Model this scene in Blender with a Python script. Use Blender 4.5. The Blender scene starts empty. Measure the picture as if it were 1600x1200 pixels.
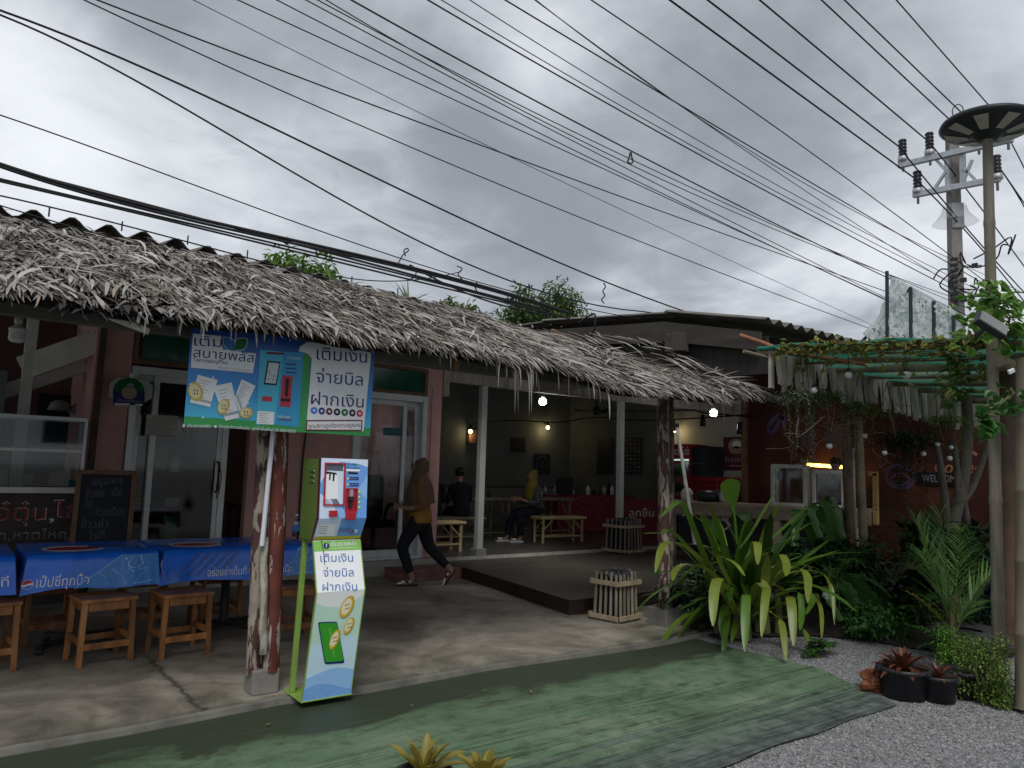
import bpy, bmesh, math, random
import numpy as np
from mathutils import Vector, Matrix
from mathutils.geometry import delaunay_2d_cdt
random.seed(7)
R = math.radians
scene = bpy.context.scene
COL = scene.collection

# ------------------------------------------------------------------ camera
FPX, CX, CY = 1155.0, 800.0, 600.0           # focal length in photo pixels (1600 wide)
CAM = Vector((0.0, -4.6, 1.45))
PITCH, ROLL, HEAD = R(6.7), R(1.72), R(37.0)
def cam_axes():
    f = Vector((0, math.cos(PITCH), math.sin(PITCH))); u = Vector((0, -math.sin(PITCH), math.cos(PITCH))); r = Vector((1, 0, 0))
    r2 = r*math.cos(ROLL) + u*math.sin(ROLL); u2 = u*math.cos(ROLL) - r*math.sin(ROLL)
    m = Matrix.Rotation(-HEAD, 3, 'Z')
    return m @ r2, m @ u2, m @ f
RT, UP, FW = cam_axes()
cd = bpy.data.cameras.new('camera'); cam = bpy.data.objects.new('camera', cd); COL.objects.link(cam)
cd.sensor_width = 36.0; cd.lens = 36.0*FPX/1600.0; cd.clip_end = 2000.0; cd.clip_start = 0.05
cam.matrix_world = Matrix.Translation(CAM) @ Matrix((RT, UP, -FW)).transposed().to_4x4()
scene.camera = cam

# ------------------------------------------------------------------ sky, sun, exposure
def nd(t, k, **kw):
    n = t.nodes.new(k)
    for a, b in kw.items(): setattr(n, a, b)
    return n
SUN_EL, SUN_AZ = R(52), R(215)
world = bpy.data.worlds.new('World'); scene.world = world; world.use_nodes = True
wt = world.node_tree; wt.nodes.clear()
def sky():
    L = wt.links.new
    out = nd(wt, 'ShaderNodeOutputWorld'); mix = nd(wt, 'ShaderNodeMixShader'); mix.inputs[0].default_value = 0.93
    b1 = nd(wt, 'ShaderNodeBackground'); b1.inputs[1].default_value = 0.08
    st = nd(wt, 'ShaderNodeTexSky', sky_type='NISHITA'); st.sun_disc = False; st.sun_elevation = SUN_EL; st.sun_rotation = SUN_AZ
    L(st.outputs[0], b1.inputs[0])
    b2 = nd(wt, 'ShaderNodeBackground'); b2.inputs[1].default_value = 0.89
    tc = nd(wt, 'ShaderNodeTexCoord')
    sep = nd(wt, 'ShaderNodeSeparateXYZ'); L(tc.outputs['Generated'], sep.inputs[0])
    den = nd(wt, 'ShaderNodeMath', operation='ADD'); L(sep.outputs[2], den.inputs[0]); den.inputs[1].default_value = 0.22
    mx = nd(wt, 'ShaderNodeMath', operation='MAXIMUM'); L(den.outputs[0], mx.inputs[0]); mx.inputs[1].default_value = 0.1
    dv = nd(wt, 'ShaderNodeVectorMath', operation='DIVIDE'); L(tc.outputs['Generated'], dv.inputs[0])
    cb = nd(wt, 'ShaderNodeCombineXYZ')
    for i in range(3): L(mx.outputs[0], cb.inputs[i])
    L(cb.outputs[0], dv.inputs[1])
    def noise(scale, detail, dist, rough=0.55, off=(0, 0, 0)):
        mp = nd(wt, 'ShaderNodeMapping'); mp.inputs['Location'].default_value = off; mp.inputs['Scale'].default_value = (1, 1, 0.6)
        L(dv.outputs[0], mp.inputs[0])
        n = nd(wt, 'ShaderNodeTexNoise'); n.inputs['Scale'].default_value = scale; n.inputs['Detail'].default_value = detail
        n.inputs['Roughness'].default_value = rough; n.inputs['Distortion'].default_value = dist; L(mp.outputs[0], n.inputs['Vector']); return n.outputs[0]
    def math2(op, a, b):
        n = nd(wt, 'ShaderNodeMath', operation=op)
        for i, v in enumerate((a, b)):
            if isinstance(v, (int, float)): n.inputs[i].default_value = v
            else: L(v, n.inputs[i])
        return n.outputs[0]
    big = noise(1.25, 5, 0.7, 0.52, (3.1, 1.7, 0)); wisp = noise(4.5, 8, 0.9, 0.6, (8.3, 2.2, 0))
    v = math2('ADD', math2('MULTIPLY', big, 0.95), math2('ADD', math2('MULTIPLY', wisp, 0.34), -0.13))
    lob = None
    # broad bright and dark banks of cloud: (world direction, tightness, weight)
    for px, py, tight, w in SKYLOBES:
        d = (FW + RT*((px-CX)/FPX) + UP*((CY-py)/FPX)).normalized()
        dp = nd(wt, 'ShaderNodeVectorMath', operation='DOT_PRODUCT'); L(tc.outputs['Generated'], dp.inputs[0]); dp.inputs[1].default_value = d
        e = math2('MULTIPLY', math2('POWER', math2('MAXIMUM', dp.outputs['Value'], 0.0), tight), w)
        lob = e if lob is None else math2('ADD', lob, e)
    v = math2('ADD', v, lob)
    rp = nd(wt, 'ShaderNodeValToRGB'); L(v, rp.inputs[0])
    cr = rp.color_ramp; cr.interpolation = 'B_SPLINE'
    cr.elements[0].position = 0.26; cr.elements[0].color = (0.265, 0.285, 0.315, 1)
    cr.elements[1].position = 0.86; cr.elements[1].color = (0.86, 0.89, 0.93, 1)
    for p, c in ((0.40, (0.36, 0.385, 0.42)), (0.50, (0.475, 0.505, 0.545)), (0.62, (0.615, 0.645, 0.685))):
        e = cr.elements.new(p); e.color = (*c, 1)
    L(rp.outputs[0], b2.inputs[0]); L(b1.outputs[0], mix.inputs[1]); L(b2.outputs[0], mix.inputs[2]); L(mix.outputs[0], out.inputs[0])
SKYLOBES = [(30, 130, 120, 0.34), (250, 340, 60, 0.14), (830, 110, 300, 0.17), (560, 130, 400, 0.06), (210, 15, 250, -0.26), (740, 200, 400, -0.26), (870, 350, 400, -0.16), (1200, 40, 60, -0.12), (540, 40, 300, -0.14), (1450, 400, 40, 0.06), (1560, 150, 80, 0.06), (430, 240, 300, 0.05)]
sky()
sl = bpy.data.lights.new('sun', 'SUN'); sl.energy = 1.5; sl.angle = R(25); sl.color = (1.0, 0.97, 0.93)
so = bpy.data.objects.new('sun', sl); COL.objects.link(so)
so.rotation_euler = (R(90)-SUN_EL, 0, R(180)-SUN_AZ)
scene.view_settings.view_transform = 'Standard'; scene.view_settings.look = 'None'; scene.view_settings.gamma = 1.0
scene.view_settings.exposure = 0.36
scene.cycles.use_denoising = True; scene.cycles.max_bounces = 6; scene.cycles.transparent_max_bounces = 12
scene.cycles.sample_clamp_indirect = 4.0

# ------------------------------------------------------------------ geometry helpers
def ray(x, y): return FW + RT*((x-CX)/FPX) + UP*((CY-y)/FPX)
def GZ(x, y, z=0.0):
    r = ray(x, y); return CAM + r*((z-CAM.z)/r.z)
def GY(x, y, Y):
    r = ray(x, y); return CAM + r*((Y-CAM.y)/r.y)
def GX(x, y, X):
    r = ray(x, y); return CAM + r*((X-CAM.x)/r.x)
def V(*a): return Vector(a)
def lin(h):
    h = h.lstrip('#'); o = []
    for i in (0, 2, 4):
        c = int(h[i:i+2], 16)/255.0
        o.append(c/12.92 if c <= 0.04045 else ((c+0.055)/1.055)**2.4)
    return tuple(o)
def rnd(a, b): return random.uniform(a, b)

class MB:
    def __init__(s): s.v = []; s.f = []; s.mi = []; s.sm = []; s.mats = []
    def m(s, mat):
        if mat not in s.mats: s.mats.append(mat)
        return s.mats.index(mat)
    def add(s, vs, fs, mat, smooth=False):
        o = len(s.v); s.v.extend([tuple(v) for v in vs]); k = s.m(mat)
        for f in fs: s.f.append(tuple(i+o for i in f)); s.mi.append(k); s.sm.append(smooth)
    def box(s, c, size, mat, rot=None):
        x, y, z = (a/2 for a in size); c = Vector(c)
        P = [Vector((i, j, k)) for k in (-z, z) for j in (-y, y) for i in (-x, x)]
        if rot is not None: P = [rot @ p for p in P]
        s.add([p+c for p in P], [(0, 2, 3, 1), (4, 5, 7, 6), (0, 1, 5, 4), (2, 6, 7, 3), (0, 4, 6, 2), (1, 3, 7, 5)], mat)
    def span(s, a, b, mat):                      # box from corner a to corner b
        s.box(((a[0]+b[0])/2, (a[1]+b[1])/2, (a[2]+b[2])/2), (abs(b[0]-a[0]), abs(b[1]-a[1]), abs(b[2]-a[2])), mat)
    def bar(s, a, b, w, h, mat):                 # rectangular bar between two points
        a = Vector(a); b = Vector(b); d = (b-a).normalized()
        u = Vector((0, 0, 1)) if abs(d.z) < 0.95 else Vector((0, 1, 0))
        sx = d.cross(u).normalized(); sy = sx.cross(d)
        P = [p + sx*(i*w/2) + sy*(j*h/2) for p in (a, b) for i, j in ((-1, -1), (1, -1), (1, 1), (-1, 1))]
        s.add(P, [(3, 2, 1, 0), (4, 5, 6, 7), (0, 1, 5, 4), (1, 2, 6, 5), (2, 3, 7, 6), (3, 0, 4, 7)], mat)
    def tube(s, pts, r, mat, n=8, smooth=True, cap=True, squash=1.0):
        pts = [Vector(p) for p in pts]; k = len(pts); rs = r if isinstance(r, (list, tuple)) else [r]*k
        vs = []; prev = None
        for i, p in enumerate(pts):
            d = (pts[min(i+1, k-1)] - pts[max(i-1, 0)])
            d = d.normalized() if d.length > 1e-9 else Vector((0, 0, 1))
            if prev is None:
                u = Vector((0, 0, 1)) if abs(d.z) < 0.9 else Vector((1, 0, 0)); a = d.cross(u).normalized()
            else:
                a = prev - d*prev.dot(d); a = a.normalized() if a.length > 1e-6 else d.orthogonal().normalized()
            prev = a; b = d.cross(a)
            for j in range(n):
                t = 2*math.pi*j/n; vs.append(p + a*(math.cos(t)*rs[i]) + b*(math.sin(t)*rs[i]*squash))
        fs = [(i*n+j, i*n+(j+1) % n, (i+1)*n+(j+1) % n, (i+1)*n+j) for i in range(k-1) for j in range(n)]
        s.add(vs, fs, mat, smooth)
        if cap: s.add(vs[:n], [tuple(range(n-1, -1, -1))], mat); s.add(vs[-n:], [tuple(range(n))], mat)
    def lathe(s, prof, c, mat, n=20, rot=None, smooth=True):
        vs = []; c = Vector(c)
        for r_, z in prof:
            for j in range(n):
                t = 2*math.pi*j/n; p = Vector((math.cos(t)*r_, math.sin(t)*r_, z)); vs.append((rot @ p if rot is not None else p) + c)
        k = len(prof); fs = [(i*n+j, i*n+(j+1) % n, (i+1)*n+(j+1) % n, (i+1)*n+j) for i in range(k-1) for j in range(n)]
        s.add(vs, fs, mat, smooth)
    def ball(s, c, r, mat, n=12, sq=(1, 1, 1)):
        h = n//2; vs = []; c = Vector(c)
        for i in range(h+1):
            a = math.pi*i/h
            for j in range(n):
                t = 2*math.pi*j/n; vs.append(c + Vector((r*sq[0]*math.sin(a)*math.cos(t), r*sq[1]*math.sin(a)*math.sin(t), r*sq[2]*math.cos(a))))
        s.add(vs, [(i*n+j, (i+1)*n+j, (i+1)*n+(j+1) % n, i*n+(j+1) % n) for i in range(h) for j in range(n)], mat, True)
    def poly(s, pts, mat): s.add(pts, [tuple(range(len(pts)))], mat)
    def prism(s, pts, z0, z1, mat, side=None):   # vertical prism over a ground polygon
        n = len(pts); lo = [Vector((p[0], p[1], z0)) for p in pts]; hi = [Vector((p[0], p[1], z1)) for p in pts]
        s.add(hi, [tuple(range(n))], mat); s.add(lo, [tuple(range(n-1, -1, -1))], mat)
        s.add(lo+hi, [(i, (i+1) % n, n+(i+1) % n, n+i) for i in range(n)], side or mat)
    def slab(s, pts, off, mat):                  # any planar polygon given a thickness vector
        n = len(pts); a = [Vector(p) for p in pts]; b = [p+Vector(off) for p in a]
        s.add(a, [tuple(range(n-1, -1, -1))], mat); s.add(b, [tuple(range(n))], mat)
        s.add(a+b, [(i, (i+1) % n, n+(i+1) % n, n+i) for i in range(n)], mat)
    def blade(s, p, d, L, w, droop, mat, n=6, fold=0.2, prof=None, side=None, wave=0.0):
        p = Vector(p); d = Vector(d).normalized(); vs = []; st = L/n
        prof = prof or (lambda t: min(1.0, 0.45+t*2.2)*(1-t**3))
        for i in range(n+1):
            t = i/n; sd = side if side is not None else d.cross(Vector((0, 0, 1)))
            sd = sd - d*sd.dot(d); sd = sd.normalized() if sd.length > 1e-5 else d.orthogonal().normalized()
            nm = sd.cross(d); ww = w*max(prof(t), 0.015)/2; wv = wave*ww*math.sin(i*2.1+p.x*9)
            vs += [p - sd*ww + nm*(fold*ww+wv), p, p + sd*ww + nm*(fold*ww-wv)]
            p = p + d*st; d = (d + Vector((0, 0, -droop/n))).normalized()
        fs = []
        for i in range(n):
            a = 3*i; fs += [(a, a+1, a+4, a+3), (a+1, a+2, a+5, a+4)]
        s.add(vs, fs, mat, True)
    def ribbon(s, pts, w, mat, prof=None, sub=3, fold=0.25, side=None):   # leaf blade along given points
        P = smooth_line([Vector(p) for p in pts], sub); n = len(P)-1; vs = []
        prof = prof or (lambda t: min(1.0, 0.6+t*2.0)*(1-max(0, (t-0.75)/0.25)**2*0.85)); last = None
        for i in range(n+1):
            d = (P[min(i+1, n)]-P[max(i-1, 0)]).normalized()
            sd = Vector(side) if side is not None else d.cross(Vector((0, 0, 1)))
            if sd.length < 0.25 and last is not None: sd = last
            sd = sd - d*sd.dot(d); sd = sd.normalized()
            if last is not None and sd.dot(last) < 0: sd = -sd
            last = sd; nm = sd.cross(d); ww = w*prof(i/n)/2
            vs += [P[i]-sd*ww+nm*fold*ww, P[i], P[i]+sd*ww+nm*fold*ww]
        fs = []
        for i in range(n):
            a = 3*i; fs += [(a, a+1, a+4, a+3), (a+1, a+2, a+5, a+4)]
        s.add(vs, fs, mat, True)
    def leaf(s, p, d, nrm, L, w, mat, bend=0.25): # little pointed leaf: 2 folded halves
        p = Vector(p); d = Vector(d).normalized(); nrm = Vector(nrm); sd = d.cross(nrm)
        sd = sd.normalized() if sd.length > 1e-5 else d.orthogonal().normalized(); nm = sd.cross(d)
        m1 = p + d*(L*0.4) ; t = p + d*L - nm*(bend*L*0.6)
        s.add([p, m1-sd*(w/2)+nm*(w*0.12), m1-nm*(bend*L*0.1), m1+sd*(w/2)+nm*(w*0.12), t], [(0, 2, 1), (0, 3, 2), (1, 2, 4), (2, 3, 4)], mat, True)
    def cut(s, xs, fn):                          # slice every face at the given x and move the points (prints that bend with their sheet)
        bm = bmesh.new(); vv = [bm.verts.new(v) for v in s.v]
        for f, k, sm in zip(s.f, s.mi, s.sm):
            try: q = bm.faces.new([vv[i] for i in f]); q.material_index = k; q.smooth = sm
            except ValueError: pass
        for x in xs: bmesh.ops.bisect_plane(bm, geom=bm.verts[:]+bm.edges[:]+bm.faces[:], dist=1e-6, plane_co=(x, 0, 0), plane_no=(1, 0, 0))
        bm.verts.ensure_lookup_table(); bm.verts.index_update()
        s.v = [fn(v.co) for v in bm.verts]; s.f = [tuple(v.index for v in f.verts) for f in bm.faces]; s.mi = [f.material_index for f in bm.faces]; s.sm = [f.smooth for f in bm.faces]; bm.free()
    def heart(s, p, d, nrm, L, w, mat, bend=0.3):   # broad pointed vine leaf, folded on its midrib
        p = Vector(p); d = Vector(d).normalized(); nrm = Vector(nrm); sd = d.cross(nrm)
        sd = sd.normalized() if sd.length > 1e-5 else d.orthogonal().normalized(); nm = sd.cross(d); C = []; 
        prof_ = [(-0.06, 0.28), (0.08, 0.47), (0.28, 0.50), (0.52, 0.38), (0.76, 0.17)]
        def q(t, x): return p + d*(L*t) + sd*(w*x) + nm*(w*0.22*abs(x) - bend*L*t*t*0.5)
        mid = [q(t, 0) for t in (0, 0.1, 0.3, 0.54, 0.78)] + [q(1.0, 0)]
        vs = mid + [q(t, -x) for t, x in prof_] + [q(t, x) for t, x in prof_]; fs = []
        for o in (6, 11):
            for k in range(4): fs.append((k, k+1, o+k+1, o+k))
            fs.append((4, 5, o+4))
        s.add(vs, fs, mat, True)
    def build(s, name, parent=None, bevel=0.0, loc=None):
        me = bpy.data.meshes.new(name); off = Vector((0, 0, 0)); q = parent
        while q is not None: off += q.location; q = q.parent
        if loc is not None: off = Vector(loc)
        A = np.array(s.v, dtype=np.float64) - np.array(off)
        me.from_pydata(A.tolist(), [], s.f)
        for m_ in s.mats: me.materials.append(m_)
        me.polygons.foreach_set('material_index', s.mi); me.polygons.foreach_set('use_smooth', s.sm); me.update()
        o = bpy.data.objects.new(name, me); COL.objects.link(o)
        if parent is not None: o.parent = parent
        if loc is not None: o.location = loc
        if bevel:
            b = o.modifiers.new('bevel', 'BEVEL'); b.width = bevel; b.segments = 2; b.limit_method = 'ANGLE'; b.angle_limit = R(50)
        return o
def smooth_line(P, sub):
    if len(P) < 3 or sub < 2: return P
    out = []
    for i in range(len(P)-1):
        a, b, c, d = P[max(i-1, 0)], P[i], P[i+1], P[min(i+2, len(P)-1)]
        for k in range(sub):
            t = k/sub
            out.append(0.5*((2*b) + (c-a)*t + (2*a-5*b+4*c-d)*t*t + (3*b-a-3*c+d)*t**3))
    return out+[P[-1]]

def tag(o, label, cat, group=None, kind=None):
    if label: o['label'] = label
    if cat: o['category'] = cat
    if group: o['group'] = group
    if kind: o['kind'] = kind
    return o
def thing(name, label, cat, loc=(0, 0, 0), group=None):
    o = bpy.data.objects.new(name, None); COL.objects.link(o); o.location = loc; o.empty_display_size = 0.1
    return tag(o, label, cat, group)
def kids(o): return [c for c in bpy.data.objects if c.parent == o]
def dup(o, loc=None, rz=None, label=None, parent=None, name=None):
    c = o.copy(); COL.objects.link(c); c.parent = parent
    if loc is not None: c.location = loc
    if rz is not None: c.rotation_euler = (0, 0, rz)
    if label: c['label'] = label
    for k in kids(o): dup(k, parent=c)
    return c

# ------------------------------------------------------------------ materials
def bsdf(name, rough=0.7, metal=0.0, spec=0.3):
    m = bpy.data.materials.new(name); m.use_nodes = True; t = m.node_tree; p = t.nodes['Principled BSDF']
    p.inputs['Roughness'].default_value = rough; p.inputs['Metallic'].default_value = metal; p.inputs['Specular IOR Level'].default_value = spec
    return m, t, p
def rampn(t, fac, stops, interp='LINEAR'):
    r = nd(t, 'ShaderNodeValToRGB'); r.color_ramp.interpolation = interp; e = r.color_ramp.elements
    while len(e) < len(stops): e.new(0.5)
    for i, (p, c) in enumerate(stops): e[i].position = p; e[i].color = (*c, 1)
    t.links.new(fac, r.inputs[0]); return r.outputs[0]
def texn(t, scale, detail=4, rough=0.55, dist=0.0, stretch=(1, 1, 1), coord='Object'):
    tc = nd(t, 'ShaderNodeTexCoord'); mp = nd(t, 'ShaderNodeMapping'); mp.inputs['Scale'].default_value = stretch
    t.links.new(tc.outputs[coord], mp.inputs[0]); n = nd(t, 'ShaderNodeTexNoise')
    for k, v in (('Scale', scale), ('Detail', detail), ('Roughness', rough), ('Distortion', dist)): n.inputs[k].default_value = v
    t.links.new(mp.outputs[0], n.inputs['Vector']); return n.outputs[0]
def bump(t, p, h, strength=0.3, dist=0.01):
    b = nd(t, 'ShaderNodeBump'); b.inputs['Strength'].default_value = strength; b.inputs['Distance'].default_value = dist
    t.links.new(h, b.inputs['Height']); t.links.new(b.outputs[0], p.inputs['Normal'])
def mulc(c, k): return tuple(max(0.0, min(1.0, x*k)) for x in c)
def mixc(t, fac, a, b, blend='MIX'):
    n = nd(t, 'ShaderNodeMix', data_type='RGBA', blend_type=blend)
    for i, v in ((0, fac), (6, a), (7, b)):
        if isinstance(v, tuple): n.inputs[i].default_value = (*v, 1)
        elif isinstance(v, (int, float)): n.inputs[i].default_value = v
        else: t.links.new(v, n.inputs[i])
    return n.outputs[2]
def M(name, c, rough=0.7, var=0.25, scale=6, stretch=(1, 1, 1), metal=0.0, spec=0.3, bmp=0.15, c2=None, bscale=None):
    """plain surface: base colour with blotchy wear and fine bump"""
    if isinstance(c, str): c = lin(c)
    if isinstance(c2, str): c2 = lin(c2)
    m, t, p = bsdf(name, rough, metal, spec)
    n = texn(t, scale, 5, 0.6, 0.3, stretch)
    col = rampn(t, n, [(0.28, mulc(c, 1-var)), (0.5, c), (0.74, c2 if c2 else mulc(c, 1+var))])
    t.links.new(col, p.inputs['Base Color'])
    if bmp: bump(t, p, texn(t, bscale or scale*6, 3, 0.6, 0, stretch), bmp, 0.006)
    rr = nd(t, 'ShaderNodeMapRange'); rr.inputs[3].default_value = max(0.02, rough-0.1); rr.inputs[4].default_value = min(1, rough+0.12)
    t.links.new(n, rr.inputs[0]); t.links.new(rr.outputs[0], p.inputs['Roughness'])
    return m
def leafm(name, stops, rough=0.5, trans=0.25, spec=0.35):
    """foliage: every leaf its own tint, thin enough to let light through"""
    m, t, p = bsdf(name, rough, 0, spec)
    g = nd(t, 'ShaderNodeNewGeometry'); n = texn(t, 14, 3)
    k = len(stops); col = rampn(t, g.outputs['Random Per Island'], [(i/(k-1), lin(c) if isinstance(c, str) else c) for i, c in enumerate(stops)])
    col = mixc(t, 0.35, col, rampn(t, n, [(0.3, (0.55, 0.55, 0.5)), (0.7, (1, 1, 1))]), 'MULTIPLY')
    t.links.new(col, p.inputs['Base Color'])
    if trans:
        tr = nd(t, 'ShaderNodeBsdfTranslucent'); t.links.new(col, tr.inputs[0]); mx = nd(t, 'ShaderNodeMixShader'); mx.inputs[0].default_value = trans
        o = t.nodes['Material Output']; t.links.new(p.outputs[0], mx.inputs[1]); t.links.new(tr.outputs[0], mx.inputs[2]); t.links.new(mx.outputs[0], o.inputs[0])
    return m
def emit(name, c, s):
    m, t, p = bsdf(name); p.inputs['Emission Color'].default_value = (*c, 1); p.inputs['Emission Strength'].default_value = s
    p.inputs['Base Color'].default_value = (*c, 1); return m
def glassm(name, tint=(0.8, 0.85, 0.85), alpha=0.25, rough=0.05):
    m, t, p = bsdf(name, rough, 0, 0.5)
    tr = nd(t, 'ShaderNodeBsdfTransparent'); tr.inputs[0].default_value = (*tint, 1)
    gl = nd(t, 'ShaderNodeBsdfGlossy'); gl.inputs['Roughness'].default_value = rough
    fr = nd(t, 'ShaderNodeFresnel'); fr.inputs[0].default_value = 1.5
    ad = nd(t, 'ShaderNodeMath', operation='ADD'); ad.inputs[1].default_value = alpha*0.15; t.links.new(fr.outputs[0], ad.inputs[0])
    mx = nd(t, 'ShaderNodeMixShader'); t.links.new(ad.outputs[0], mx.inputs[0]); t.links.new(tr.outputs[0], mx.inputs[1]); t.links.new(gl.outputs[0], mx.inputs[2])
    t.links.new(mx.outputs[0], t.nodes['Material Output'].inputs[0]); return m

# ------------------------------------------------------------------ lettering
_tc = {}
def text_tris(s, bold=0.0, shear=0.0):
    key = (s, bold, shear)
    if key in _tc: return _tc[key]
    cu = bpy.data.curves.new('lettering', 'FONT'); cu.body = s; cu.size = 1.0; cu.offset = bold; cu.resolution_u = 3; cu.fill_mode = 'NONE'; cu.shear = shear
    o = bpy.data.objects.new('lettering', cu); COL.objects.link(o)
    dg = bpy.context.evaluated_depsgraph_get(); dg.update()
    me = o.evaluated_get(dg).to_mesh()
    pts = [(v.co.x, v.co.y) for v in me.vertices]; ed = [tuple(e.vertices) for e in me.edges]
    o.evaluated_get(dg).to_mesh_clear(); bpy.data.objects.remove(o); bpy.data.curves.remove(cu)
    loops = []; start = 0; link = set((min(e), max(e)) for e in ed)
    for i in range(len(pts)):
        if i+1 == len(pts) or (i, i+1) not in link:
            if i-start >= 2: loops.append(list(range(start, i+1)))
            start = i+1
    E = [(l[k], l[(k+1) % len(l)]) for l in loops for k in range(len(l))]
    if not E: _tc[key] = ([], [], 0.5, 1.0); return _tc[key]
    v2, _, f2, *_r = delaunay_2d_cdt([Vector(p) for p in pts], E, [], 0, 1e-5)
    P = np.array([(p.x, p.y) for p in v2]); F = np.array([f for f in f2 if len(f) == 3])
    C = P[F].mean(axis=1); A = np.array([pts[a] for a, b in E]); B = np.array([pts[b] for a, b in E])
    w = np.zeros(len(C))
    for a, b in zip(A, B):
        up = (a[1] <= C[:, 1]) & (b[1] > C[:, 1]); dn = (a[1] > C[:, 1]) & (b[1] <= C[:, 1])
        cr = (b[0]-a[0])*(C[:, 1]-a[1]) - (C[:, 0]-a[0])*(b[1]-a[1])
        w += (up & (cr > 0)).astype(int) - (dn & (cr < 0)).astype(int)
    F = F[np.abs(w) > 0.5]
    _tc[key] = (P, F, P[:, 0].min(), P[:, 0].max()); return _tc[key]

class Panel:
    """a flat printed surface: (u,v) from its top-left corner, u right, v down, both in metres"""
    def __init__(s, o, ux, vy, mb): s.o = Vector(o); s.u = Vector(ux).normalized(); s.v = Vector(vy).normalized(); s.n = s.v.cross(s.u).normalized()*1; s.mb = mb; s.k = 0
    def at(s, u, v, l=0.0): return s.o + s.u*u + s.v*v + s.n*l
    def lift(s, l): return 0.0012 + 0.0006*l
    def poly(s, pts, mat, l=0): s.mb.poly([s.at(a, b, s.lift(l)) for a, b in reversed(pts)], mat)
    def rect(s, u0, v0, u1, v1, mat, l=0, r=0.0):
        if r <= 0: s.poly([(u0, v0), (u1, v0), (u1, v1), (u0, v1)], mat, l); return
        pts = []
        for cx, cy, a0 in ((u1-r, v0+r, -90), (u1-r, v1-r, 0), (u0+r, v1-r, 90), (u0+r, v0+r, 180)):
            for k in range(5): a = R(a0+k*22.5); pts.append((cx+r*math.cos(a), cy+r*math.sin(a)))
        s.poly(pts, mat, l)
    def disc(s, u, v, r, mat, l=0, r2=None, rot=0.0, n=24, a0=0, a1=360):
        r2 = r2 or r; pts = []
        for k in range(n + (0 if a1-a0 >= 360 else 1)):
            a = R(a0+(a1-a0)*k/n); x, y = r*math.cos(a), r2*math.sin(a)
            pts.append((u + x*math.cos(rot)-y*math.sin(rot), v + x*math.sin(rot)+y*math.cos(rot)))
        s.poly(pts, mat, l)
    def line(s, pts, w, mat, l=0):
        for (a, b), (c, d) in zip(pts, pts[1:]):
            L = math.hypot(c-a, d-b) or 1e-6; nx, ny = -(d-b)/L*w/2, (c-a)/L*w/2
            s.poly([(a+nx, b+ny), (a-nx, b-ny), (c-nx, d-ny), (c+nx, d+ny)], mat, l)
    def text(s, t, u0, u1, vbase, h, mat, bold=0.0, l=1, rot=0.0, shear=0.0):
        """text whose ink runs from u0 to u1, baseline at vbase, em size h"""
        P, F, x0, x1 = text_tris(t, bold, shear)
        if len(P) == 0: return
        sx = (u1-u0)/(x1-x0); c, n = math.cos(rot), math.sin(rot); vs = []
        for x, y in P:
            a = (x-x0)*sx; b = -y*h; vs.append(s.at(u0 + a*c-b*n, vbase + a*n+b*c, s.lift(l)))
        s.mb.add(vs, [tuple(f[::-1]) for f in F.tolist()], mat)
    # reading positions off the flat print itself (zoom frame: scale, x0, y0)
    def frame(s, sc, x0, y0): s.fr = (sc, x0, y0); return s
    def px(s, x, y):
        sc, x0, y0 = s.fr; r = ray(x/sc+x0, y/sc+y0); t = (s.o-CAM).dot(s.n)/r.dot(s.n); q = CAM + r*t - s.o
        return (q.dot(s.u), q.dot(s.v))
    def P(s, pts, mat, l=0): s.poly([s.px(*p) for p in pts], mat, l)
    def Lp(s, pts, w, mat, l=0): s.line([s.px(*p) for p in pts], w, mat, l)
    def D(s, x, y, rx, ry, mat, l=0, rot=0.0):
        u, v = s.px(x, y); u1, _ = s.px(x+rx, y); _, v1 = s.px(x, y+ry); s.disc(u, v, abs(u1-u), mat, l, abs(v1-v), rot)
    def T(s, t, a, b, hpx, mat, bold=0.0, l=1, shear=0.0, k=0.56):
        ua, va = s.px(*a); ub, vb = s.px(*b); _, vh = s.px(a[0], a[1]-hpx); L = math.hypot(ub-ua, vb-va)
        s.text(t, ua, ua+L, va, abs(va-vh)/k, mat, bold, l, math.atan2(vb-va, ub-ua), shear)
# ------------------------------------------------------------------ shared materials
WHITE = M('white_paint', '#c9c8c2', 0.55, 0.12, 5); HALLW_LIT = M('hall_wall_lit', (0.40, 0.39, 0.345), 0.8, 0.15, 2); HALLW = M('hall_paint', (0.135, 0.15, 0.15), 0.8, 0.2, 1.5)
PINK = M('pink_wall', (0.56, 0.32, 0.29), 0.8, 0.16, 2.5, bmp=0.25); ALU = M('aluminium', (0.64, 0.66, 0.66), 0.4, 0.1, 8, metal=0.15)
WOOD = M('stool_wood', (0.235, 0.098, 0.036), 0.42, 0.55, 9, (1, 1, 0.3), c2=(0.38, 0.18, 0.07)); 
def vary(m, lo=0.62, hi=1.25):               # every object of this material a little lighter or darker
    t = m.node_tree; p = t.nodes['Principled BSDF']; l = p.inputs['Base Color'].links[0]; src = l.from_socket; oi = nd(t, 'ShaderNodeObjectInfo')
    t.links.new(mixc(t, 1.0, src, rampn(t, oi.outputs['Random'], [(0, (lo, lo, lo)), (1, (hi, hi*0.97, hi*0.92))]), 'MULTIPLY'), p.inputs['Base Color'])
vary(WOOD)
DWOOD = M('dark_wood', (0.085, 0.05, 0.035), 0.6, 0.4, 6)
BROWNW = M('brown_wood', (0.17, 0.095, 0.055), 0.6, 0.35, 7); GREYW = M('weathered_wood', (0.30, 0.27, 0.235), 0.8, 0.4, 5, (3, 3, 0.4), bmp=0.4)
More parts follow.
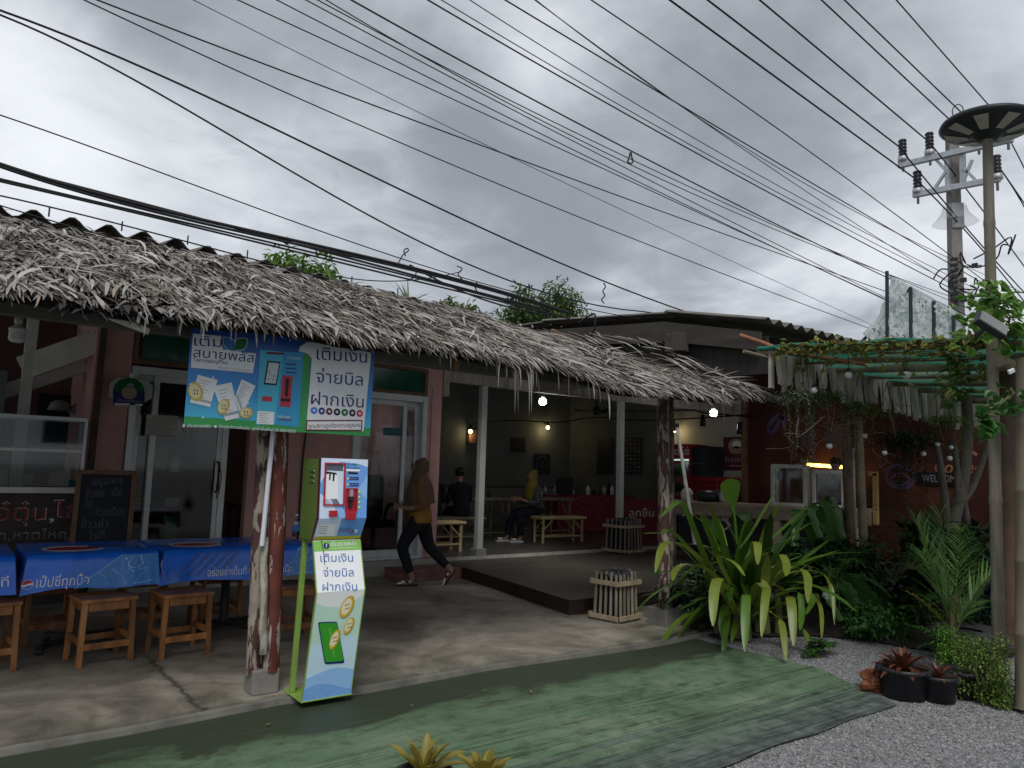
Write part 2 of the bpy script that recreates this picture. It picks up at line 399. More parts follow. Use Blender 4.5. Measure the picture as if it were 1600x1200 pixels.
PALEW = M('pale_wood', (0.36, 0.28, 0.19), 0.7, 0.35, 6, (1, 1, 1)); BLACK = M('black_metal', (0.02, 0.02, 0.022), 0.45, 0.3, 9); DARK = M('dark_cloth', (0.02, 0.022, 0.03), 0.9, 0.3, 12)
CABLE = M('cable_black', (0.016, 0.016, 0.018), 0.6, 0.1, 5, bmp=0); STEEL = M('galvanised', (0.42, 0.44, 0.46), 0.45, 0.18, 9, metal=0.5)
CONC = M('concrete_post', (0.21, 0.20, 0.185), 0.85, 0.2, 6, bmp=0.3); PLASB = M('black_plastic', (0.025, 0.026, 0.03), 0.42, 0.25, 9)
BAM = M('bamboo_grey', (0.24, 0.205, 0.15), 0.6, 0.35, 5, (2, 2, 0.5), bmp=0.25); BAMD = M('bamboo_dark', (0.17, 0.14, 0.09), 0.6, 0.4, 5)
BAMY = M('bamboo_yellow', (0.42, 0.33, 0.17), 0.5, 0.25, 6)
GLASS = glassm('window_glass', (0.74, 0.78, 0.78), 0.0); GREENG = M('green_glass', (0.012, 0.085, 0.055), 0.12, 0.3, 2, spec=0.5, bmp=0)
def flat(n, c, rough=0.5, spec=0.3): return M(n, c, rough, 0.06, 3, bmp=0, spec=spec)
WP = flat('print_white', '#dfe3e6'); NAVY = flat('print_navy', '#1b2a6b'); BLUE = flat('print_blue', '#2f6fc4'); LBLUE = flat('print_light_blue', '#8fc4ee'); RED = flat('print_red', '#b9202c')
GRN = flat('print_green', '#2f9a45'); LGRN = flat('print_light_green', '#86c05a'); GOLD = flat('print_gold', '#e2b73a'); CRM = flat('print_cream', '#efe6c0'); INK = flat('print_black', '#14151a'); GREYP = flat('print_grey', '#8d9296')
TEAL = flat('print_teal', '#2fa0b8'); DGRN = flat('print_dark_green', '#0f5a2c'); MRED = flat('print_maroon', '#5e141b'); PALEB = flat('print_pale_blue', '#cfe4f5')

# ------------------------------------------------------------------ ground
def m_ground():
    m, t, p = bsdf('gravel_ground', 0.95)
    tc = nd(t, 'ShaderNodeTexCoord'); vo = nd(t, 'ShaderNodeTexVoronoi'); vo.inputs['Scale'].default_value = 75; t.links.new(tc.outputs['Object'], vo.inputs['Vector'])
    c = mixc(t, texn(t, 1.2, 4), vo.outputs['Color'], (0.5, 0.5, 0.5)); bw = nd(t, 'ShaderNodeRGBToBW'); t.links.new(c, bw.inputs[0])
    t.links.new(rampn(t, bw.outputs[0], [(0.2, (0.105, 0.105, 0.107)), (0.5, (0.205, 0.205, 0.206)), (0.8, (0.35, 0.35, 0.35))]), p.inputs['Base Color'])
    bump(t, p, vo.outputs['Distance'], 0.9, 0.012); return m
def m_concrete():
    m, t, p = bsdf('stained_concrete', 0.6, 0, 0.4)
    a = texn(t, 0.9, 6, 0.62, 0.8); b = texn(t, 5, 6, 0.65, 0.3); c = texn(t, 42, 3, 0.6)
    col = rampn(t, a, [(0.30, (0.115, 0.104, 0.088)), (0.46, (0.235, 0.214, 0.18)), (0.66, (0.40, 0.365, 0.31))])
    col = mixc(t, 0.65, col, rampn(t, b, [(0.33, (0.45, 0.44, 0.41)), (0.5, (0.92, 0.9, 0.87)), (0.7, (1, 1, 1))]), 'MULTIPLY')
    col = mixc(t, 0.35, col, rampn(t, c, [(0.3, (0.6, 0.6, 0.58)), (0.55, (1, 1, 1))]), 'MULTIPLY')
    # mossy, damp lip along the front edge
    tc = nd(t, 'ShaderNodeTexCoord'); sp = nd(t, 'ShaderNodeSeparateXYZ'); t.links.new(tc.outputs['Object'], sp.inputs[0])
    mr = nd(t, 'ShaderNodeMapRange'); mr.inputs[1].default_value = 0.75; mr.inputs[2].default_value = 0.0; t.links.new(sp.outputs[1], mr.inputs[0])
    mu = nd(t, 'ShaderNodeMath', operation='MULTIPLY'); t.links.new(mr.outputs[0], mu.inputs[0]); t.links.new(rampn(t, texn(t, 2.3, 6, 0.6, 0.6), [(0.44, (0, 0, 0)), (0.62, (0.8, 0.8, 0.8))]), mu.inputs[1])
    col = mixc(t, mu.outputs[0], col, (0.075, 0.078, 0.05))
    # old crack across the slab, wandering, dark and damp
    a0, a1 = GZ(205, 1005), GZ(322, 1112); dd = (a1-a0).normalized(); vx = nd(t, 'ShaderNodeVectorMath', operation='DOT_PRODUCT'); t.links.new(tc.outputs['Object'], vx.inputs[0]); vx.inputs[1].default_value = (-dd.y, dd.x, 0)
    wv = nd(t, 'ShaderNodeMath', operation='MULTIPLY_ADD'); t.links.new(texn(t, 2.4, 5, 0.6), wv.inputs[0]); wv.inputs[1].default_value = 0.35; wv.inputs[2].default_value = -0.175-(-dd.y*a0.x+dd.x*a0.y)
    ad = nd(t, 'ShaderNodeMath', operation='ADD'); t.links.new(vx.outputs['Value'], ad.inputs[0]); t.links.new(wv.outputs[0], ad.inputs[1]); ab = nd(t, 'ShaderNodeMath', operation='ABSOLUTE'); t.links.new(ad.outputs[0], ab.inputs[0])
    near = nd(t, 'ShaderNodeMapRange'); near.inputs[1].default_value = 1.9; near.inputs[2].default_value = 1.4; t.links.new(sp.outputs[1], near.inputs[0])
    ck = nd(t, 'ShaderNodeMath', operation='MULTIPLY'); t.links.new(rampn(t, ab.outputs[0], [(0.0, (0.9, 0.9, 0.9)), (0.012, (0.8, 0.8, 0.8)), (0.03, (0.25, 0.25, 0.25)), (0.10, (0, 0, 0))]), ck.inputs[0]); t.links.new(near.outputs[0], ck.inputs[1])
    col = mixc(t, ck.outputs[0], col, (0.05, 0.045, 0.038)); t.links.new(col, p.inputs['Base Color'])
    t.links.new(rampn(t, a, [(0.32, (0.28, 0.28, 0.28)), (0.5, (0.62, 0.62, 0.62)), (0.6, (0.8, 0.8, 0.8))]), p.inputs['Roughness'])
    bump(t, p, b, 0.12, 0.01); return m
def m_mat():
    m, t, p = bsdf('green_mesh_mat', 0.85, 0, 0.2)
    tc = nd(t, 'ShaderNodeTexCoord'); sp = nd(t, 'ShaderNodeSeparateXYZ'); t.links.new(tc.outputs['Object'], sp.inputs[0])
    a = texn(t, 2.2, 6, 0.6, 0.7, (0.55, 1.2, 1)); b = texn(t, 9, 5, 0.65, 0.2)
    st = texn(t, 3.2, 6, 0.6, 0.25, (0.16, 6, 1)); fine = texn(t, 160, 2, 0.6)
    col = rampn(t, a, [(0.3, (0.085, 0.130, 0.078)), (0.5, (0.125, 0.20, 0.115)), (0.72, (0.21, 0.27, 0.185))])
    col = mixc(t, 0.7, col, rampn(t, b, [(0.3, (0.35, 0.36, 0.35)), (0.5, (0.9, 0.9, 0.9)), (0.7, (1.0, 1.0, 1.0))]), 'MULTIPLY')
    col = mixc(t, 0.5, col, rampn(t, fine, [(0.35, (0.5, 0.55, 0.5)), (0.6, (1, 1, 1))]), 'MULTIPLY')
    def band(lo, hi, s0):        # wear that follows the length of the mat
        mr = nd(t, 'ShaderNodeMapRange'); mr.inputs[1].default_value = lo; mr.inputs[2].default_value = hi; t.links.new(sp.outputs[1], mr.inputs[0])
        ad = nd(t, 'ShaderNodeMath', operation='MULTIPLY_ADD'); t.links.new(a if s0 else st, ad.inputs[0]); ad.inputs[1].default_value = 1.5; ad.inputs[2].default_value = -0.75
        s2 = nd(t, 'ShaderNodeMath', operation='ADD'); s2.use_clamp = True; t.links.new(mr.outputs[0], s2.inputs[0]); t.links.new(ad.outputs[0], s2.inputs[1]); return s2.outputs[0]
    wet = rampn(t, band(-1.0, -0.1, True), [(0.44, (0, 0, 0)), (0.66, (0.95, 0.95, 0.95))])
    col = mixc(t, wet, col, (0.040, 0.050, 0.032))
    worn = rampn(t, band(-1.2, -2.15, False), [(0.30, (0, 0, 0)), (0.62, (0.75, 0.75, 0.75)), (0.85, (0.95, 0.95, 0.95))])
    col = mixc(t, worn, col, rampn(t, b, [(0.3, (0.045, 0.055, 0.053)), (0.5, (0.085, 0.10, 0.095)), (0.7, (0.15, 0.165, 0.16))]))
    wr = rampn(t, st, [(0.52, (1, 1, 1)), (0.555, (0.35, 0.38, 0.35)), (0.585, (1, 1, 1))]); mr = nd(t, 'ShaderNodeMapRange'); mr.inputs[1].default_value = -0.7; mr.inputs[2].default_value = -1.1; t.links.new(sp.outputs[1], mr.inputs[0])
    col = mixc(t, mr.outputs[0], col, mixc(t, 1.0, col, wr, 'MULTIPLY'))
    t.links.new(col, p.inputs['Base Color'])
    t.links.new(rampn(t, wet, [(0, (0.85, 0.85, 0.85)), (1, (0.5, 0.5, 0.5))]), p.inputs['Roughness'])
    bump(t, p, st, 0.5, 0.02); return m
SOIL = M('dark_soil', (0.035, 0.032, 0.026), 0.95, 0.5, 9, bmp=0.6)
g = MB(); g.poly([(-150, -150, -0.05), (250, -150, -0.05), (250, 250, -0.05), (-150, 250, -0.05)], m_ground()); tag(g.build('ground'), None, None, kind='structure')
EDGE = [GZ(x, y) for x, y in ((0, 1170), (200, 1137), (437, 1090), (560, 1074), (760, 1040), (920, 1018), (1020, 1003))]
EDGE = [V(-9, EDGE[0].y-0.5, 0)] + EDGE + [V(7.2, EDGE[-1].y+0.12, 0)]
g = MB(); g.prism([(p.x, p.y+0.068) for p in EDGE] + [(7.2, 4.6), (-9, 4.6)], -0.2, 0.0, m_concrete()); o = tag(g.build('concrete_floor', bevel=0.012), None, None, kind='structure')
g = MB(); LIP = M('mortar_lip', (0.17, 0.165, 0.145), 0.85, 0.45, 4, bmp=0.4)
g.prism([(p.x, p.y) for p in EDGE] + [(p.x, p.y+0.055) for p in reversed(EDGE)], -0.2, -0.008, LIP); tag(g.build('kerb_strip', bevel=0.008), None, None, kind='structure')
g = MB(); mp = [GZ(1400, 1092, -0.035), GZ(1340, 1065, -0.035), GZ(1290, 1040, -0.035), GZ(1215, 1012, -0.035), GZ(1120, 1000, -0.035)]
low = [(3.9, -2.05), (3.2, -2.09), (2.4, -2.04), (0.5, -2.1), (-9, -2.1)]
# the mat sheet: gently rippled, a fine grid cut to outline
up = [(p.x, p.y-0.02) for p in EDGE]
def mat_sheet():
    xs = np.linspace(-9, 5.66, 220); ex = [p.x for p in EDGE]; ey = [p.y-0.025 for p in EDGE]
    lx = [-9, 0.5, 2.4, 3.2, 3.9, 5.0, 5.27, 5.66]; ly = [-2.1, -2.1, -2.06, -2.08, -2.06, -2.05, -2.04, -1.25]
    vs = []; fs = []; NR = 26
    for i, x in enumerate(xs):
        y1 = np.interp(x, ex, ey); y0 = np.interp(x, lx, ly) + 0.012*math.sin(x*7)
        for j in range(NR+1):
            y = y0+(y1-y0)*j/NR
            rip = 0.006*math.sin(y*31+0.8*math.sin(x*1.3))*max(0, 1-abs(y+1.45)/0.7) + 0.004*math.sin(x*2.1+y*3)
            vs.append((x, y, -0.036 + rip))
    for i in range(len(xs)-1):
        for j in range(NR): a = i*(NR+1)+j; fs.append((a, a+NR+1, a+NR+2, a+1))
    q = MB(); q.add(vs, fs, m_mat(), True); return q
tag(mat_sheet().build('ground_mat'), 'worn green mesh mat laid on the ground before the concrete floor', 'mat')
g = MB(); sf = [(5.85, -0.12), (6.3, -0.32), (6.8, -0.55), (7.05, -1.0), (7.2, -1.6), (7.4, -1.9), (9, -1.9), (14, -1.6)]; sf = [(p.x+rnd(-.03, .03), p.y+rnd(-.03, .03)) for p in smooth_line([V(a, b, 0) for a, b in sf], 8)]
g.poly([(a, b, -0.030) for a, b in sf] + [(14, 3, -0.030), (7.0, 0.5, -0.030), (5.9, 0.1, -0.030)], SOIL); tag(g.build('planting_soil'), None, None, kind='structure')
def stones():
    g = MB(); mats = [M('stone_a', (0.185, 0.185, 0.187), 0.9, 0.3, 20), M('stone_b', (0.27, 0.275, 0.28), 0.9, 0.3, 20), M('stone_c', (0.10, 0.10, 0.102), 0.9, 0.3, 20)]
    def one(x, y, r):
        a = rnd(0, 6.28); vs = []
        for k in range(5): t = a+k*1.2566; q = r*rnd(0.7, 1.2); vs.append((x+q*math.cos(t), y+q*math.sin(t), -0.052+rnd(0.0, r*0.4)))
        vs.append((x+rnd(-r, r)*0.3, y+rnd(-r, r)*0.3, -0.05+r*rnd(0.4, 0.9)))
        g.add(vs, [(k, (k+1) % 5, 5) for k in range(5)], random.choice(mats))
    for _ in range(21000):
        x = rnd(2.6, 7.4); y = rnd(-3.2, -1.95)
        if x < 5.5 and y > -2.05+0.012*math.sin(x*7)+rnd(-0.02, 0.03): continue
        one(x, y, rnd(0.005, 0.011))
    for _ in range(8000): x = rnd(5.5, 7.3); y = rnd(-2.0, -0.3); one(x, y, rnd(0.005, 0.011)) if (x > 5.66 or y < -1.35) else None
    for _ in range(160): one(rnd(0.5, 5.5), rnd(-2.0, -0.1), rnd(0.004, 0.008))   # strays on the mat
    return g
tag(stones().build('gravel'), 'loose grey gravel at the edge of the green mat', 'gravel', kind='stuff')
def litter():
    g = MB(); m = leafm('litter_leaf', ['#8a7350', '#6b5a38', '#a39468'], 0.8, 0)
    for _ in range(46):
        if random.random() < 0.5: x, y, z = rnd(3.0, 6.2), rnd(-2.5, -2.0), -0.03
        else: x, y, z = rnd(0.3, 5.2), rnd(-1.9, -0.1), -0.02
        a = rnd(0, 6.28); g.leaf((x, y, z+0.004), (math.cos(a), math.sin(a), 0.05), (0, 0, 1), rnd(0.02, 0.055), rnd(0.008, 0.02), m)
    return g
tag(litter().build('leaf_litter'), 'dry fallen leaf scraps scattered over mat and gravel', 'leaf litter', kind='stuff')

# raised deck, inner floor, brick step
DECK = M('deck_boards', (0.072, 0.064, 0.055), 0.5, 0.35, 3, (0.3, 5, 1), bmp=0.3); DECKS = M('deck_side', (0.032, 0.02, 0.016), 0.7, 0.3, 6)
a = GZ(730, 888, .15); b = GZ(945, 955, .15); c = a + (b-a)*((1.22-a.y)/(b.y-a.y)); b = a + (c-a)*0.6
g = MB(); g.prism([(a.x, 4.47), (a.x, a.y), (b.x, b.y), (c.x, c.y), (14, 1.25), (14, 4.47)], 0.004, 0.15, DECK, DECKS); tag(g.build('deck', bevel=0.006), None, None, kind='structure')
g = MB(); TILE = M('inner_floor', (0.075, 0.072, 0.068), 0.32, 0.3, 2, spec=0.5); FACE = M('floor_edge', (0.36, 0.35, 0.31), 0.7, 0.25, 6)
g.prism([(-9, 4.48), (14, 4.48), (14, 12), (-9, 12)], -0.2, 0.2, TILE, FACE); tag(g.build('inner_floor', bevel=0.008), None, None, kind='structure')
def m_brick():
    m, t, p = bsdf('pink_bricks', 0.85); tc = nd(t, 'ShaderNodeTexCoord'); mp_ = nd(t, 'ShaderNodeMapping'); mp_.inputs['Rotation'].default_value = (R(90), 0, 0); t.links.new(tc.outputs['Object'], mp_.inputs[0])
    br = nd(t, 'ShaderNodeTexBrick'); br.inputs['Scale'].default_value = 4.2; br.inputs['Color1'].default_value = (0.26, 0.13, 0.105, 1); br.inputs['Color2'].default_value = (0.19, 0.095, 0.08, 1); br.inputs['Mortar'].default_value = (0.10, 0.075, 0.065, 1); br.inputs['Mortar Size'].default_value = 0.012
    t.links.new(mp_.outputs[0], br.inputs['Vector']); t.links.new(mixc(t, 0.5, br.outputs[0], rampn(t, texn(t, 9, 5), [(0.3, (0.5, 0.5, 0.5)), (0.65, (1, 1, 1))]), 'MULTIPLY'), p.inputs['Base Color']); bump(t, p, br.outputs['Fac'], -0.4, 0.006); return m
g = MB(); g.box((0, 0, 0.075), (0.98, 0.42, 0.15), m_brick()); tag(g.build('brick_step', bevel=0.008), 'low pinkish brick step before the inner floor, under the walking person', 'step').location = (5.17, 4.06, 0.0)

# ------------------------------------------------------------------ shop building (left facade, two glass doors)
sb = thing('shop_building', 'pink walled shop with aluminium glass doors under the thatch eave', 'building', (3.4, 4.6, 0.2))
FY = 4.6
w = MB()
for x0, x1, z0, z1 in ((1.27, 1.55, 0.2, 2.95), (1.55, 2.66, 2.93, 2.95), (2.93, 4.28, 0.2, 2.95), (2.66, 2.93, 2.5, 2.95), (4.28, 5.40, 2.84, 2.95), (5.40, 5.66, 0.2, 2.95), (1.27, 5.66, 2.95, 3.15)):
    w.span((x0, FY, z0), (x1, FY+0.14, z1), PINK)
w.span((5.54, FY+0.14, 0.2), (5.66, 9.5, 3.4), PINK)          # side wall running back beside the hall
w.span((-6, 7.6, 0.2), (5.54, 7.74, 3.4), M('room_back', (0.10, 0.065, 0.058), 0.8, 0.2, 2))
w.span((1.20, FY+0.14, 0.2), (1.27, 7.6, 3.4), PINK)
w.build('wall', sb)
def door(x0, x1, zt, frames, name, panes):
    f = MB(); f.span((x0, FY-0.05, 0.2), (x0+0.07, FY+0.1, zt), ALU); f.span((x1-0.07, FY-0.05, 0.2), (x1, FY+0.1, zt), ALU); f.span((x0+0.07, FY-0.045, zt-0.09), (x1-0.07, FY+0.1, zt), ALU); f.span((x0+0.07, FY-0.045, 0.2), (x1-0.07, FY+0.1, 0.24), ALU)
    d = f.build(name, sb, 0.004)
    for a, b, y, dark in panes:
        q = MB()
        for s0, s1, t0, t1 in ((a, a+0.06, 0.24, zt-0.09), (b-0.06, b, 0.24, zt-0.09), (a+0.06, b-0.06, zt-0.16, zt-0.09), (a+0.06, b-0.06, 0.24, 0.33)): q.span((s0, y-0.02, t0), (s1, y+0.02, t1), ALU)
        fr = q.build('door_leaf', sb, 0.003); q = MB(); q.span((a+0.06, y-0.003, 0.33), (b-0.06, y+0.003, zt-0.16), GLASS); q.build('pane', fr)
    return d
door(1.56, 2.66, 2.5, None, 'door_frame', [(1.63, 1.86, 4.66, 0), (1.80, 2.60, 4.60, 0)])
door(4.28, 5.40, 2.47, None, 'door_frame', [(4.35, 5.10, 4.62, 0), (5.04, 5.33, 4.68, 0)])
q = MB(); q.tube([(2.55, 4.55, 1.45), (2.56, 4.50, 1.43), (2.56, 4.50, 1.12), (2.55, 4.55, 1.10)], 0.014, BLACK, 8); q.tube([(2.56, 4.49, 1.40), (2.585, 4.47, 1.3), (2.57, 4.47, 1.08), (2.55, 4.48, 1.02), (2.54, 4.48, 1.2)], 0.006, BLACK, 6); q.build('door_handle', sb)
for x0, x1, z0, z1 in ((1.56, 2.66, 2.58, 2.90), (4.30, 5.40, 2.52, 2.82)):
    q = MB(); BR = BROWNW
    q.span((x0, FY-0.03, z0-0.05), (x1, FY+0.08, z0), BR); q.span((x0, FY-0.03, z1), (x1, FY+0.08, z1+0.05), BR); q.span((x0, FY-0.03, z0), (x0+0.05, FY+0.08, z1), BR); q.span((x1-0.05, FY-0.03, z0), (x1, FY+0.08, z1), BR)
    fr = q.build('transom_frame', sb, 0.003); q = MB(); q.span((x0+0.05, FY, z0), (x1-0.05, FY+0.012, z1), GREENG); q.build('green_pane', fr)
q = MB(); p = Panel((4.41, 4.6155, 2.3), (1, 0, 0), (0, 0, -1), q).frame(5.333, 560, 560)
FROST = M('frosted_film', (0.5, 0.5, 0.5), 0.9, 0.15, 9, bmp=0)
p.T('ร้านรีสกี', (130, 790), (325, 783), 36, FROST, 0.012); p.T('ห้องละหมาด', (70, 858), (372, 852), 36, FROST, 0.012)
p.P([(205, 575), (418, 580), (418, 650), (205, 640)], flat('decal_teal', (0.05, 0.14, 0.16)), 0); p.P([(265, 622), (412, 628), (412, 642), (265, 636)], flat('decal_blue', (0.05, 0.08, 0.18)), 1)
q.build('door_lettering', sb)
q = MB(); q.span((5.47, FY-0.035, 0.2), (5.475, FY-0.03, 2.6), CABLE); q.tube([(1.62, FY-0.04, 2.6), (1.64, FY-0.05, 2.95), (1.8, FY-0.05, 2.97), (3, FY-0.05, 2.98)], 0.012, BLACK, 6); q.tube([(3.62, FY-0.03, 2.9), (3.64, FY-0.03, 2.1), (3.6, FY-0.03, 1.5), (3.6, FY-0.03, 0.5)], 0.012, BLACK, 6); q.build('wiring', sb)
# things inside the rooms, seen dimly
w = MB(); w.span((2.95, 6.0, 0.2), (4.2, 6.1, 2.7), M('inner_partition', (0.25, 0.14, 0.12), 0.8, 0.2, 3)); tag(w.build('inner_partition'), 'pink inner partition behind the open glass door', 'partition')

# left stall opening
ls = thing('food_stall', 'dim open food stall room left of the chalkboard with white slanted beams', 'stall', (0.2, 4.6, 0.2))
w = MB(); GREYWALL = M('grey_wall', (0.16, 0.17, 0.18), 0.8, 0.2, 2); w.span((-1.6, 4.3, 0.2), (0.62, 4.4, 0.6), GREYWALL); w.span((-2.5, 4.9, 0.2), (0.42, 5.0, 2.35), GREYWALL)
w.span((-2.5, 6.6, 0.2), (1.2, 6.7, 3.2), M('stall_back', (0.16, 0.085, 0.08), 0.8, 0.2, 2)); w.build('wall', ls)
w = MB(); w.span((0.55, 4.98, 0.2), (0.66, 5.08, 3.0), WHITE); w.bar((0.55, 5.05, 2.40), (1.25, 4.9, 2.78), 0.10, 0.26, WHITE); w.bar((0.2, 5.5, 2.05), (1.2, 5.4, 2.55), 0.10, 0.16, WHITE); w.build('beam', ls, 0.006)
w = MB(); w.span((1.20, 4.52, 0.0), (1.265, 4.585, 3.0), DWOOD); w.build('corner_post', ls, 0.005)
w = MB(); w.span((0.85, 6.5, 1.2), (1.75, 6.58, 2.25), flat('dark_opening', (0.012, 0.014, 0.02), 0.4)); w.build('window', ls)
for i, x in enumerate((0.98, 1.20)):
    w = MB(); w.lathe([(0.01, 0.13), (0.05, 0.125), (0.10, 0.09), (0.13, 0.0), (0.125, 0.0), (0.09, 0.08), (0.0, 0.11)], (0, 0, 0), M('lampshade_grey', (0.3, 0.3, 0.3), 0.5, 0.1, 5), 20); w.tube([(0, 0, 0.13), (0, 0, 0.55)], 0.006, CABLE, 6)
    o = w.build('pendant_lamp'); o.location = (x+0.05, 6.0, 2.02 - 0.02*i); tag(o, ['unlit grey dome lamp, left of the two in the stall', 'unlit grey dome lamp, right of the two in the stall'][i], 'lamp', 'dome lamps in the food stall')
# ------------------------------------------------------------------ thatch eave
def m_thatch():
    m, t, p = bsdf('dry_palm_thatch', 0.85, 0, 0.2)
    g_ = nd(t, 'ShaderNodeNewGeometry')
    col = rampn(t, g_.outputs['Random Per Island'], [(0, (0.06, 0.05, 0.042)), (0.2, (0.15, 0.13, 0.11)), (0.45, (0.25, 0.23, 0.21)), (0.78, (0.37, 0.35, 0.325)), (0.97, (0.52, 0.50, 0.475)), (1, (0.32, 0.23, 0.16))])
    big = texn(t, 1.7, 4, 0.6, 0.4)
    col = mixc(t, 0.8, col, rampn(t, big, [(0.3, (0.50, 0.46, 0.43)), (0.55, (1, 1, 1)), (0.75, (1, 0.97, 0.93))]), 'MULTIPLY')
    col = mixc(t, 0.4, col, rampn(t, texn(t, 60, 3, 0.6), [(0.35, (0.55, 0.55, 0.55)), (0.6, (1, 1, 1))]), 'MULTIPLY')
    t.links.new(col, p.inputs['Base Color']); return m
THATCH = m_thatch()
E0, E1 = V(0, -0.20, 2.25), V(0, 1.5, 3.05)          # eave line and top line of the slope (at any X)
SL = (E1-E0); SLN = SL.normalized(); SNRM = V(0, -SLN.z, SLN.y)
tr_ = thing('thatch_eave', 'long grey dry palm thatch eave above the tables and the shop front', 'thatch roof', (2.5, 0.6, 2.2))
def tlow(x): return float(np.interp(x, [1.2, 1.7, 2.3, 2.9, 3.6, 4.3, 5.0, 5.8, 6.4], [0, 0.05, 0.04, 0.03, 0.0, -0.05, -0.06, -0.04, 0]))
def sag(x): return tlow(x) + 0.02*math.sin(x*2.3)+0.015*math.sin(x*5.1+1)
def tmax(x): return float(np.interp(x, [0.4, 1.25, 2.1, 3.5, 4.6, 5.03, 5.44, 6.0, 6.5, 6.85], [1.04, 1.0, 0.95, 0.86, 0.90, 0.76, 0.48, 0.26, 0.09, 0.02]))
def thatch():
    g = MB()
    xs = np.linspace(-3.2, 6.8, 62)
    for i in range(len(xs)-1):      # backing layer of old thatch
        for k in range(6):
            q = []
            for x, s in ((xs[i], k/6), (xs[i+1], k/6), (xs[i+1], (k+1)/6), (xs[i], (k+1)/6)):
                q.append(E0 + SL*(s*tmax(x)) + V(x, 0.02, sag(x)-0.06))
            g.add(q, [(0, 1, 2, 3)], BACKING)
    def strip(x, s, ln, w, lift, yaw, droop, curl=0.0, n=4):
        p = E0 + SL*s + V(x, 0, sag(x)) + SNRM*lift
        d = (-SLN*math.cos(yaw) + V(1, 0, 0)*math.sin(yaw) + SNRM*rnd(0.0, 0.22)).normalized()
        sd = d.cross(SNRM).normalized(); roll = rnd(-0.35, 0.35); sd = (sd*math.cos(roll) + SNRM*math.sin(roll)); vs = []; st = ln/n
        for i in range(n+1):
            t = i/n; ww = w*(0.65+0.8*min(t, 0.4))*(1-max(0, t-0.45)**2*3.0)*0.5
            vs += [p-sd*ww, p+sd*ww]; p = p+d*st
            inside = (p.y > E0.y-0.02)
            d = (d + (-SNRM*0.11*droop if inside else V(0, 0, -0.22*droop)) + sd*curl/n + V(rnd(-.03, .03), rnd(-.03, .03), rnd(-.02, .02))).normalized()
            if inside:
                h = (p-(E0+V(p.x, 0, sag(p.x)))).dot(SNRM)
                if h < 0.0: p = p - SNRM*h; d = (d - SNRM*min(0, d.dot(SNRM))).normalized()
        g.add(vs, [(2*i, 2*i+1, 2*i+3, 2*i+2) for i in range(n)], THATCH, True)
    rows = 17
    for r_ in range(rows, -1, -1):
        s0 = r_/rows
        for _ in range(1000):
            x = rnd(-2.6, 6.85); s = s0+rnd(-0.05, 0.05)
            if s > tmax(x)+0.01 and not (x > 4.7 and random.random() < 0.06): continue
            wild = random.random()
            ln = rnd(0.20, 0.44); yaw = random.gauss(0.18+0.16*min(1, max(0, (x-2)/2)), 0.28); w = rnd(0.009, 0.025)
            if wild < 0.06: yaw = rnd(-1.1, 1.3); ln = rnd(0.15, 0.34)
            if x < 1.5 and random.random() < 0.4: yaw += rnd(-0.8, 0.5); w *= 1.25
            s = max(0.02, s)
            gap = (0.35 < x < 0.95 and s < 0.20)            # the dark torn patch near the left end
            if gap and random.random() < 0.85: continue
            strip(x, s, min(ln, 0.09+s*1.9+rnd(0, 0.08)), w, rnd(0.0, 0.04)+(0.04 if wild < 0.06 else 0), yaw, rnd(0.4, 1.5), random.gauss(0, 0.25))
    for _ in range(1100):                                     # ragged fringe past the eave
        x = rnd(-2.6, 6.8)
        if 0.35 < x < 0.95 and random.random() < 0.8: continue
        strip(x, rnd(0.02, 0.07), rnd(0.10, 0.24), rnd(0.006, 0.017), rnd(-0.03, 0.03), random.gauss(0.1, 0.5), rnd(0.4, 1.6), random.gauss(0, 0.4))
    for cx, cnt, L in ((1.10, 4, 0.22), (1.35, 4, 0.2), (0.85, 3, 0.2), (3.35, 14, 0.42), (3.15, 5, 0.25), (3.85, 4, 0.30), (4.2, 4, 0.32), (5.6, 3, 0.30), (2.6, 3, 0.2), (6.2, 4, 0.25)):   # loose hanging shreds
        for _ in range(cnt): strip(cx+rnd(-0.13, 0.13), 0.01, L*rnd(0.6, 1.1), rnd(0.008, 0.02), -0.03, random.gauss(0, 0.35), 7.0, random.gauss(0, 0.3), 6)
    for _ in range(22):                                      # sticking out at the right hip
        x = rnd(5.2, 6.3); strip(x, tmax(x), rnd(0.3, 0.6), rnd(0.012, 0.02), 0.03, rnd(1.2, 1.9), rnd(0.1, 0.5))
    return g
BACKING = M('old_thatch', (0.06, 0.048, 0.04), 0.95, 0.4, 18, (1, 8, 8), bmp=0.6)
thatch().build('thatch', tr_)
def torn():
    g = MB(); DK = leafm('gap_dark_strip', [(0.012, 0.011, 0.012), (0.03, 0.026, 0.026), (0.05, 0.042, 0.04)], 0.9, 0)  # the torn gap's darkness is put into the strip colour
    for _ in range(150):
        x = rnd(0.36, 0.98); p = E0+SL*rnd(0.0, 0.16)+V(x, 0, rnd(-0.05, 0.02)); g.blade(p, (rnd(-.7, .9), -0.8, rnd(-.4, .1)), rnd(0.1, 0.22), rnd(0.02, 0.045), rnd(0.2, 0.9), DK, 4, 0.2)
    return g
torn().build('dark_gap_patch', tr_)
q = MB(); q.span((-3.2, 0.12, 2.20), (6.2, 0.20, 2.36), M('grey_fascia', (0.10, 0.098, 0.088), 0.75, 0.3, 5, (0.4, 3, 3))); q.build('eave_beam', tr_, 0.006)
for x in (-1.5, -0.4, 0.75, 1.9, 3.0, 4.1, 5.2):
    q = MB(); q.bar((x, 0.08, 2.24), (x, 4.6, 3.25+0.35) if False else (x, 1.6, 2.98), 0.05, 0.10, BROWNW); q.build('rafter', tr_)
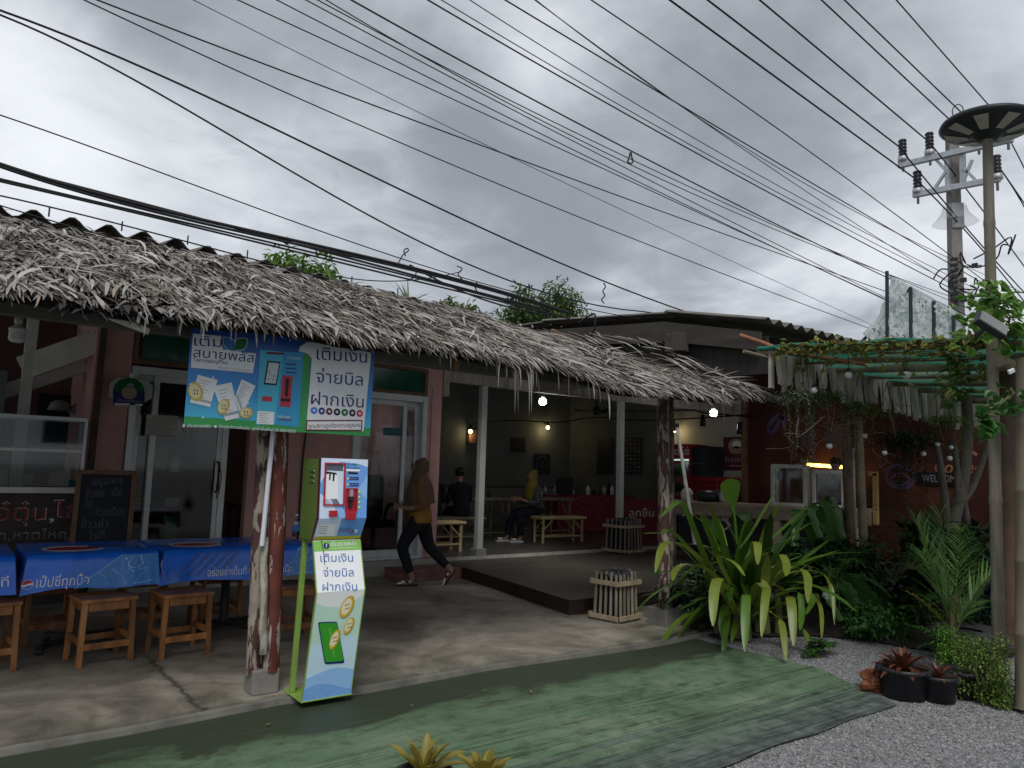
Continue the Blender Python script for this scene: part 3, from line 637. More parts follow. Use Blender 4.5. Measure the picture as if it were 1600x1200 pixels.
q = MB(); q.bar(GY(172, 495, 0.0)+V(0, 0, 0), GY(230, 517, -0.1), 0.075, 0.035, WHITE); tag(q.build('broken_board', bevel=0.004, loc=GY(200, 505, 0)), 'broken whitish board sticking out under the thatch by the stall corner', 'board')
# roof under-layer of the porch (battens and old boards closing the view up to the main roof)
def corr(x0, x1, pA, pB, pitch, amp, mat, thick=0.006, n=7, dz=None):
    """corrugated sheet: waves along X, pA/pB = (y,z) of low and high edge"""
    k = int((x1-x0)/pitch*n); vs = []; ux = np.linspace(x0, x1, k+1)
    L = math.hypot(pB[0]-pA[0], pB[1]-pA[1]); ny, nz = -(pB[1]-pA[1])/L, (pB[0]-pA[0])/L
    for x in ux:
        h = amp*(0.5+0.5*math.sin(2*math.pi*(x-x0)/pitch))
        for (y, z) in (pA, pB):
            for tt in (0, -thick): vs.append((x, y+ny*(h+tt), z+nz*(h+tt) + (dz(x) if dz else 0)))
    fs = []
    for i in range(k):
        a = 4*i; b = a+4; fs += [(a, b, b+2, a+2), (a+1, a+3, b+3, b+1), (a, a+1, b+1, b)]
    q = MB(); q.add(vs, fs, mat, True); return q
CORR = M('fibre_cement', (0.135, 0.125, 0.115), 0.85, 0.35, 4, (2, 0.5, 1), bmp=0.3)
mr_ = thing('corrugated_roof', 'dark wavy fibre cement roof edge showing above the thatch', 'roof', (2, 1.5, 3.1))
def rdz(x): return float(np.interp(x, [-3, 1.2, 2.3, 4.0, 5.2], [0, 0, -0.05, -0.15, -0.24]))
corr(-3.5, 5.1, (1.46, 3.10), (10.5, 4.55), 0.235, 0.075, CORR, dz=rdz).build('sheet', mr_)
corr(5.0, 6.7, (3.6, 3.30), (10.5, 4.35), 0.235, 0.075, CORR).build('sheet', mr_)
q = MB(); q.bar((-3.5, 1.64, 3.03), (1.2, 1.64, 3.03), 0.08, 0.1, BROWNW); q.bar((1.2, 1.64, 3.03), (4.9, 1.64, 2.80), 0.08, 0.1, BROWNW); q.span((-3.5, 4.5, 3.26), (6.6, 4.58, 3.36), BROWNW); q.build('purlin', mr_)
for i in range(12):
    q = MB(); x = -1.0+0.235*2*i; q.tube([(x, 1.52, 3.16+rdz(x)), (x, 1.52, 3.235+rdz(x))], 0.006, BLACK, 5); q.build('roof_bolt', mr_)

# ------------------------------------------------------------------ right hand roof over the hall and coffee corner
rr = thing('hall_roof', 'low grey corrugated roof with plank gable right of the thatch', 'roof', (7.0, 1.5, 3.0))
def gable():
    A = GX(1195, 503, 6.72); B = GX(1037, 490, 6.72); C_ = GX(845, 504, 6.72)
    q = corr(6.72, 12.9, (A.y, A.z), (B.y, B.z), 0.21, 0.06, CORR); q.build('sheet', rr)
    q = corr(6.72, 12.9, (B.y-0.05, B.z-0.03), (C_.y, C_.z), 0.21, 0.06, CORR); q.build('sheet', rr)
    q = corr(6.72, 12.9, (C_.y-0.05, C_.z-0.03), (12, C_.z+0.4), 0.21, 0.06, CORR); q.build('sheet', rr)
    PL = M('gable_plank', (0.050, 0.044, 0.037), 0.85, 0.3, 4, (3, 0.5, 3), bmp=0.35)
    q = MB()
    lo = [(A.y+0.05, A.z-0.10), (B.y, B.z-0.10), (B.y, B.z-0.34), (A.y+0.05, A.z-0.30)]
    q.slab([(6.70, y, z) for y, z in lo], (0.04, 0, 0), PL); hi = [(B.y+0.004, B.z-0.10), (C_.y, C_.z-0.12), (C_.y, C_.z-0.34), (B.y+0.004, B.z-0.36)]
    q.slab([(6.71, y, z) for y, z in hi], (0.04, 0, 0), PL); q.build('gable_plank', rr, 0.004)
    q = MB(); q.slab([(6.80, -0.05, 2.55), (6.80, 3.9, 2.62), (6.80, 3.9, 3.52), (6.80, 1.3, 3.28), (6.80, -0.05, 2.95)], (0.03, 0, 0), M('roof_void_dark', (0.03, 0.026, 0.024), 0.9, 0.4, 6, (4, 4, 0.5))); q.build('roof_void_panel', rr)  # dark panel stands in for the shaded void under the roof
    q = MB(); g0 = GX(1052, 535, 6.6); q.box((6.66, g0.y, g0.z), (0.16, 0.24, 0.22), M('grey_block', (0.06, 0.055, 0.05), 0.9, 0.3, 9)); q.build('rafter_end', rr, 0.01)
gable()
q = MB(); a = GX(1157, 524, 6.5); b = GX(1232, 552, 6.5); q.tube([a, a*0.5+b*0.5+V(0, 0, 0.01), b, b+V(0.5, -0.5, -0.1)], 0.022, M('rusty_pipe', (0.25, 0.10, 0.055), 0.6, 0.3, 9)); tag(q.build('rusty_pipe', loc=a), 'rusty orange pipe end sticking out below the hall roof gable', 'pipe')
q = MB(); q.tube(smooth_line([GX(905, 505, 6.3), GX(928, 490, 6.3), GX(928, 515, 6.3), GX(912, 535, 6.3), GX(885, 545, 6.2)], 5), 0.012, CABLE, 6); tag(q.build('looped_hose', loc=GX(905, 515, 6.3)), 'thin black hose looping over the thatch below the gable', 'hose')

# hall walls, ceiling
hw = thing('hall_wall', 'pale hall wall behind the seated people with lamps and posters', 'wall', (9, 9.6, 0.2))
q = MB(); q.span((5.66, 9.6, 0.2), (12.74, 9.74, 3.9), HALLW); q.span((12.6, 6.3, 0.2), (12.74, 9.6, 3.9), HALLW); q.span((12.6, 4.32, 0.2), (12.74, 6.3, 3.9), HALLW_LIT); q.build('plaster', hw)  # right end is the same wall, with the bulb's light put into its colour
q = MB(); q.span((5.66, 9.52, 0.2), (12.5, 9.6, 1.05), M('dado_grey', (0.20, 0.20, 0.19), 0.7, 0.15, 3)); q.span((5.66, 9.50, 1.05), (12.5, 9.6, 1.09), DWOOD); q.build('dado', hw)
cw = thing('coffee_wall', 'maroon painted coffee shop wall with hand painted lettering', 'wall', (12.6, 2, 0.1))
MAR = M('maroon_paint', (0.062, 0.018, 0.013), 0.75, 0.45, 1.3, bmp=0.3, c2=(0.12, 0.042, 0.020))
q = MB(); q.span((12.5, -1.2, -0.05), (12.62, 4.22, 3.6), MAR); q.build('painted_board', cw); q = MB(); q.span((12.42, 4.22, -0.05), (12.54, 4.32, 3.6), BROWNW); q.build('corner_post', cw)
q = MB(); p = Panel((12.498, 4.2, 3.0), (0, -1, 0), (0, 0, -1), q).frame(3.81, 1180, 500)
VIO = M('violet_paint', (0.10, 0.065, 0.14), 0.7, 0.2, 3, bmp=0); ORP = M('orange_paint', (0.36, 0.16, 0.09), 0.7, 0.3, 3, bmp=0)
def stroke(pts, w, mat, l=1): p.line([(v.x, v.y) for v in smooth_line([V(*p.px(*a), 0) for a in pts], 5)], w, mat, l)
stroke([(150, 565), (110, 590), (80, 640), (95, 665), (125, 640), (150, 590), (170, 570), (175, 640)], 0.10, VIO)
p.D(480, 690, 75, 60, flat('mural_disc', (0.05, 0.03, 0.035)), 0); p.D(310, 710, 45, 60, flat('mural_disc', (0.05, 0.03, 0.035)), 0)
p.T('c', (1070, 905), (1115, 905), 70, ORP, 0.02, 1, 0.2); p.T('off', (1130, 912), (1250, 912), 62, ORP, 0.01, 1, 0.25); p.T('ee', (1262, 912), (1350, 912), 58, ORP, 0.01, 1, 0.25); stroke([(1250, 800), (1270, 775), (1300, 790), (1320, 805)], 0.045, ORP)
stroke([(1230, 905), (1250, 860), (1255, 790)], 0.04, ORP)
stroke([(770, 900), (820, 870), (900, 880), (950, 940), (900, 1000), (820, 990), (780, 940), (800, 890)], 0.05, VIO); stroke([(800, 950), (860, 910), (920, 950), (860, 985), (810, 960)], 0.04, VIO)
q.build('mural', cw)
q = MB(); p2 = Panel(p.at(*p.px(965, 905))+V(-0.02, 0, 0), (0, -1, 0), (0, 0, -1), q); q.span((p2.o.x+0.001, p2.o.y, p2.o.z), (p2.o.x+0.018, p2.o.y-0.72, p2.o.z-0.2), INK); p2.text('WELCOME', 0.08, 0.64, 0.15, 0.16, flat('sign_grey', (0.25, 0.22, 0.25)), 0.01); tag(q.build('welcome_sign', loc=p2.o), 'small dark WELCOME sign on the maroon wall', 'sign')

# ------------------------------------------------------------------ porch posts
def m_peel(base, under, thr, sc=(20, 20, 4.5)):
    m, t, p = bsdf('peeling_paint', 0.7); n = texn(t, 1.0, 7, 0.62, 0.5, sc); n2 = texn(t, 5, 4)
    k = rampn(t, n, [(thr, (0, 0, 0)), (thr+0.025, (1, 1, 1))]); c = mixc(t, k, rampn(t, n2, [(0.3, mulc(base, 0.6)), (0.7, mulc(base, 1.25))]), rampn(t, n2, [(0.3, mulc(under, 0.55)), (0.65, under)]))
    t.links.new(c, p.inputs['Base Color']); bump(t, p, n, 0.5, 0.006); return m
PEEL = m_peel((0.13, 0.036, 0.028), (0.42, 0.38, 0.33), 0.56); PEEL2 = m_peel((0.075, 0.036, 0.03), (0.34, 0.29, 0.24), 0.50)
po = thing('porch_post', 'peeling red brown double porch post on a concrete block by the blue tables', 'post', (1.72, 0.27, 0))
q = MB()
def trunk(q, a, b, r, mat, n=12, k=9, wob=0.004, seed=0):
    pts = []; rs = []; rg = random.Random(seed)
    for i in range(k+1):
        t = i/k; pts.append(Vector(a).lerp(Vector(b), t)+V(rg.uniform(-wob, wob), rg.uniform(-wob, wob), 0)); rs.append(r*(1+rg.uniform(-0.05, 0.05)))
    q.tube(pts, rs, mat, n)
trunk(q, (1.775, 0.24, 0.13), (1.725, 0.24, 2.12), 0.058, PEEL, seed=3); q.build('post', po)
q = MB(); trunk(q, (1.672, 0.27, 0.12), (1.625, 0.27, 2.12), 0.045, PEEL2, seed=4); q.build('post', po)
q = MB(); trunk(q, (1.706, 0.195, 0.25), (1.665, 0.20, 0.98), 0.024, m_peel((0.25, 0.22, 0.19), (0.48, 0.45, 0.40), 0.45), seed=5); q.build('batten', po)
q = MB(); q.box((1.735, 0.28, 0.075), (0.17, 0.17, 0.15), CONC); q.build('footing', po, 0.008)
q = MB(); q.tube([(1.64, 0.165, 0.93), (1.675, 0.165, 2.1)], 0.016, M('tube_white', (0.66, 0.66, 0.74), 0.35, 0.05, 4, bmp=0)); tag(q.build('fluorescent_tube', loc=(1.64, 0.165, 0.93)), 'white tube fixed upright on the peeling porch post', 'tube')
po2 = thing('porch_post', 'dark double timber post on a concrete footing beside the strap leaved plant', 'post', (5.8, 0.45, 0))
q = MB(); a = GY(1037, 975, 0.45); trunk(q, (a.x-0.03, 0.42, -0.02), (a.x-0.06, 0.42, 2.3), 0.06, PEEL2, seed=8); q.build('post', po2)
q = MB(); trunk(q, (a.x+0.10, 0.46, -0.02), (a.x+0.06, 0.46, 2.3), 0.055, m_peel((0.05, 0.035, 0.03), (0.20, 0.165, 0.125), 0.5), seed=9); q.build('post', po2)
q = MB(); q.box((a.x+0.02, 0.44, 0.06), (0.26, 0.24, 0.2), CONC); q.build('footing', po2, 0.01)
def white_post(px, Yp, label, w=0.10):
    a = GY(px, 800, Yp); q = MB(); q.box((0, 0, 1.45), (w, w, 2.6), M('whitish_post', (0.40, 0.42, 0.39), 0.6, 0.15, 4)); t_ = thing('hall_post', label, 'post', (a.x, Yp, 0.15)); q2 = q.v; q.v = [(v[0]+a.x, v[1]+Yp, v[2]) for v in q2]; q.build('post', t_, 0.006)
    q = MB(); q.box((a.x, Yp, 0.23), (w+0.08, w+0.08, 0.12), CONC); q.build('footing', t_, 0.006)
white_post(968, 4.62, 'slim whitish hall post left of the fridges'); white_post(749, 4.62, 'slim whitish hall post beside the green bench, nearer the glass door')
q = MB(); q.span((5.66, 4.56, 2.72), (12.5, 4.68, 2.90), GREYW); q.span((5.66, 4.56, 2.5), (5.76, 4.68, 2.72), GREYW); tag(q.build('hall_beam', bevel=0.006), 'weathered beam across the front of the hall', 'beam')
# ------------------------------------------------------------------ pergola, bamboo fringe
pg = thing('pergola', 'bamboo pergola with green shade net over the plants on the right', 'pergola', (8, -1.5, 2.4))
def bamboo(q, a, b, r, mat, node=0.32, n=10, taper=1.0):
    a, b = Vector(a), Vector(b); L = (b-a).length; k = max(1, int(L/node)); pts = []; rs = []
    for i in range(k):
        for t, f in ((0.02, 1.10), (0.06, 1.0), (0.94, 1.0), (0.98, 1.10)):
            s = (i+t)/k; pts.append(a.lerp(b, s)); rs.append(r*f*(1+(taper-1)*s))
    q.tube(pts, rs, mat, n)
def frz(x): return 2.70 - (x-6.5)*0.031
for i, x in enumerate(np.arange(6.40, 11.6, 0.62)):
    q = MB(); bamboo(q, (x, -0.22, frz(x)+0.01), (x+0.1, -3.1, frz(x)-0.19), 0.038+0.006*(i % 3), [BAM, BAMD, BAM][i % 3]); q.build('bamboo_pole', pg)
q = MB(); bamboo(q, (6.2, -2.42, 2.38), (9.6, -2.42, 2.30), 0.045, BAMD); q.build('front_beam', pg); q = MB(); bamboo(q, (6.4, -0.28, 2.72), (11.9, -0.28, 2.55), 0.04, BAMD); q.build('back_beam', pg)
def m_net():
    m, t, p = bsdf('green_shade_net', 0.8); c = (0.012, 0.15, 0.10); p.inputs['Base Color'].default_value = (*c, 1)
    tr = nd(t, 'ShaderNodeBsdfTranslucent'); tr.inputs[0].default_value = (*c, 1); tp = nd(t, 'ShaderNodeBsdfTransparent'); a = nd(t, 'ShaderNodeMixShader'); b = nd(t, 'ShaderNodeMixShader'); a.inputs[0].default_value = 0.5
    t.links.new(p.outputs[0], a.inputs[1]); t.links.new(tr.outputs[0], a.inputs[2]); t.links.new(rampn(t, texn(t, 2.0, 4), [(0.35, (0.05, 0.05, 0.05)), (0.65, (0.35, 0.35, 0.35))]), b.inputs[0]); t.links.new(a.outputs[0], b.inputs[1]); t.links.new(tp.outputs[0], b.inputs[2]); t.links.new(b.outputs[0], t.nodes['Material Output'].inputs[0]); return m
NETM = m_net(); NETR = M('green_net_roll', (0.012, 0.13, 0.09), 0.8, 0.4, 9)
def net():
    q = MB(); xs = np.linspace(6.36, 11.8, 60); ys = np.linspace(-0.2, -2.75, 22); vs = []
    for i, x in enumerate(xs):
        for j, y in enumerate(ys): vs.append((x, y, frz(x)+0.060+0.085*y*0.9 - 0.035*abs(math.sin(x*7.4)) + 0.02*math.sin(y*5+x)))
    q.add(vs, [(i*22+j, (i+1)*22+j, (i+1)*22+j+1, i*22+j+1) for i in range(59) for j in range(21)], NETM, True)
    q.tube([(6.35+0.012*math.sin(y*9), y, frz(6.35)+0.060+0.085*y*0.9+0.012*math.sin(y*7)) for y in np.linspace(-0.25, -2.75, 30)], 0.024, NETR, 6)
    return q
net().build('shade_net', pg)
fr = thing('bamboo_fringe', 'row of short weathered split bamboo slats hanging along the pergola back edge', 'fringe', (9, -0.35, 2.4))
def fringe():
    x = 6.42; k = 0
    FM = [M('split_bamboo_%s' % s, c, 0.85, 0.45, 5, (4, 4, 0.7), bmp=0.45) for s, c in (('pale', (0.40, 0.38, 0.33)), ('mid', (0.30, 0.28, 0.235)), ('dark', (0.20, 0.18, 0.15)))]
    while x < 11.5:
        w = rnd(0.075, 0.135); L = rnd(0.30, 0.42); q = MB(); tilt = rnd(-0.03, 0.05); z = frz(x)+rnd(-0.01, 0.03); vs = []
        for zz, s in ((z, 0), (z-L*0.5, 0.5), (z-L, 1)):
            for j in range(5):
                a = math.pi*j/4; vs.append((x - math.cos(a)*w/2 + tilt*s*2, -0.35 - math.sin(a)*w*0.33 + rnd(-.003, .003), zz+rnd(-.012, .012)*(s == 1)))
        q.add(vs, [(i*5+j, (i+1)*5+j, (i+1)*5+j+1, i*5+j+1) for i in range(2) for j in range(4)], random.choice(FM), True)
        q.build('slat', fr); x += w + (rnd(0.015, 0.05) if random.random() < 0.2 else 0.004); k += 1
fringe()
q = MB(); q.tube([(6.0, -0.33, 2.66), (8, -0.33, frz(8)-0.08), (11.6, -0.33, frz(11.6)-0.05)], 0.018, BAMD, 8); q.build('rail', fr)

# ------------------------------------------------------------------ upright poles on the right
def m_oldbamboo():
    return M('old_bamboo', (0.145, 0.127, 0.10), 0.65, 0.4, 3, (5, 5, 0.5), bmp=0.3, c2=(0.22, 0.20, 0.16))
OLDB = m_oldbamboo()
BIG = M('big_bamboo', (0.17, 0.142, 0.10), 0.55, 0.2, 3, (4, 4, 0.5), bmp=0.2)
lp = thing('solar_street_lamp', 'tall bamboo pole topped by a round black solar lamp disc', 'lamp', (6.1, -2.37, -0.05))
base = GY(1562, 1085, -2.37); top = GY(1543, 216, -2.37)
q = MB(); bamboo(q, base+V(0, 0, -0.06), top, 0.043, OLDB, 0.62, 12, 0.86); q.build('pole', lp)
def disc_lamp():
    c = GY(1543, 207, -2.37)+V(0, 0, 0.02); rot = Matrix.Rotation(R(0), 3, 'Y')
    # dish rotated about the line of sight a little: seen from below, tipped up to the right
    tilt = Matrix.Rotation(R(4.0), 3, FW) ; q = MB(); n = 40
    r0 = 0.33
    q.lathe([(0.0, 0.085), (0.2, 0.08), (r0, 0.055), (r0+0.01, 0.03), (r0-0.01, 0.012), (0.10, -0.05), (0.07, -0.085), (0.0, -0.09)], c, PLASB, n, tilt); d = q.build('lamp_disc', lp)
    LED = M('led_panel_grey', (0.42, 0.41, 0.34), 0.4, 0.1, 20)
    for k in range(8):
        a = 2*math.pi*k/8+0.2; q = MB(); P = []
        for ra, da in ((0.135, -0.22), (r0-0.03, -0.17), (r0-0.03, 0.17), (0.135, 0.22)):
            z = 0.012 + (ra-(r0-0.01))/(0.10-(r0-0.01))*(-0.062) - 0.006; P.append(tilt @ V(ra*math.cos(a+da), ra*math.sin(a+da), z) + c)
        q.poly(P[::-1], LED); q.build('led_panel', d)
disc_lamp()
bp = thing('bamboo_post', 'thick pale bamboo post nearest the camera at the right edge', 'post', (5.75, -2.6, -0.05))
q = MB(); bamboo(q, GY(1607, 1112, -2.61), GY(1607, 560, -2.61), 0.078, BIG, 0.42, 14); q.build('pole', bp)
q = MB(); a = GY(1578, 1000, -2.2); trunk(q, GY(1577, 1010, -1.9), GY(1572, 560, -1.9), 0.075, DWOOD, seed=21); tag(q.build('dark_post', loc=GY(1577, 1010, -1.9)), 'dark timber post between the lamp pole and the thick bamboo post', 'post')
# darker posts under the pergola
def stick(name, label, cat, px, Yp, r, mat, seed, group=None, node=False):
    q = MB(); P = [GY(x, y, Yp) for x, y in px]
    if node: bamboo(q, P[0], P[-1], r, mat, 0.45)
    else: q.tube(smooth_line(P, 4), [r*(1-0.25*i/max(1, (len(smooth_line(P, 4))-1))) for i in range(len(smooth_line(P, 4)))], mat, 10)
    return tag(q.build(name, loc=P[0]), label, cat, group)
stick('pergola_post', 'dark pergola post rising behind the hanging plants', 'post', [(1333, 900), (1322, 700), (1322, 560)], -0.2, 0.055, DWOOD, 1)
stick('pergola_post', 'pale bamboo pergola post right of the small glass cases', 'post', [(1352, 900), (1348, 760), (1340, 640)], -0.15, 0.048, BAMD, 2, node=True)
stick('thin_stake', 'thin grey stake beside the pale pergola post', 'stake', [(1337, 890), (1333, 700)], -0.1, 0.022, GREYW, 3)
TR = M('grey_bark', (0.11, 0.094, 0.078), 0.85, 0.35, 7, (3, 3, 0.6), bmp=0.5)
lt = thing('leaning_tree', 'bare grey tree with several crossing stems under the pergola', 'tree', GY(1490, 930, -0.6))
for pts, r in (([(1500, 930), (1488, 830), (1505, 750), (1512, 660), (1505, 600)], 0.085), ([(1482, 920), (1478, 800), (1468, 720), (1462, 690)], 0.05), ([(1530, 930), (1508, 800), (1496, 740), (1490, 690)], 0.05), ([(1470, 925), (1490, 810), (1520, 760), (1545, 690), (1560, 640)], 0.05), ([(1510, 930), (1498, 840), (1494, 700)], 0.035)):
    q = MB(); P = smooth_line([GY(x, y, -0.6) for x, y in pts], 4); q.tube(P, [r*(1-0.35*i/len(P)) for i in range(len(P))], TR, 9); q.build('trunk', lt)

# ------------------------------------------------------------------ torn banner on its frame above the pergola
bn = thing('torn_banner', 'torn translucent banner on black uprights above the pergola', 'banner', (9, -0.5, 2.7))
XB = 9.0; IRON = M('black_iron', (0.03, 0.035, 0.045), 0.5, 0.2, 8)
for x, yt in ((1384, 423), (1421, 450), (1457, 470), (1488, 492)):
    q = MB(); q.bar(GX(x, 545, XB)+V(0.03, 0, -0.2), GX(x, yt, XB)+V(0.03, 0, 0), 0.032, 0.032, IRON); q.build('upright', bn)
q = MB(); q.bar(GX(1420, 448, XB)+V(0.06, 0, 0), GX(1296, 540, XB)+V(0.6, 0, 0), 0.03, 0.03, IRON); q.build('brace', bn)
def m_banner():
    m, t, p = bsdf('faded_banner', 0.35, 0, 0.5); n = texn(t, 3.2, 6, 0.65, 1.2); n2 = texn(t, 14, 5, 0.6, 1.5)
    col = rampn(t, n2, [(0.36, (0.25, 0.42, 0.36)), (0.45, (0.62, 0.71, 0.68)), (0.58, (0.93, 0.95, 0.94))])
    t.links.new(col, p.inputs['Base Color']); tr = nd(t, 'ShaderNodeBsdfTranslucent'); t.links.new(col, tr.inputs[0]); tp = nd(t, 'ShaderNodeBsdfTransparent')
    m1 = nd(t, 'ShaderNodeMixShader'); m1.inputs[0].default_value = 0.55; t.links.new(p.outputs[0], m1.inputs[1]); t.links.new(tr.outputs[0], m1.inputs[2])
    m2 = nd(t, 'ShaderNodeMixShader'); t.links.new(rampn(t, n, [(0.35, (0.0, 0.0, 0.0)), (0.7, (0.25, 0.25, 0.25))]), m2.inputs[0]); t.links.new(m1.outputs[0], m2.inputs[1]); t.links.new(tp.outputs[0], m2.inputs[2])
    t.links.new(m2.outputs[0], t.nodes['Material Output'].inputs[0]); bump(t, p, n, 0.6, 0.04); return m
def banner_sheet():
    q = MB(); top = [(1385, 428), (1412, 442), (1440, 456), (1470, 474), (1503, 492)]; bot = [(1343, 520), (1372, 540), (1412, 548), (1455, 545), (1500, 545)]
    vs = []; nx, ny = 20, 12
    for i in range(nx+1):
        s = i/nx*4; a = int(min(3, s)); f = s-a
        tp_ = (top[a][0]*(1-f)+top[a+1][0]*f, top[a][1]*(1-f)+top[a+1][1]*f); bt = (bot[a][0]*(1-f)+bot[a+1][0]*f, bot[a][1]*(1-f)+bot[a+1][1]*f)
        for j in range(ny+1):
            t = j/ny; x = tp_[0]*(1-t)+bt[0]*t + (14*math.sin(t*math.pi)*(1-i/nx)); y = tp_[1]*(1-t)+bt[1]*t
            P = GX(x, y, XB); vs.append(P + V(0.06+0.03*math.sin(i*1.3+j*0.8)+0.02*math.sin(j*1.7-i), 0, 0))
    q.add(vs, [(i*(ny+1)+j, (i+1)*(ny+1)+j, (i+1)*(ny+1)+j+1, i*(ny+1)+j+1) for i in range(nx) for j in range(ny)], m_banner(), True); return q
banner_sheet().build('banner_sheet', bn)
q = MB(); P = Panel(GX(1340, 430, XB)+V(0.01, 0, 0), (0, -1, 0), (0, 0, -1), q).frame(3, 1300, 150); GT = flat('banner_letter', (0.62, 0.66, 0.64)); DT = flat('banner_ink', (0.03, 0.05, 0.05))
q2 = []
for pts in ([(290, 900), (310, 880), (335, 880), (350, 900), (330, 925), (300, 920)], [(395, 985), (410, 960), (425, 990), (440, 960), (455, 990)], [(480, 990), (500, 975), (520, 990), (505, 1015), (485, 1005)], [(530, 1010), (545, 985), (560, 1010)], [(300, 950), (320, 935), (340, 960), (325, 980)]):
    P.line([(v.x, v.y) for v in smooth_line([V(*P.px(*a), 0) for a in pts], 4)], 0.035, GT, 2)
for x, y in ((190, 1090), (215, 1105), (245, 1110), (275, 1120), (300, 1112), (330, 1120), (365, 1135), (420, 1125)): P.line([P.px(x, y), P.px(x+12, y+6), P.px(x+8, y+18)], 0.012, DT, 2)
q.build('banner_lettering', bn)

# ------------------------------------------------------------------ concrete utility pole
PX = 18.8; up_ = thing('utility_pole', 'tall concrete electricity pole with two steel crossarms behind the pergola', 'pole', GX(1500, 800, PX))
b0 = GX(1500, 700, PX); t0 = GX(1487, 190, PX)
q = MB(); q.tube([b0, t0], [0.21, 0.165], CONC, 4, smooth=False); q.build('pole', up_, 0.02)
q = MB(); a = GX(1494, 358, PX); b = GX(1493, 320, PX); q.tube([a, b], [0.195, 0.19], M('white_band', (0.30, 0.30, 0.31), 0.6, 0.05, 4), 4, smooth=False); q.build('white_band', up_, 0.02)
def m_guard():
    m, t, p = bsdf('guard_cone', 0.9, 0, 0.0); p.inputs['Base Color'].default_value = (0.4, 0.4, 0.41, 1); tp = nd(t, 'ShaderNodeBsdfTransparent'); b = nd(t, 'ShaderNodeMixShader'); b.inputs[0].default_value = 0.72
    t.links.new(p.outputs[0], b.inputs[1]); t.links.new(tp.outputs[0], b.inputs[2]); t.links.new(b.outputs[0], t.nodes['Material Output'].inputs[0]); return m
GUARD = m_guard()
q = MB(); c = GX(1492, 340, PX); q.lathe([(0.24, 0.3), (0.30, 0.1), (0.46, -0.12), (0.50, -0.14)], c, GUARD, 20); q.build('climbing_guard', up_)
arms = []
for (x0, y0), (x1, y1) in (((1404, 259), (1583, 217)), ((1427, 305), (1563, 279))):
    q = MB(); q.bar(GX(x0, y0, PX-0.28), GX(x1, y1, PX-0.28), 0.12, 0.14, STEEL); q.build('crossarm', up_, 0.01)
q = MB(); 
for (x0, y0), (x1, y1) in (((1460, 295), (1482, 262)), ((1519, 250), (1505, 283)), ((1463, 250), (1481, 270)), ((1505, 262), (1530, 287))): q.bar(GX(x0, y0, PX-0.25), GX(x1, y1, PX-0.25), 0.06, 0.06, STEEL)
q.bar(GX(1480, 242, PX-0.2), GX(1482, 300, PX-0.2), 0.12, 0.1, STEEL); q.bar(GX(1504, 238, PX-0.2), GX(1505, 294, PX-0.2), 0.12, 0.1, STEEL); q.build('brace', up_)
INS = M('insulator_dark', (0.02, 0.02, 0.025), 0.35, 0.2, 9)
for x, y in ((1411, 250), (1453, 240), (1434, 300), (1529, 222), (1575, 214), (1558, 278)):
    c = GX(x, y, PX-0.28); q = MB(); prof = [(0.0, 0.56)]
    for k in range(5): prof += [(0.085, 0.53-k*0.09), (0.105, 0.49-k*0.09), (0.08, 0.46-k*0.09)]
    prof += [(0.06, 0.06), (0.0, 0.06)]; q.lathe(prof, c, INS, 12); i_ = q.build('insulator', up_); q = MB(); q.lathe([(0.0, 0.08), (0.12, 0.08), (0.12, -0.04), (0.03, -0.06), (0.03, -0.3), (0, -0.3)], c, STEEL, 10); q.build('pin', i_)
def junk():
    q = MB(); rg = random.Random(5)
    for y in range(405, 480, 9):
        c = GX(1491, y, PX-0.32); q.box(c, (0.06, 0.16, 0.06), PLASB)
    for k in range(8):
        a = GX(1500+rg.uniform(0, 30), rg.uniform(400, 480), PX-0.3); P = [a]
        for _ in range(4): P.append(P[-1]+V(rg.uniform(-.2, .2), rg.uniform(-.35, .35), rg.uniform(-.4, .4)))
        q.tube(smooth_line(P, 4), 0.018, CABLE, 5)
    for k in range(5): c = GX(1503+rg.uniform(0, 24), rg.uniform(405, 480), PX-0.3); q.box(c, (0.06, 0.12, 0.10), PLASB)
    return q
junk().build('cable_clutter', up_)
q = MB(); q.tube(smooth_line([GX(1492, 190, PX), GX(1488, 172, PX), GX(1497, 163, PX), GX(1505, 170, PX), GX(1500, 183, PX)], 5), 0.012, CABLE, 5); q.build('wire_loop', up_)

# ------------------------------------------------------------------ overhead lines
def wire(pts, Yp, r, label, group, ext=(10, 14), br=0):
    def run(A, dg):                               # one clean hanging curve through the sightings of a span
        A = np.array(A, dtype=float); cf = np.polyfit(A[:, 0], A[:, 1], min(dg, len(A)-1)); return [GY(x, float(np.polyval(cf, x)), Yp) for x in np.linspace(A[0, 0], A[-1, 0], 30)]
    L = run(pts, 3 if Yp < 2 and len(pts) > 5 else 2) if not br else run(pts[:br+1], 1) + run(pts[br:], 2)[1:]; P = L
    if ext[0]: d = (L[0]-L[2]).normalized(); L = [L[0]+d*ext[0]] + L
    if ext[1]: d = (L[-1]-L[-3]).normalized(); L = L + [L[-1]+d*ext[1]]
    q = MB(); q.tube(L, r, CABLE, 6); return tag(q.build('power_line', loc=P[0]), label, 'cable', group)
GP = 'overhead wires to the concrete pole'
POWER = [[(1045, 0), (1200, 110), (1350, 220), (1432, 282), (1487, 335), (1547, 407), (1600, 470)], [(1102, 0), (1250, 105), (1410, 236), (1487, 330), (1543, 393), (1600, 457)],
         [(1185, 0), (1325, 112), (1452, 224), (1487, 262), (1540, 338), (1600, 415)], [(1282, 0), (1400, 105), (1487, 192), (1531, 224), (1560, 262), (1600, 322)], [(1320, 0), (1412, 90), (1505, 178), (1531, 222), (1562, 258), (1600, 318)],
         [(1400, 0), (1470, 78), (1545, 165), (1575, 214), (1600, 262)]]
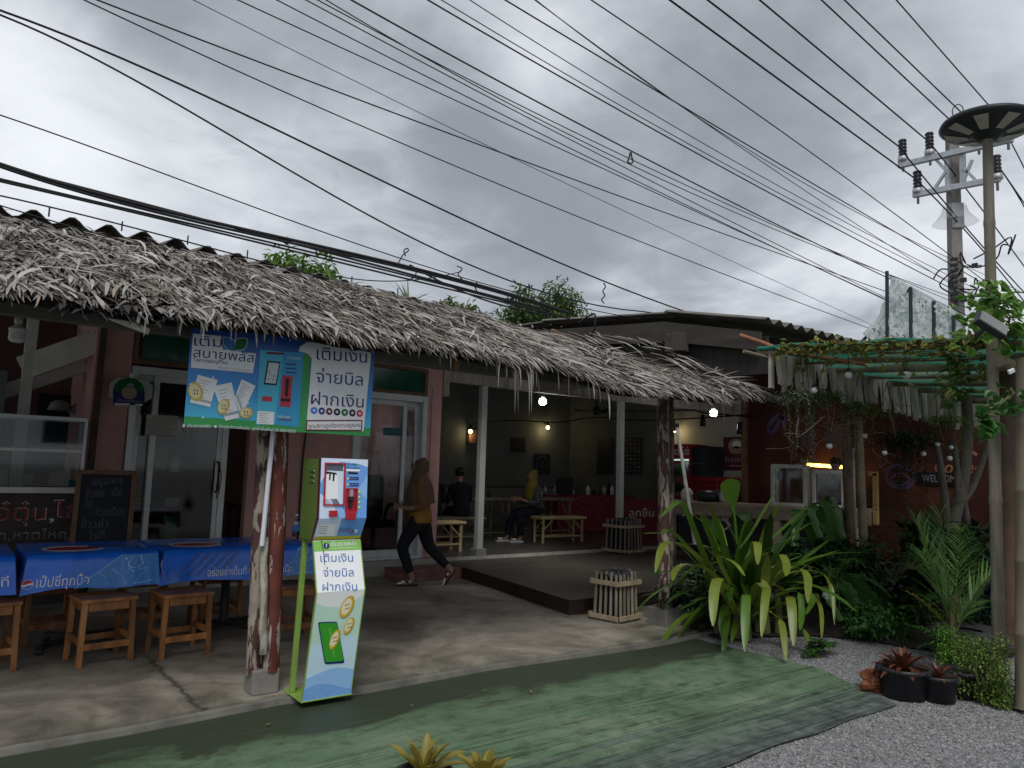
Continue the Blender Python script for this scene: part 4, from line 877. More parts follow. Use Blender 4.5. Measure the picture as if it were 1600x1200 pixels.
for k, w in enumerate(POWER): wire(w, 2.7, 0.017, ['thick line to the lower left insulator', 'thick line to the outermost insulator of the upper crossarm', 'thick line to the inner left insulator of the upper crossarm', 'thick line passing just left of the pole top', 'thick line passing under the lamp disc', 'rightmost thick line, ending past the lamp disc'][k] + ' in the sky', GP, (6, 10), 3 if k == 0 else 2)
LOW = [[(0, 20), (115, 82), (270, 155), (430, 250), (570, 332), (715, 415), (830, 443), (1005, 488)], [(0, 15), (220, 107), (400, 187), (600, 280), (800, 379), (945, 443), (1085, 490)], [(145, 0), (280, 50), (425, 95), (600, 175), (800, 250), (940, 290), (1060, 345), (1220, 395), (1375, 452)],
       [(125, 0), (280, 67), (440, 140), (600, 210), (800, 295), (960, 365), (1100, 420), (1345, 505)], [(300, 0), (450, 75), (590, 140), (700, 195), (800, 252), (950, 320), (1150, 408), (1340, 498)], [(375, 0), (575, 95), (800, 202), (950, 265), (1100, 330), (1250, 410), (1372, 462)],
       [(435, 0), (590, 85), (800, 185), (920, 240), (1080, 325), (1240, 410), (1380, 462)], [(475, 0), (625, 75), (800, 173), (950, 248), (1120, 335), (1300, 425), (1395, 470)], [(500, 0), (650, 80), (800, 157), (960, 238), (1130, 330), (1290, 405), (1480, 452)], [(495, 0), (640, 78), (800, 153), (985, 250), (1180, 342), (1390, 428)],
       [(545, 0), (675, 67), (800, 137), (985, 237), (1200, 345), (1395, 437)], [(665, 0), (800, 78), (955, 155), (1120, 260), (1280, 350), (1488, 448)], [(690, 0), (800, 68), (1000, 178), (1200, 295), (1400, 400), (1490, 440)], [(730, 0), (800, 43), (960, 135), (1120, 235), (1300, 345), (1490, 430)], [(785, 0), (965, 100), (1140, 210), (1300, 310), (1488, 412)],
       [(830, 0), (965, 88), (1150, 225), (1320, 345), (1488, 442)], [(835, 0), (925, 65), (1050, 155), (1225, 270), (1488, 405)], [(925, 0), (1080, 108), (1250, 225), (1380, 320), (1488, 402)]]
LLAB = ['low sagging wire from the upper left edge ending in a knot above the thatch', 'sagging wire from the upper left edge to the hall roof']
THIN = 'thin wire in the dense bundle sweeping from the top edge to the pole'
for k, w in enumerate(LOW):
    e = (8, 0) if w[-1][0] < 1100 else (8, 0)
    wire(w, 2.6 if k > 1 else 1.9, [0.008, 0.009, 0.0075, 0.0065, 0.004, 0.0065][k] if k < 6 else (0.010 if k in (10, 11, 14, 17) else 0.0065), LLAB[k] if k < 2 else ('thick dark wire of the bundle from the top edge carrying a hanging loop' if k == 10 else THIN), GP, (e[0], 1 if k < 2 else 4))
NEAR = [([(0, 258), (200, 310), (380, 360), (475, 385), (560, 399), (640, 414), (720, 434), (800, 462), (890, 490)], 0.017), ([(0, 262), (180, 310), (350, 358), (475, 389), (560, 404), (650, 420), (740, 444), (890, 493)], 0.013), ([(0, 283), (115, 310), (250, 342), (400, 378), (520, 408), (620, 428), (700, 455), (880, 494)], 0.010), ([(0, 280), (150, 312), (320, 365), (430, 372), (560, 412), (650, 432), (760, 468), (890, 496)], 0.010),
        ([(0, 262), (150, 295), (330, 347), (500, 396), (620, 424), (700, 438), (860, 488)], 0.012), ([(0, 181), (240, 260), (380, 320), (500, 365), (640, 408), (715, 430), (870, 470), (1000, 500)], 0.006), ([(0, 306), (150, 340), (300, 380), (450, 421), (600, 455), (760, 492)], 0.007), ([(0, 322), (90, 345), (240, 392), (420, 430), (560, 462)], 0.006), ([(520, 430), (600, 440), (680, 432), (720, 425)], 0.006), ([(640, 414), (700, 445), (760, 470), (860, 492)], 0.010)]
NL = 'black cable in the sagging bundle just above the thatch roof'
for k, (w, r) in enumerate(NEAR): wire(w, 1.25, r*0.82, {5: 'single thin wire dropping from the left edge above the cable bundle', 6: 'thin wire lying along the crests of the wavy roof edge', 7: 'thin wire lying across the upper thatch', 8: 'short slack wire crossing behind the cable knot'}.get(k, NL), 'cables along the thatch roof', (8 if w[0][0] == 0 else 0, 0))
def clip(pts, Yp, label, r=0.006):
    q = MB(); q.tube(smooth_line([GY(x, y, Yp) for x, y in pts], 5), r, CABLE, 5); tag(q.build('wire_hook', loc=GY(*pts[0], Yp)), label, 'hook', 'loops of wire on the cables')
clip([(985, 238), (983, 246), (981, 252), (985, 256), (989, 252), (987, 245), (986, 238)], 2.6, 'small pale loop hanging from the thick wire in mid sky', 0.012)
clip([(943, 442), (946, 448), (942, 455), (945, 462), (940, 468), (944, 474)], 1.9, 'hook hanging from the wire above the tree', 0.008)
clip([(714, 416), (722, 420), (716, 428), (724, 438), (740, 446), (745, 456), (742, 445), (747, 440)], 1.3, 'knotted wire loop above the cable bundle'); clip([(622, 412), (630, 398), (638, 392), (636, 388), (631, 392), (634, 400)], 1.3, 'curled wire end standing up from the cable bundle, left of the knot')
clip([(645, 416), (650, 424), (648, 432), (642, 436)], 1.3, 'small hook below the cable bundle, left of the knot')
# ------------------------------------------------------------------ blue covered tables
CB = M('cloth_blue', (0.012, 0.14, 0.70), 0.2, 0.25, 3, spec=0.5, bmp=0.7, bscale=7); CB2 = flat('cloth_mid_blue', (0.03, 0.20, 0.58), 0.3, 0.5); CLN = flat('cloth_line', (0.34, 0.58, 0.86), 0.35)
CW = flat('cloth_white', (0.72, 0.74, 0.78), 0.35); CR = flat('cloth_red', (0.42, 0.02, 0.035), 0.35); YEL = flat('cloth_backing', (0.62, 0.48, 0.10), 0.5)
def badge(p, u, v, r, l=1):
    p.disc(u, v, r, CW, l, n=28)
    def half(a0, a1, y): return
    top = []; bot = []
    for k in range(15):
        x = -0.9+1.8*k/14; e = math.sqrt(max(0, 0.86-x*x)); w = 0.16*math.sin(x*2.6)
        top.append((x, e, w)); 
    P = [(u+r*x, v-r*e) for x, e, w in top if abs(x) <= 0.9] + [(u+r*x, v-r*(0.10+w)) for x, e, w in reversed(top)]
    p.poly(P, CR, l+1)
    P = [(u+r*x, v-r*(-0.28+w)) for x, e, w in top] + [(u+r*x, v+r*e) for x, e, w in reversed(top)]
    p.poly(P, CB, l+1)
def table(x0, x1, label, clabel, prints, seed, yf=1.72, yb=2.62, skew=0.0):
    rg = random.Random(seed); z = 0.752; cx, cy = (x0+x1)/2, (yf+yb)/2
    t_ = thing('dining_table', label, 'table', (cx, cy, 0), 'covered dining tables in a row')
    q = MB(); q.span((x0+0.03, yf+0.03, 0.715), (x1-0.03, yb-0.03, 0.745), PALEW); q.build('tabletop', t_, 0.004)
    q = MB(); q.lathe([(0.0, 0.71), (0.16, 0.71), (0.035, 0.66), (0.035, 0.10), (0.06, 0.06), (0, 0.06)], (cx, cy, 0), BLACK, 14); q.build('pedestal', t_)
    for a in (35, 125, 215, 305):
        q = MB(); d = V(math.cos(R(a)), math.sin(R(a)), 0); q.bar(V(cx, cy, 0.075), V(cx, cy, 0.05)+d*0.34, 0.05, 0.035, BLACK); q.lathe([(0, 0.045), (0.028, 0.04), (0.03, 0.0), (0, 0)], V(cx, cy, 0)+d*0.33, PLASB, 10); q.build('leg', t_)
    c = MB(); nx = 24; drop = 0.235; top = []; ed = []
    def hem(s): return drop + 0.012*math.sin(s*9+seed) + 0.02*(abs(s-0.5)*2)**4
    P = []
    for i in range(nx+1):                       # front flap, slightly wavy and swinging out
        s = i/nx; x = x0+(x1-x0)*s; w = 0.010*math.sin(s*11+seed)+0.004*math.sin(s*31)
        P.append([V(x, yb, z), V(x, (yf+yb)/2, z-0.003*math.sin(s*8)), V(x, yf+0.01, z), V(x, yf-0.004, z-0.012)] + [V(x+(s-0.5)*0.05*t, yf-0.006-0.03*t+w*t, z-0.012-hem(s)*t) for t in (0.25, 0.5, 0.75, 1.0)])
    k = len(P[0]); c.add([v for r_ in P for v in r_], [(i*k+j, (i+1)*k+j, (i+1)*k+j+1, i*k+j+1) for i in range(nx) for j in range(k-1)], CB, True)
    for sx, xx in ((-1, x0), (1, x1)):            # side flaps with a slack corner
        Q = []
        for j in range(9):
            s = j/8; y = yf+(yb-yf)*s; dd = drop*(0.95+0.06*math.sin(s*7+seed)); fl = 0.035+0.01*math.sin(s*12)
            Q += [V(xx, y, z), V(xx+sx*0.006, y, z-0.012), V(xx+sx*fl*0.6, y - (0.02 if j == 0 else 0), z-dd*0.5), V(xx+sx*fl, y-(0.035 if j == 0 else 0), z-dd)]
        c.add(Q, [(j*4+m, (j+1)*4+m, (j+1)*4+m+1, j*4+m+1) for j in range(8) for m in range(3)], CB, True)
    cl = tag(c.build('tablecloth', loc=(cx, cy, 0.75)), clabel, 'tablecloth', 'blue printed tablecloths')
    # printing: front flap as a sheet just proud of the cloth
    m = MB(); fp = Panel((x0, yf-0.018, z-0.016), (1, 0, 0), (0, -0.03, -0.235), m); fp.k = 0
    prints(fp, x1-x0); 
    W = x1-x0                                    # follow the flap's wave so that print and cloth stay together
    def fit(v):
        s = max(0, min(1, (v[0]-x0)/W)); t = max(0, min(1, (z-0.012-v[2])/drop)); wv = 0.010*math.sin(s*11+seed)+0.004*math.sin(s*31)
        return (v[0]+(s-0.5)*0.05*t, yf-0.006-0.03*t+wv*t - 0.0025 - (yf-0.018-0.03*t - v[1]), v[2])
    m.cut([x0+W*i/24 for i in range(25)], fit); m.build('printed_front', cl)
    m = MB(); tp = Panel((x0, yb, z+0.001), (1, 0, 0), (0, -1, 0), m)
    u0 = 0.20; tp.disc(u0+0.12, 0.55, 0.21, CW, 0); tp.disc(u0+0.12, 0.55, 0.185, CR, 1, 0.12); tp.text('ซ่า', u0+0.45, u0+0.8, 0.66, 0.4, CB2, 0.02, 1)
    m.build('printed_top', cl)
def maze(p, u0, u1, v0, v1, seed, slope):
    rg = random.Random(seed); p.poly([(u0+slope, v0), (u1, v0), (u1, v1), (u0, v1)], CB2, 0)
    def inside(u, v): return u > u0 + slope*(1-(v-v0)/(v1-v0)) and u < u1
    n = int((u1-u0)/0.11)
    for j in range(2):
        for i in range(n+1):
            u = u0+i*0.11+(0.04*j); v = v0+0.108+j*0.112; ch = rg.choice('ZYZIZ2ซย')
            if inside(u, v-0.05) and u+0.115 < u1 and v < v1-0.004:
                p.text(ch, u, u+0.118, v, 0.150, CLN, 0.04, 1, -0.16); p.text(ch, u+0.009, u+0.109, v-0.006, 0.138, CB2, -0.012, 3, -0.16)
    p.line([(u0+slope, v0), (u0, v1)], 0.004, CLN, 1)
def pr1(p, W): p.text('อร่อยซ่าเต็มที่', W-0.55, W-0.04, 0.185, 0.085, CW, 0.03)
def pr2(p, W):
    maze(p, 0.36*W, W-0.005, 0.002, 0.23, 4, 0.30); badge(p, 0.035, 0.185, 0.034); p.text('เป๊ปซี่ทุกมื้อ', 0.085, 0.40, 0.205, 0.095, CW, 0.055)
def pr3(p, W):
    for k in range(5): a = 0.10+k*0.075; p.poly([(a+0.16, 0.004), (a+0.20, 0.004), (a+0.03, 0.19), (a-0.01, 0.19)], flat('cloth_stripe', (0.016, 0.09, 0.40), 0.3, 0.5), 0)
    p.text('อร่อยซ่าเต็มที่', 0.34, 0.64, 0.20, 0.085, CW, 0.05); badge(p, 0.695, 0.175, 0.036); p.text('เป๊ปซี่ทุกมื้อ', 0.745, 1.02, 0.20, 0.075, CW, 0.03); maze(p, 0.76*W+0.02, W-0.005, 0.002, 0.23, 9, 0.12)
table(-0.80, 0.44, 'pedestal table under the blue cloth cut off by the left edge', 'blue cloth hanging from the table cut off by the left edge', pr1, 1)
table(0.51, 1.37, 'pedestal table under the blue cloth before the chalkboard', 'blue cloth with maze pattern on its front, before the chalkboard', pr2, 2)
table(1.41, 2.66, 'pedestal table under the blue cloth behind the red post', 'blue cloth with striped front and round badge, behind the red post', pr3, 3)

# ------------------------------------------------------------------ wooden stools
def make_stool():
    t_ = thing('wooden_stool', 'x', 'stool', (0, 0, 0), 'wooden stools at the blue tables'); w, d, h = 0.17, 0.165, 0.46
    q = MB(); q.box((0, 0, h-0.012), (2*w+0.03, 2*d+0.03, 0.024), WOOD); q.build('seat', t_, 0.004)
    for sx, sy in ((-1, -1), (1, -1), (-1, 1), (1, 1)): q = MB(); q.bar((sx*(w-0.002), sy*(d-0.002), 0), (sx*(w-0.012), sy*(d-0.012), h-0.024), 0.036, 0.036, WOOD); q.build('leg', t_, 0.003)
    q = MB()
    for sy in (-1, 1): q.box((0, sy*(d-0.016), h-0.055), (2*w-0.07, 0.02, 0.06), WOOD)
    for sx in (-1, 1): q.box((sx*(w-0.016), 0, h-0.055), (0.02, 2*d-0.07, 0.06), WOOD)
    q.build('apron', t_, 0.002)
    q = MB()
    for sy in (-1, 1): q.box((0, sy*(d-0.002), 0.135), (2*w-0.035, 0.022, 0.045), WOOD)
    for sx in (-1, 1): q.box((sx*(w-0.002), 0, 0.17), (0.022, 2*d-0.035, 0.045), WOOD)
    q.build('stretcher', t_, 0.002); return t_
st0 = make_stool()
SPOTS = [((0.30, 1.72), 6, 'stool cut off by the left edge of the photo'), ((1.00, 1.62), 7, 'stool before the blue table with the maze pattern'), ((1.53, 1.58), 5, 'stool left of the peeling red post'), ((2.42, 1.58), -6, 'stool between the red post and the kiosk'),
         ((0.75, 2.5), 4, 'dark stool half hidden under the maze pattern tablecloth'), ((1.45, 2.55), -5, 'dark stool in the gap between the two full tables, back row'), ((2.05, 2.5), 3, 'dark stool under the striped cloth, behind the red post')]
for i, (p_, a, lab) in enumerate(SPOTS):
    o = st0 if i == 0 else dup(st0); o.location = (p_[0], p_[1], 0); o.rotation_euler = (0, 0, R(a)); o['label'] = 'brown wooden '+lab

# ------------------------------------------------------------------ chalkboard, display case, small signs
cb = thing('chalkboard', 'brown framed black chalkboard with chalk menu behind the blue tables', 'chalkboard', (1.3, 3.9, 0))
A, B, C_, D_ = GY(118, 736, 3.9), GY(217, 738, 3.9), GY(208, 850, 3.9), GY(124, 850, 3.9)
x0, x1, z1, z0 = 1.03, 1.575, 1.335, 0.55
q = MB(); q.span((x0+0.04, 3.905, z0), (x1-0.04, 3.915, z1-0.04), M('slate', (0.018, 0.022, 0.03), 0.7, 0.5, 5, bmp=0)); q.build('slate', cb)
q = MB(); fw = 0.045
q.span((x0, 3.89, z0-0.0), (x0+fw, 3.93, z1-fw), BROWNW); q.span((x1-fw, 3.89, z0), (x1, 3.93, z1-fw), BROWNW); q.span((x0, 3.89, z1-fw), (x1, 3.93, z1), BROWNW); q.span((x0+fw, 3.89, z0-0.045), (x1-fw, 3.93, z0), BROWNW); q.bar((x0+0.02, 3.91, 0), (x0+0.02, 3.91, z0), 0.045, 0.04, BROWNW); q.bar((x1-0.02, 3.91, 0), (x1-0.02, 3.91, z0), 0.045, 0.04, BROWNW); q.build('frame', cb, 0.004)
q = MB(); p = Panel((x0, 3.905, z1), (1, 0, 0), (0, 0, -1), q); CH = flat('chalk', (0.11, 0.115, 0.13), 0.9)
for t, u0, u1, v in (('เมนูอาหาร', 0.14, 0.42, 0.15), ('ข้าวซอย', 0.10, 0.26, 0.27), ('เนื้อ', 0.33, 0.42, 0.26), ('ไก่', 0.10, 0.16, 0.37), ('ก๋วยเตี๋ยว', 0.20, 0.46, 0.46), ('ข้าวยำ', 0.08, 0.32, 0.58), ('โรตี', 0.16, 0.30, 0.69)): p.text(t, u0, u1, v, 0.11, CH, 0.0, 1, -0.04)
q.build('chalk_writing', cb)

dc = thing('display_case', 'aluminium glass food display case on the counter at the left edge', 'display case', (0.6, 4.3, 1.15))
q = MB()
for a, b in (((-0.6, 4.15, 1.82), (1.12, 4.18, 1.86)), ((-0.6, 4.15, 1.50), (1.12, 4.18, 1.53)), ((1.09, 4.15, 1.15), (1.12, 4.18, 1.50)), ((1.09, 4.15, 1.53), (1.12, 4.18, 1.82)), ((-0.6, 4.52, 1.82), (1.12, 4.55, 1.86)), ((1.09, 4.18, 1.82), (1.12, 4.52, 1.86)), ((1.09, 4.52, 1.15), (1.12, 4.55, 1.82)), ((1.09, 4.18, 1.50), (1.12, 4.52, 1.53)), ((0.30, 4.15, 1.15), (0.33, 4.18, 1.5))): q.span(a, b, ALU)
q.build('frame', dc, 0.003); q = MB(); q.span((-0.6, 4.16, 1.16), (1.09, 4.165, 1.50), GLASS); q.span((-0.6, 4.16, 1.53), (1.09, 4.165, 1.82), GLASS); q.build('front_glass', dc); q = MB(); q.span((-0.6, 4.19, 1.505), (1.08, 4.51, 1.515), GLASS); q.build('shelf', dc)
ct = thing('stall_counter', 'dark stall counter with big painted Thai food lettering under the display case', 'counter', (0.4, 4.3, 0))
q = MB(); q.span((-1.6, 4.12, 1.09), (1.16, 4.6, 1.15), WHITE); q.build('counter_top', ct, 0.006); q = MB(); q.span((-1.6, 4.16, 0.0), (1.14, 4.2, 1.09), M('counter_board', (0.045, 0.036, 0.032), 0.7, 0.5, 4, (1, 1, 5))); q.build('sign_board', ct)
q = MB(); p = Panel((-1.6, 4.16, 1.09), (1, 0, 0), (0, 0, -1), q).frame(3.53, 0, 720); OW = flat('outline_grey', (0.55, 0.54, 0.54)); SR = flat('sign_red', (0.22, 0.018, 0.03)); SK = flat('sign_dark', (0.10, 0.09, 0.09))
p.T('โอ๋ตุ๋น', (-95, 328), (252, 326), 70, OW, 0.075, 0); p.T('โอ๋ตุ๋น', (-92, 326), (248, 324), 66, SR, 0.03, 2); p.T(',', (270, 330), (298, 330), 60, OW, 0.05, 0); p.T('ไก่', (290, 312), (455, 306), 66, OW, 0.06, 0); p.T('ไก่', (296, 310), (450, 304), 62, SR, 0.015, 2)
p.T('บิ๊ก,หาดใหญ่', (-80, 440), (392, 428), 40, OW, 0.05, 0); p.T('บิ๊ก,หาดใหญ่', (-78, 440), (390, 428), 38, SK, 0.01, 2)
q.build('painted_lettering', ct)
def inside_case():
    for x, z, w, h, c, lab in ((0.42, 1.16, 0.16, 0.17, WHITE, 'white tub inside the display case, left'), (0.66, 1.16, 0.10, 0.12, GREYP, 'grey jar inside the display case'), (0.92, 1.16, 0.18, 0.15, M('bag_beige', (0.40, 0.33, 0.22), 0.8, 0.2, 7), 'beige food bag inside the display case, right'), (1.03, 1.16, 0.10, 0.06, TEAL, 'small bluish bag inside the display case corner')):
        q = MB(); q.lathe([(0, 0), (w/2, 0), (w/2*0.97, h*0.8), (w/2*0.7, h), (0, h*0.98)], (0, 0, 0), c, 14); o = q.build('food_tub'); o.location = (x, 4.33, z); tag(o, lab, 'container')
    q = MB(); q.box((0, 0, 0.02), (0.5, 0.22, 0.04), STEEL); o = q.build('tray', bevel=0.01); o.location = (0.75, 4.34, 1.515); tag(o, 'flat steel tray on the upper shelf of the display case', 'tray')
inside_case()
hs = thing('halal_sign', 'round topped green and blue hanging sign on the pink pillar', 'sign', (1.53, 4.45, 2.05))
q = MB(); q.slab([(1.33, 4.46, 2.13), (1.42, 4.46, 2.06), (1.66, 4.46, 2.06), (1.76, 4.46, 2.14), (1.76, 4.46, 2.28), (1.70, 4.46, 2.34), (1.40, 4.46, 2.34), (1.33, 4.46, 2.28)], (0, 0.012, 0), M('sign_white', (0.40, 0.42, 0.42), 0.5, 0.1, 5)); q.build('board', hs, 0.002)
q = MB(); p = Panel((1.30, 4.455, 2.4), (1, 0, 0), (0, 0, -1), q).frame(4, 0, 480)
p.D(805, 525, 98, 85, DGRN, 0); p.P([(706, 525), (904, 525), (904, 612), (706, 612)], flat('sign_navy', (0.012, 0.022, 0.11)), 1); p.D(808, 535, 48, 40, flat('sign_tan', (0.34, 0.28, 0.18)), 2); p.D(815, 490, 22, 14, GREYP, 2); p.P([(715, 600), (810, 602), (810, 614), (715, 612)], WP, 3); p.P([(845, 604), (890, 606), (890, 616), (845, 614)], WP, 3)
p.T('บ้านขนม', (735, 592), (880, 596), 14, GREYP, 0.0, 3); q.build('printed_face', hs)
q = MB(); q.box((1.535, 4.455, 2.375), (0.035, 0.02, 0.05), WP); q.box((1.74, 4.45, 2.02), (0.05, 0.03, 0.05), BLACK); q.build('clip', hs)
q = MB(); a = GY(230, 647, 4.5); b = GY(277, 682, 4.5); q.span((a.x, 4.525, b.z), (b.x, 4.53, a.z), M('notice_paper', (0.36, 0.35, 0.30), 0.6, 0.12, 5)); nt = q.build('paper_notice', loc=(a.x, 4.52, b.z)); tag(nt, 'pale laminated paper notice hanging on the left glass door', 'notice')
q = MB(); p = Panel((a.x, 4.525, a.z), (1, 0, 0), (0, 0, -1), q); W_, H_ = b.x-a.x, a.z-b.z
for k in range(6): p.rect(0.05, 0.05+k*0.035, W_-0.05-0.03*(k % 3), 0.057+k*0.035, GREYP, 0)
for u, v in ((0.04, 0.02), (W_-0.04, 0.12), (0.1, H_-0.06), (W_-0.05, H_-0.03)): p.disc(u, v, 0.008, WP, 1)
q.build('print', nt)
q = MB(); q.lathe([(0.0, 0.0), (0.022, 0.0), (0.024, -0.03), (0.018, -0.05), (0.035, -0.06), (0.05, -0.075), (0.05, -0.085)] + [(0.045+0.004*(k % 2), -0.09-k*0.008) for k in range(8)] + [(0.03, -0.16), (0, -0.165)], GY(30, 496, 1.0), M('cfl_white', (0.50, 0.51, 0.50), 0.35, 0.05, 5, bmp=0), 18); tag(q.build('spiral_bulb', loc=GY(30, 496, 1.0)), 'unlit white spiral bulb hanging at the upper left', 'bulb')
q = MB(); a = GY(30, 496, 1.0); q.tube([a, a+V(0, 0.1, 0.4)], 0.006, CABLE, 5); tag(q.build('bulb_cord', loc=a), 'thin cord of the unlit spiral bulb at upper left', 'cord')
for x, y, lab in ((462, 800, 'clear water bottle on the striped blue cloth, nearest the kiosk'), (452, 803, 'clear water bottle on the striped blue cloth, nearest the red post')):
    a = GZ(x, 836, 0.752); q = MB(); q.lathe([(0, 0), (0.032, 0), (0.033, 0.12), (0.030, 0.15), (0.012, 0.185), (0.012, 0.2), (0, 0.2)], (0, 0, 0), glassm('bottle_plastic', (0.8, 0.85, 0.88), 1.0, 0.15), 14); o = q.build('water_bottle'); o.location = (a.x, min(a.y, 2.5), 0.754); tag(o, lab, 'bottle'); q = MB(); q.lathe([(0.0331, 0.05), (0.0335, 0.06), (0.0335, 0.10), (0.0331, 0.11)], o.location, CB2, 14); q.lathe([(0, 0.215), (0.014, 0.215), (0.014, 0.195), (0.0, 0.195)], o.location, WP, 10); q.build('label_and_cap', o)

# ------------------------------------------------------------------ hanging vinyl banner
vb = thing('vinyl_banner', 'blue and white vinyl banner with large Thai lettering hanging from the thatch eave', 'banner', (1.68, 0.04, 2.2))
X0, X1, ZT, ZB, YB = 1.075, 2.275, 2.255, 1.655, 0.0
def vwave(x, z): return 0.016*math.sin(x*9.0)*(2.25-z) + 0.003*math.sin(x*23)
q = MB(); NX, NZ = 40, 16; vs = [(X0+(X1-X0)*i/NX, YB+vwave(X0+(X1-X0)*i/NX, ZT+(ZB-ZT)*j/NZ), ZT+(ZB-ZT)*j/NZ) for i in range(NX+1) for j in range(NZ+1)]
def m_vinyl():
    m, t, p = bsdf('vinyl_blue', 0.4, 0, 0.4); tc = nd(t, 'ShaderNodeTexCoord'); sp = nd(t, 'ShaderNodeSeparateXYZ'); t.links.new(tc.outputs['Object'], sp.inputs[0])
    mr = nd(t, 'ShaderNodeMapRange'); mr.inputs[1].default_value = -0.55; mr.inputs[2].default_value = 0.05; t.links.new(sp.outputs[2], mr.inputs[0])
    t.links.new(rampn(t, mr.outputs[0], [(0.1, (0.05, 0.36, 0.55)), (0.45, (0.03, 0.20, 0.50)), (0.95, (0.012, 0.06, 0.27))]), p.inputs['Base Color']); return m   # the printed blue runs from pale to deep
q.add(vs, [(i*(NZ+1)+j, (i+1)*(NZ+1)+j, (i+1)*(NZ+1)+j+1, i*(NZ+1)+j+1) for i in range(NX) for j in range(NZ)], m_vinyl(), True)
sheet = q.build('sheet', vb)
q = MB(); p = Panel((X0, YB, ZT), (1, 0, 0), (0, 0, -1), q).frame(4, 270, 480); W_, H_ = X1-X0, ZT-ZB
GREENV = flat('vinyl_green', (0.035, 0.24, 0.07)); SKYV = flat('vinyl_sky', (0.06, 0.36, 0.52)); VW = flat('vinyl_white', (0.60, 0.62, 0.65)); VN = flat('vinyl_navy', (0.022, 0.022, 0.13)); VL = flat('vinyl_pale', (0.42, 0.50, 0.58))
p.rect(0.0, H_-0.055, W_, H_, GREENV, 0); 
p.P([(125, 165), (300, 180), (310, 265), (520, 290), (500, 412), (110, 378)], VW, 1); p.T('เติม', (132, 240), (305, 250), 50, VN, 0.065, 3); p.T('สบายพลัส', (125, 310), (508, 345), 46, VN, 0.05, 3); p.T('TermsabuyPlus', (122, 338), (338, 358), 18, VN, 0.0, 3, 0, 0.5); p.T('เติมเงิน จ่ายบิล ครบ', (280, 385), (490, 405), 12, GREYP, 0.0, 3)
def leafshape(x, y, rx, ry, rot, mat, l):
    u, v = p.px(x, y); u1, _ = p.px(x+rx, y); _, v1 = p.px(x, y+ry); a, b = abs(u1-u), abs(v1-v); pts = []
    for k in range(21):
        t = -1+2*k/20; pts.append((t*a, (1-t*t)*b*0.62))
    for k in range(1, 20): t = 1-2*k/20; pts.append((t*a, -(1-t*t)*b*0.62))
    p.poly([(u+x_*math.cos(rot)-y_*math.sin(rot), v+x_*math.sin(rot)+y_*math.cos(rot)) for x_, y_ in pts], mat, l)
leafshape(355, 232, 62, 60, 0.75, VL, 2); leafshape(353, 232, 56, 52, 0.75, flat('leaf_blue', (0.02, 0.12, 0.34)), 3); leafshape(422, 232, 60, 62, -0.8, VL, 2); leafshape(422, 232, 54, 54, -0.8, DGRN, 3)
for pts in ([(155, 422), (277, 455), (230, 625), (105, 595)], [(247, 495), (365, 470), (415, 690), (325, 710)], [(430, 450), (518, 492), (425, 690), (385, 560)]):
    p.P(pts, VW, 1); cx = sum(a for a, b in pts)/4; cy = sum(b for a, b in pts)/4
    for k in range(7): t = 0.15+k*0.1; a = [pts[0][i]*(1-t)+pts[3][i]*t for i in (0, 1)]; b = [pts[1][i]*(1-t)+pts[2][i]*t for i in (0, 1)]; p.Lp([[a[i]*0.85+b[i]*0.15 for i in (0, 1)], [a[i]*(0.3+0.1*(k % 3))+b[i]*(0.7-0.1*(k % 3)) for i in (0, 1)]], 0.004, GREYP, 2)
    p.P([[pts[3][i]*0.8+pts[0][i]*0.2 for i in (0, 1)], [pts[2][i]*0.8+pts[1][i]*0.2 for i in (0, 1)], [pts[2][i]*0.88+pts[1][i]*0.12 for i in (0, 1)], [pts[3][i]*0.88+pts[0][i]*0.12 for i in (0, 1)]], GREYP, 2)
GOLDV = flat('vinyl_gold', (0.42, 0.33, 0.08)); CREV = flat('vinyl_cream', (0.55, 0.50, 0.30))
for x, y, rx, ry, rot in ((140, 528, 46, 62, -0.35), (313, 622, 36, 52, 0.35), (458, 660, 44, 36, -0.3)):
    p.D(x, y, rx, ry, GOLDV, 3, rot); p.D(x-4, y-2, rx*0.76, ry*0.76, CREV, 4, rot)
    for dx, dy in ((-10, -8), (8, -6), (-8, 12), (10, 14)): p.Lp([(x+dx, y+dy-6), (x+dx+2, y+dy+6)], 0.006, INK, 5)
for x, y in ((470, 600), (185, 690), (110, 480), (250, 440)): p.D(x, y, 5, 5, WP, 3)
p.P([(545, 265), (690, 280), (690, 730), (520, 735)], SKYV, 1); p.P([(690, 280), (830, 285), (795, 750), (640, 735)], flat('vinyl_blue_b', (0.035, 0.25, 0.47)), 2); p.P([(815, 285), (862, 300), (830, 755), (785, 755)], GREENV, 3)
p.P([(585, 280), (695, 285), (693, 298), (585, 293)], MRED, 3); p.P([(590, 335), (672, 342), (648, 488), (568, 483)], INK, 3); p.P([(598, 345), (664, 351), (642, 478), (578, 472)], flat('screen_grey', (0.42, 0.46, 0.50)), 4)
for x, y in ((605, 420), (630, 430), (600, 400), (625, 455), (595, 450)): p.D(x, y, 7, 8, GREYP, 5)
for k in range(3): p.Lp([(705, 355+k*26), (770, 358+k*26)], 0.008, VN, 4)
p.P([(685, 425), (750, 428), (735, 625), (668, 620)], flat('vinyl_red', (0.36, 0.03, 0.05)), 4); p.P([(705, 445), (728, 448), (718, 560), (700, 555)], INK, 5); p.P([(675, 570), (735, 573), (733, 590), (674, 587)], INK, 5); p.P([(560, 555), (620, 560), (618, 590), (556, 585)], flat('vinyl_red', (0.36, 0.03, 0.05)), 4)
p.P([(530, 648), (635, 655), (630, 735), (524, 728)], VW, 4)
for k in range(5): p.Lp([(540, 662+k*14), (600-k % 2*15, 666+k*14)], 0.004, GREYP, 5)
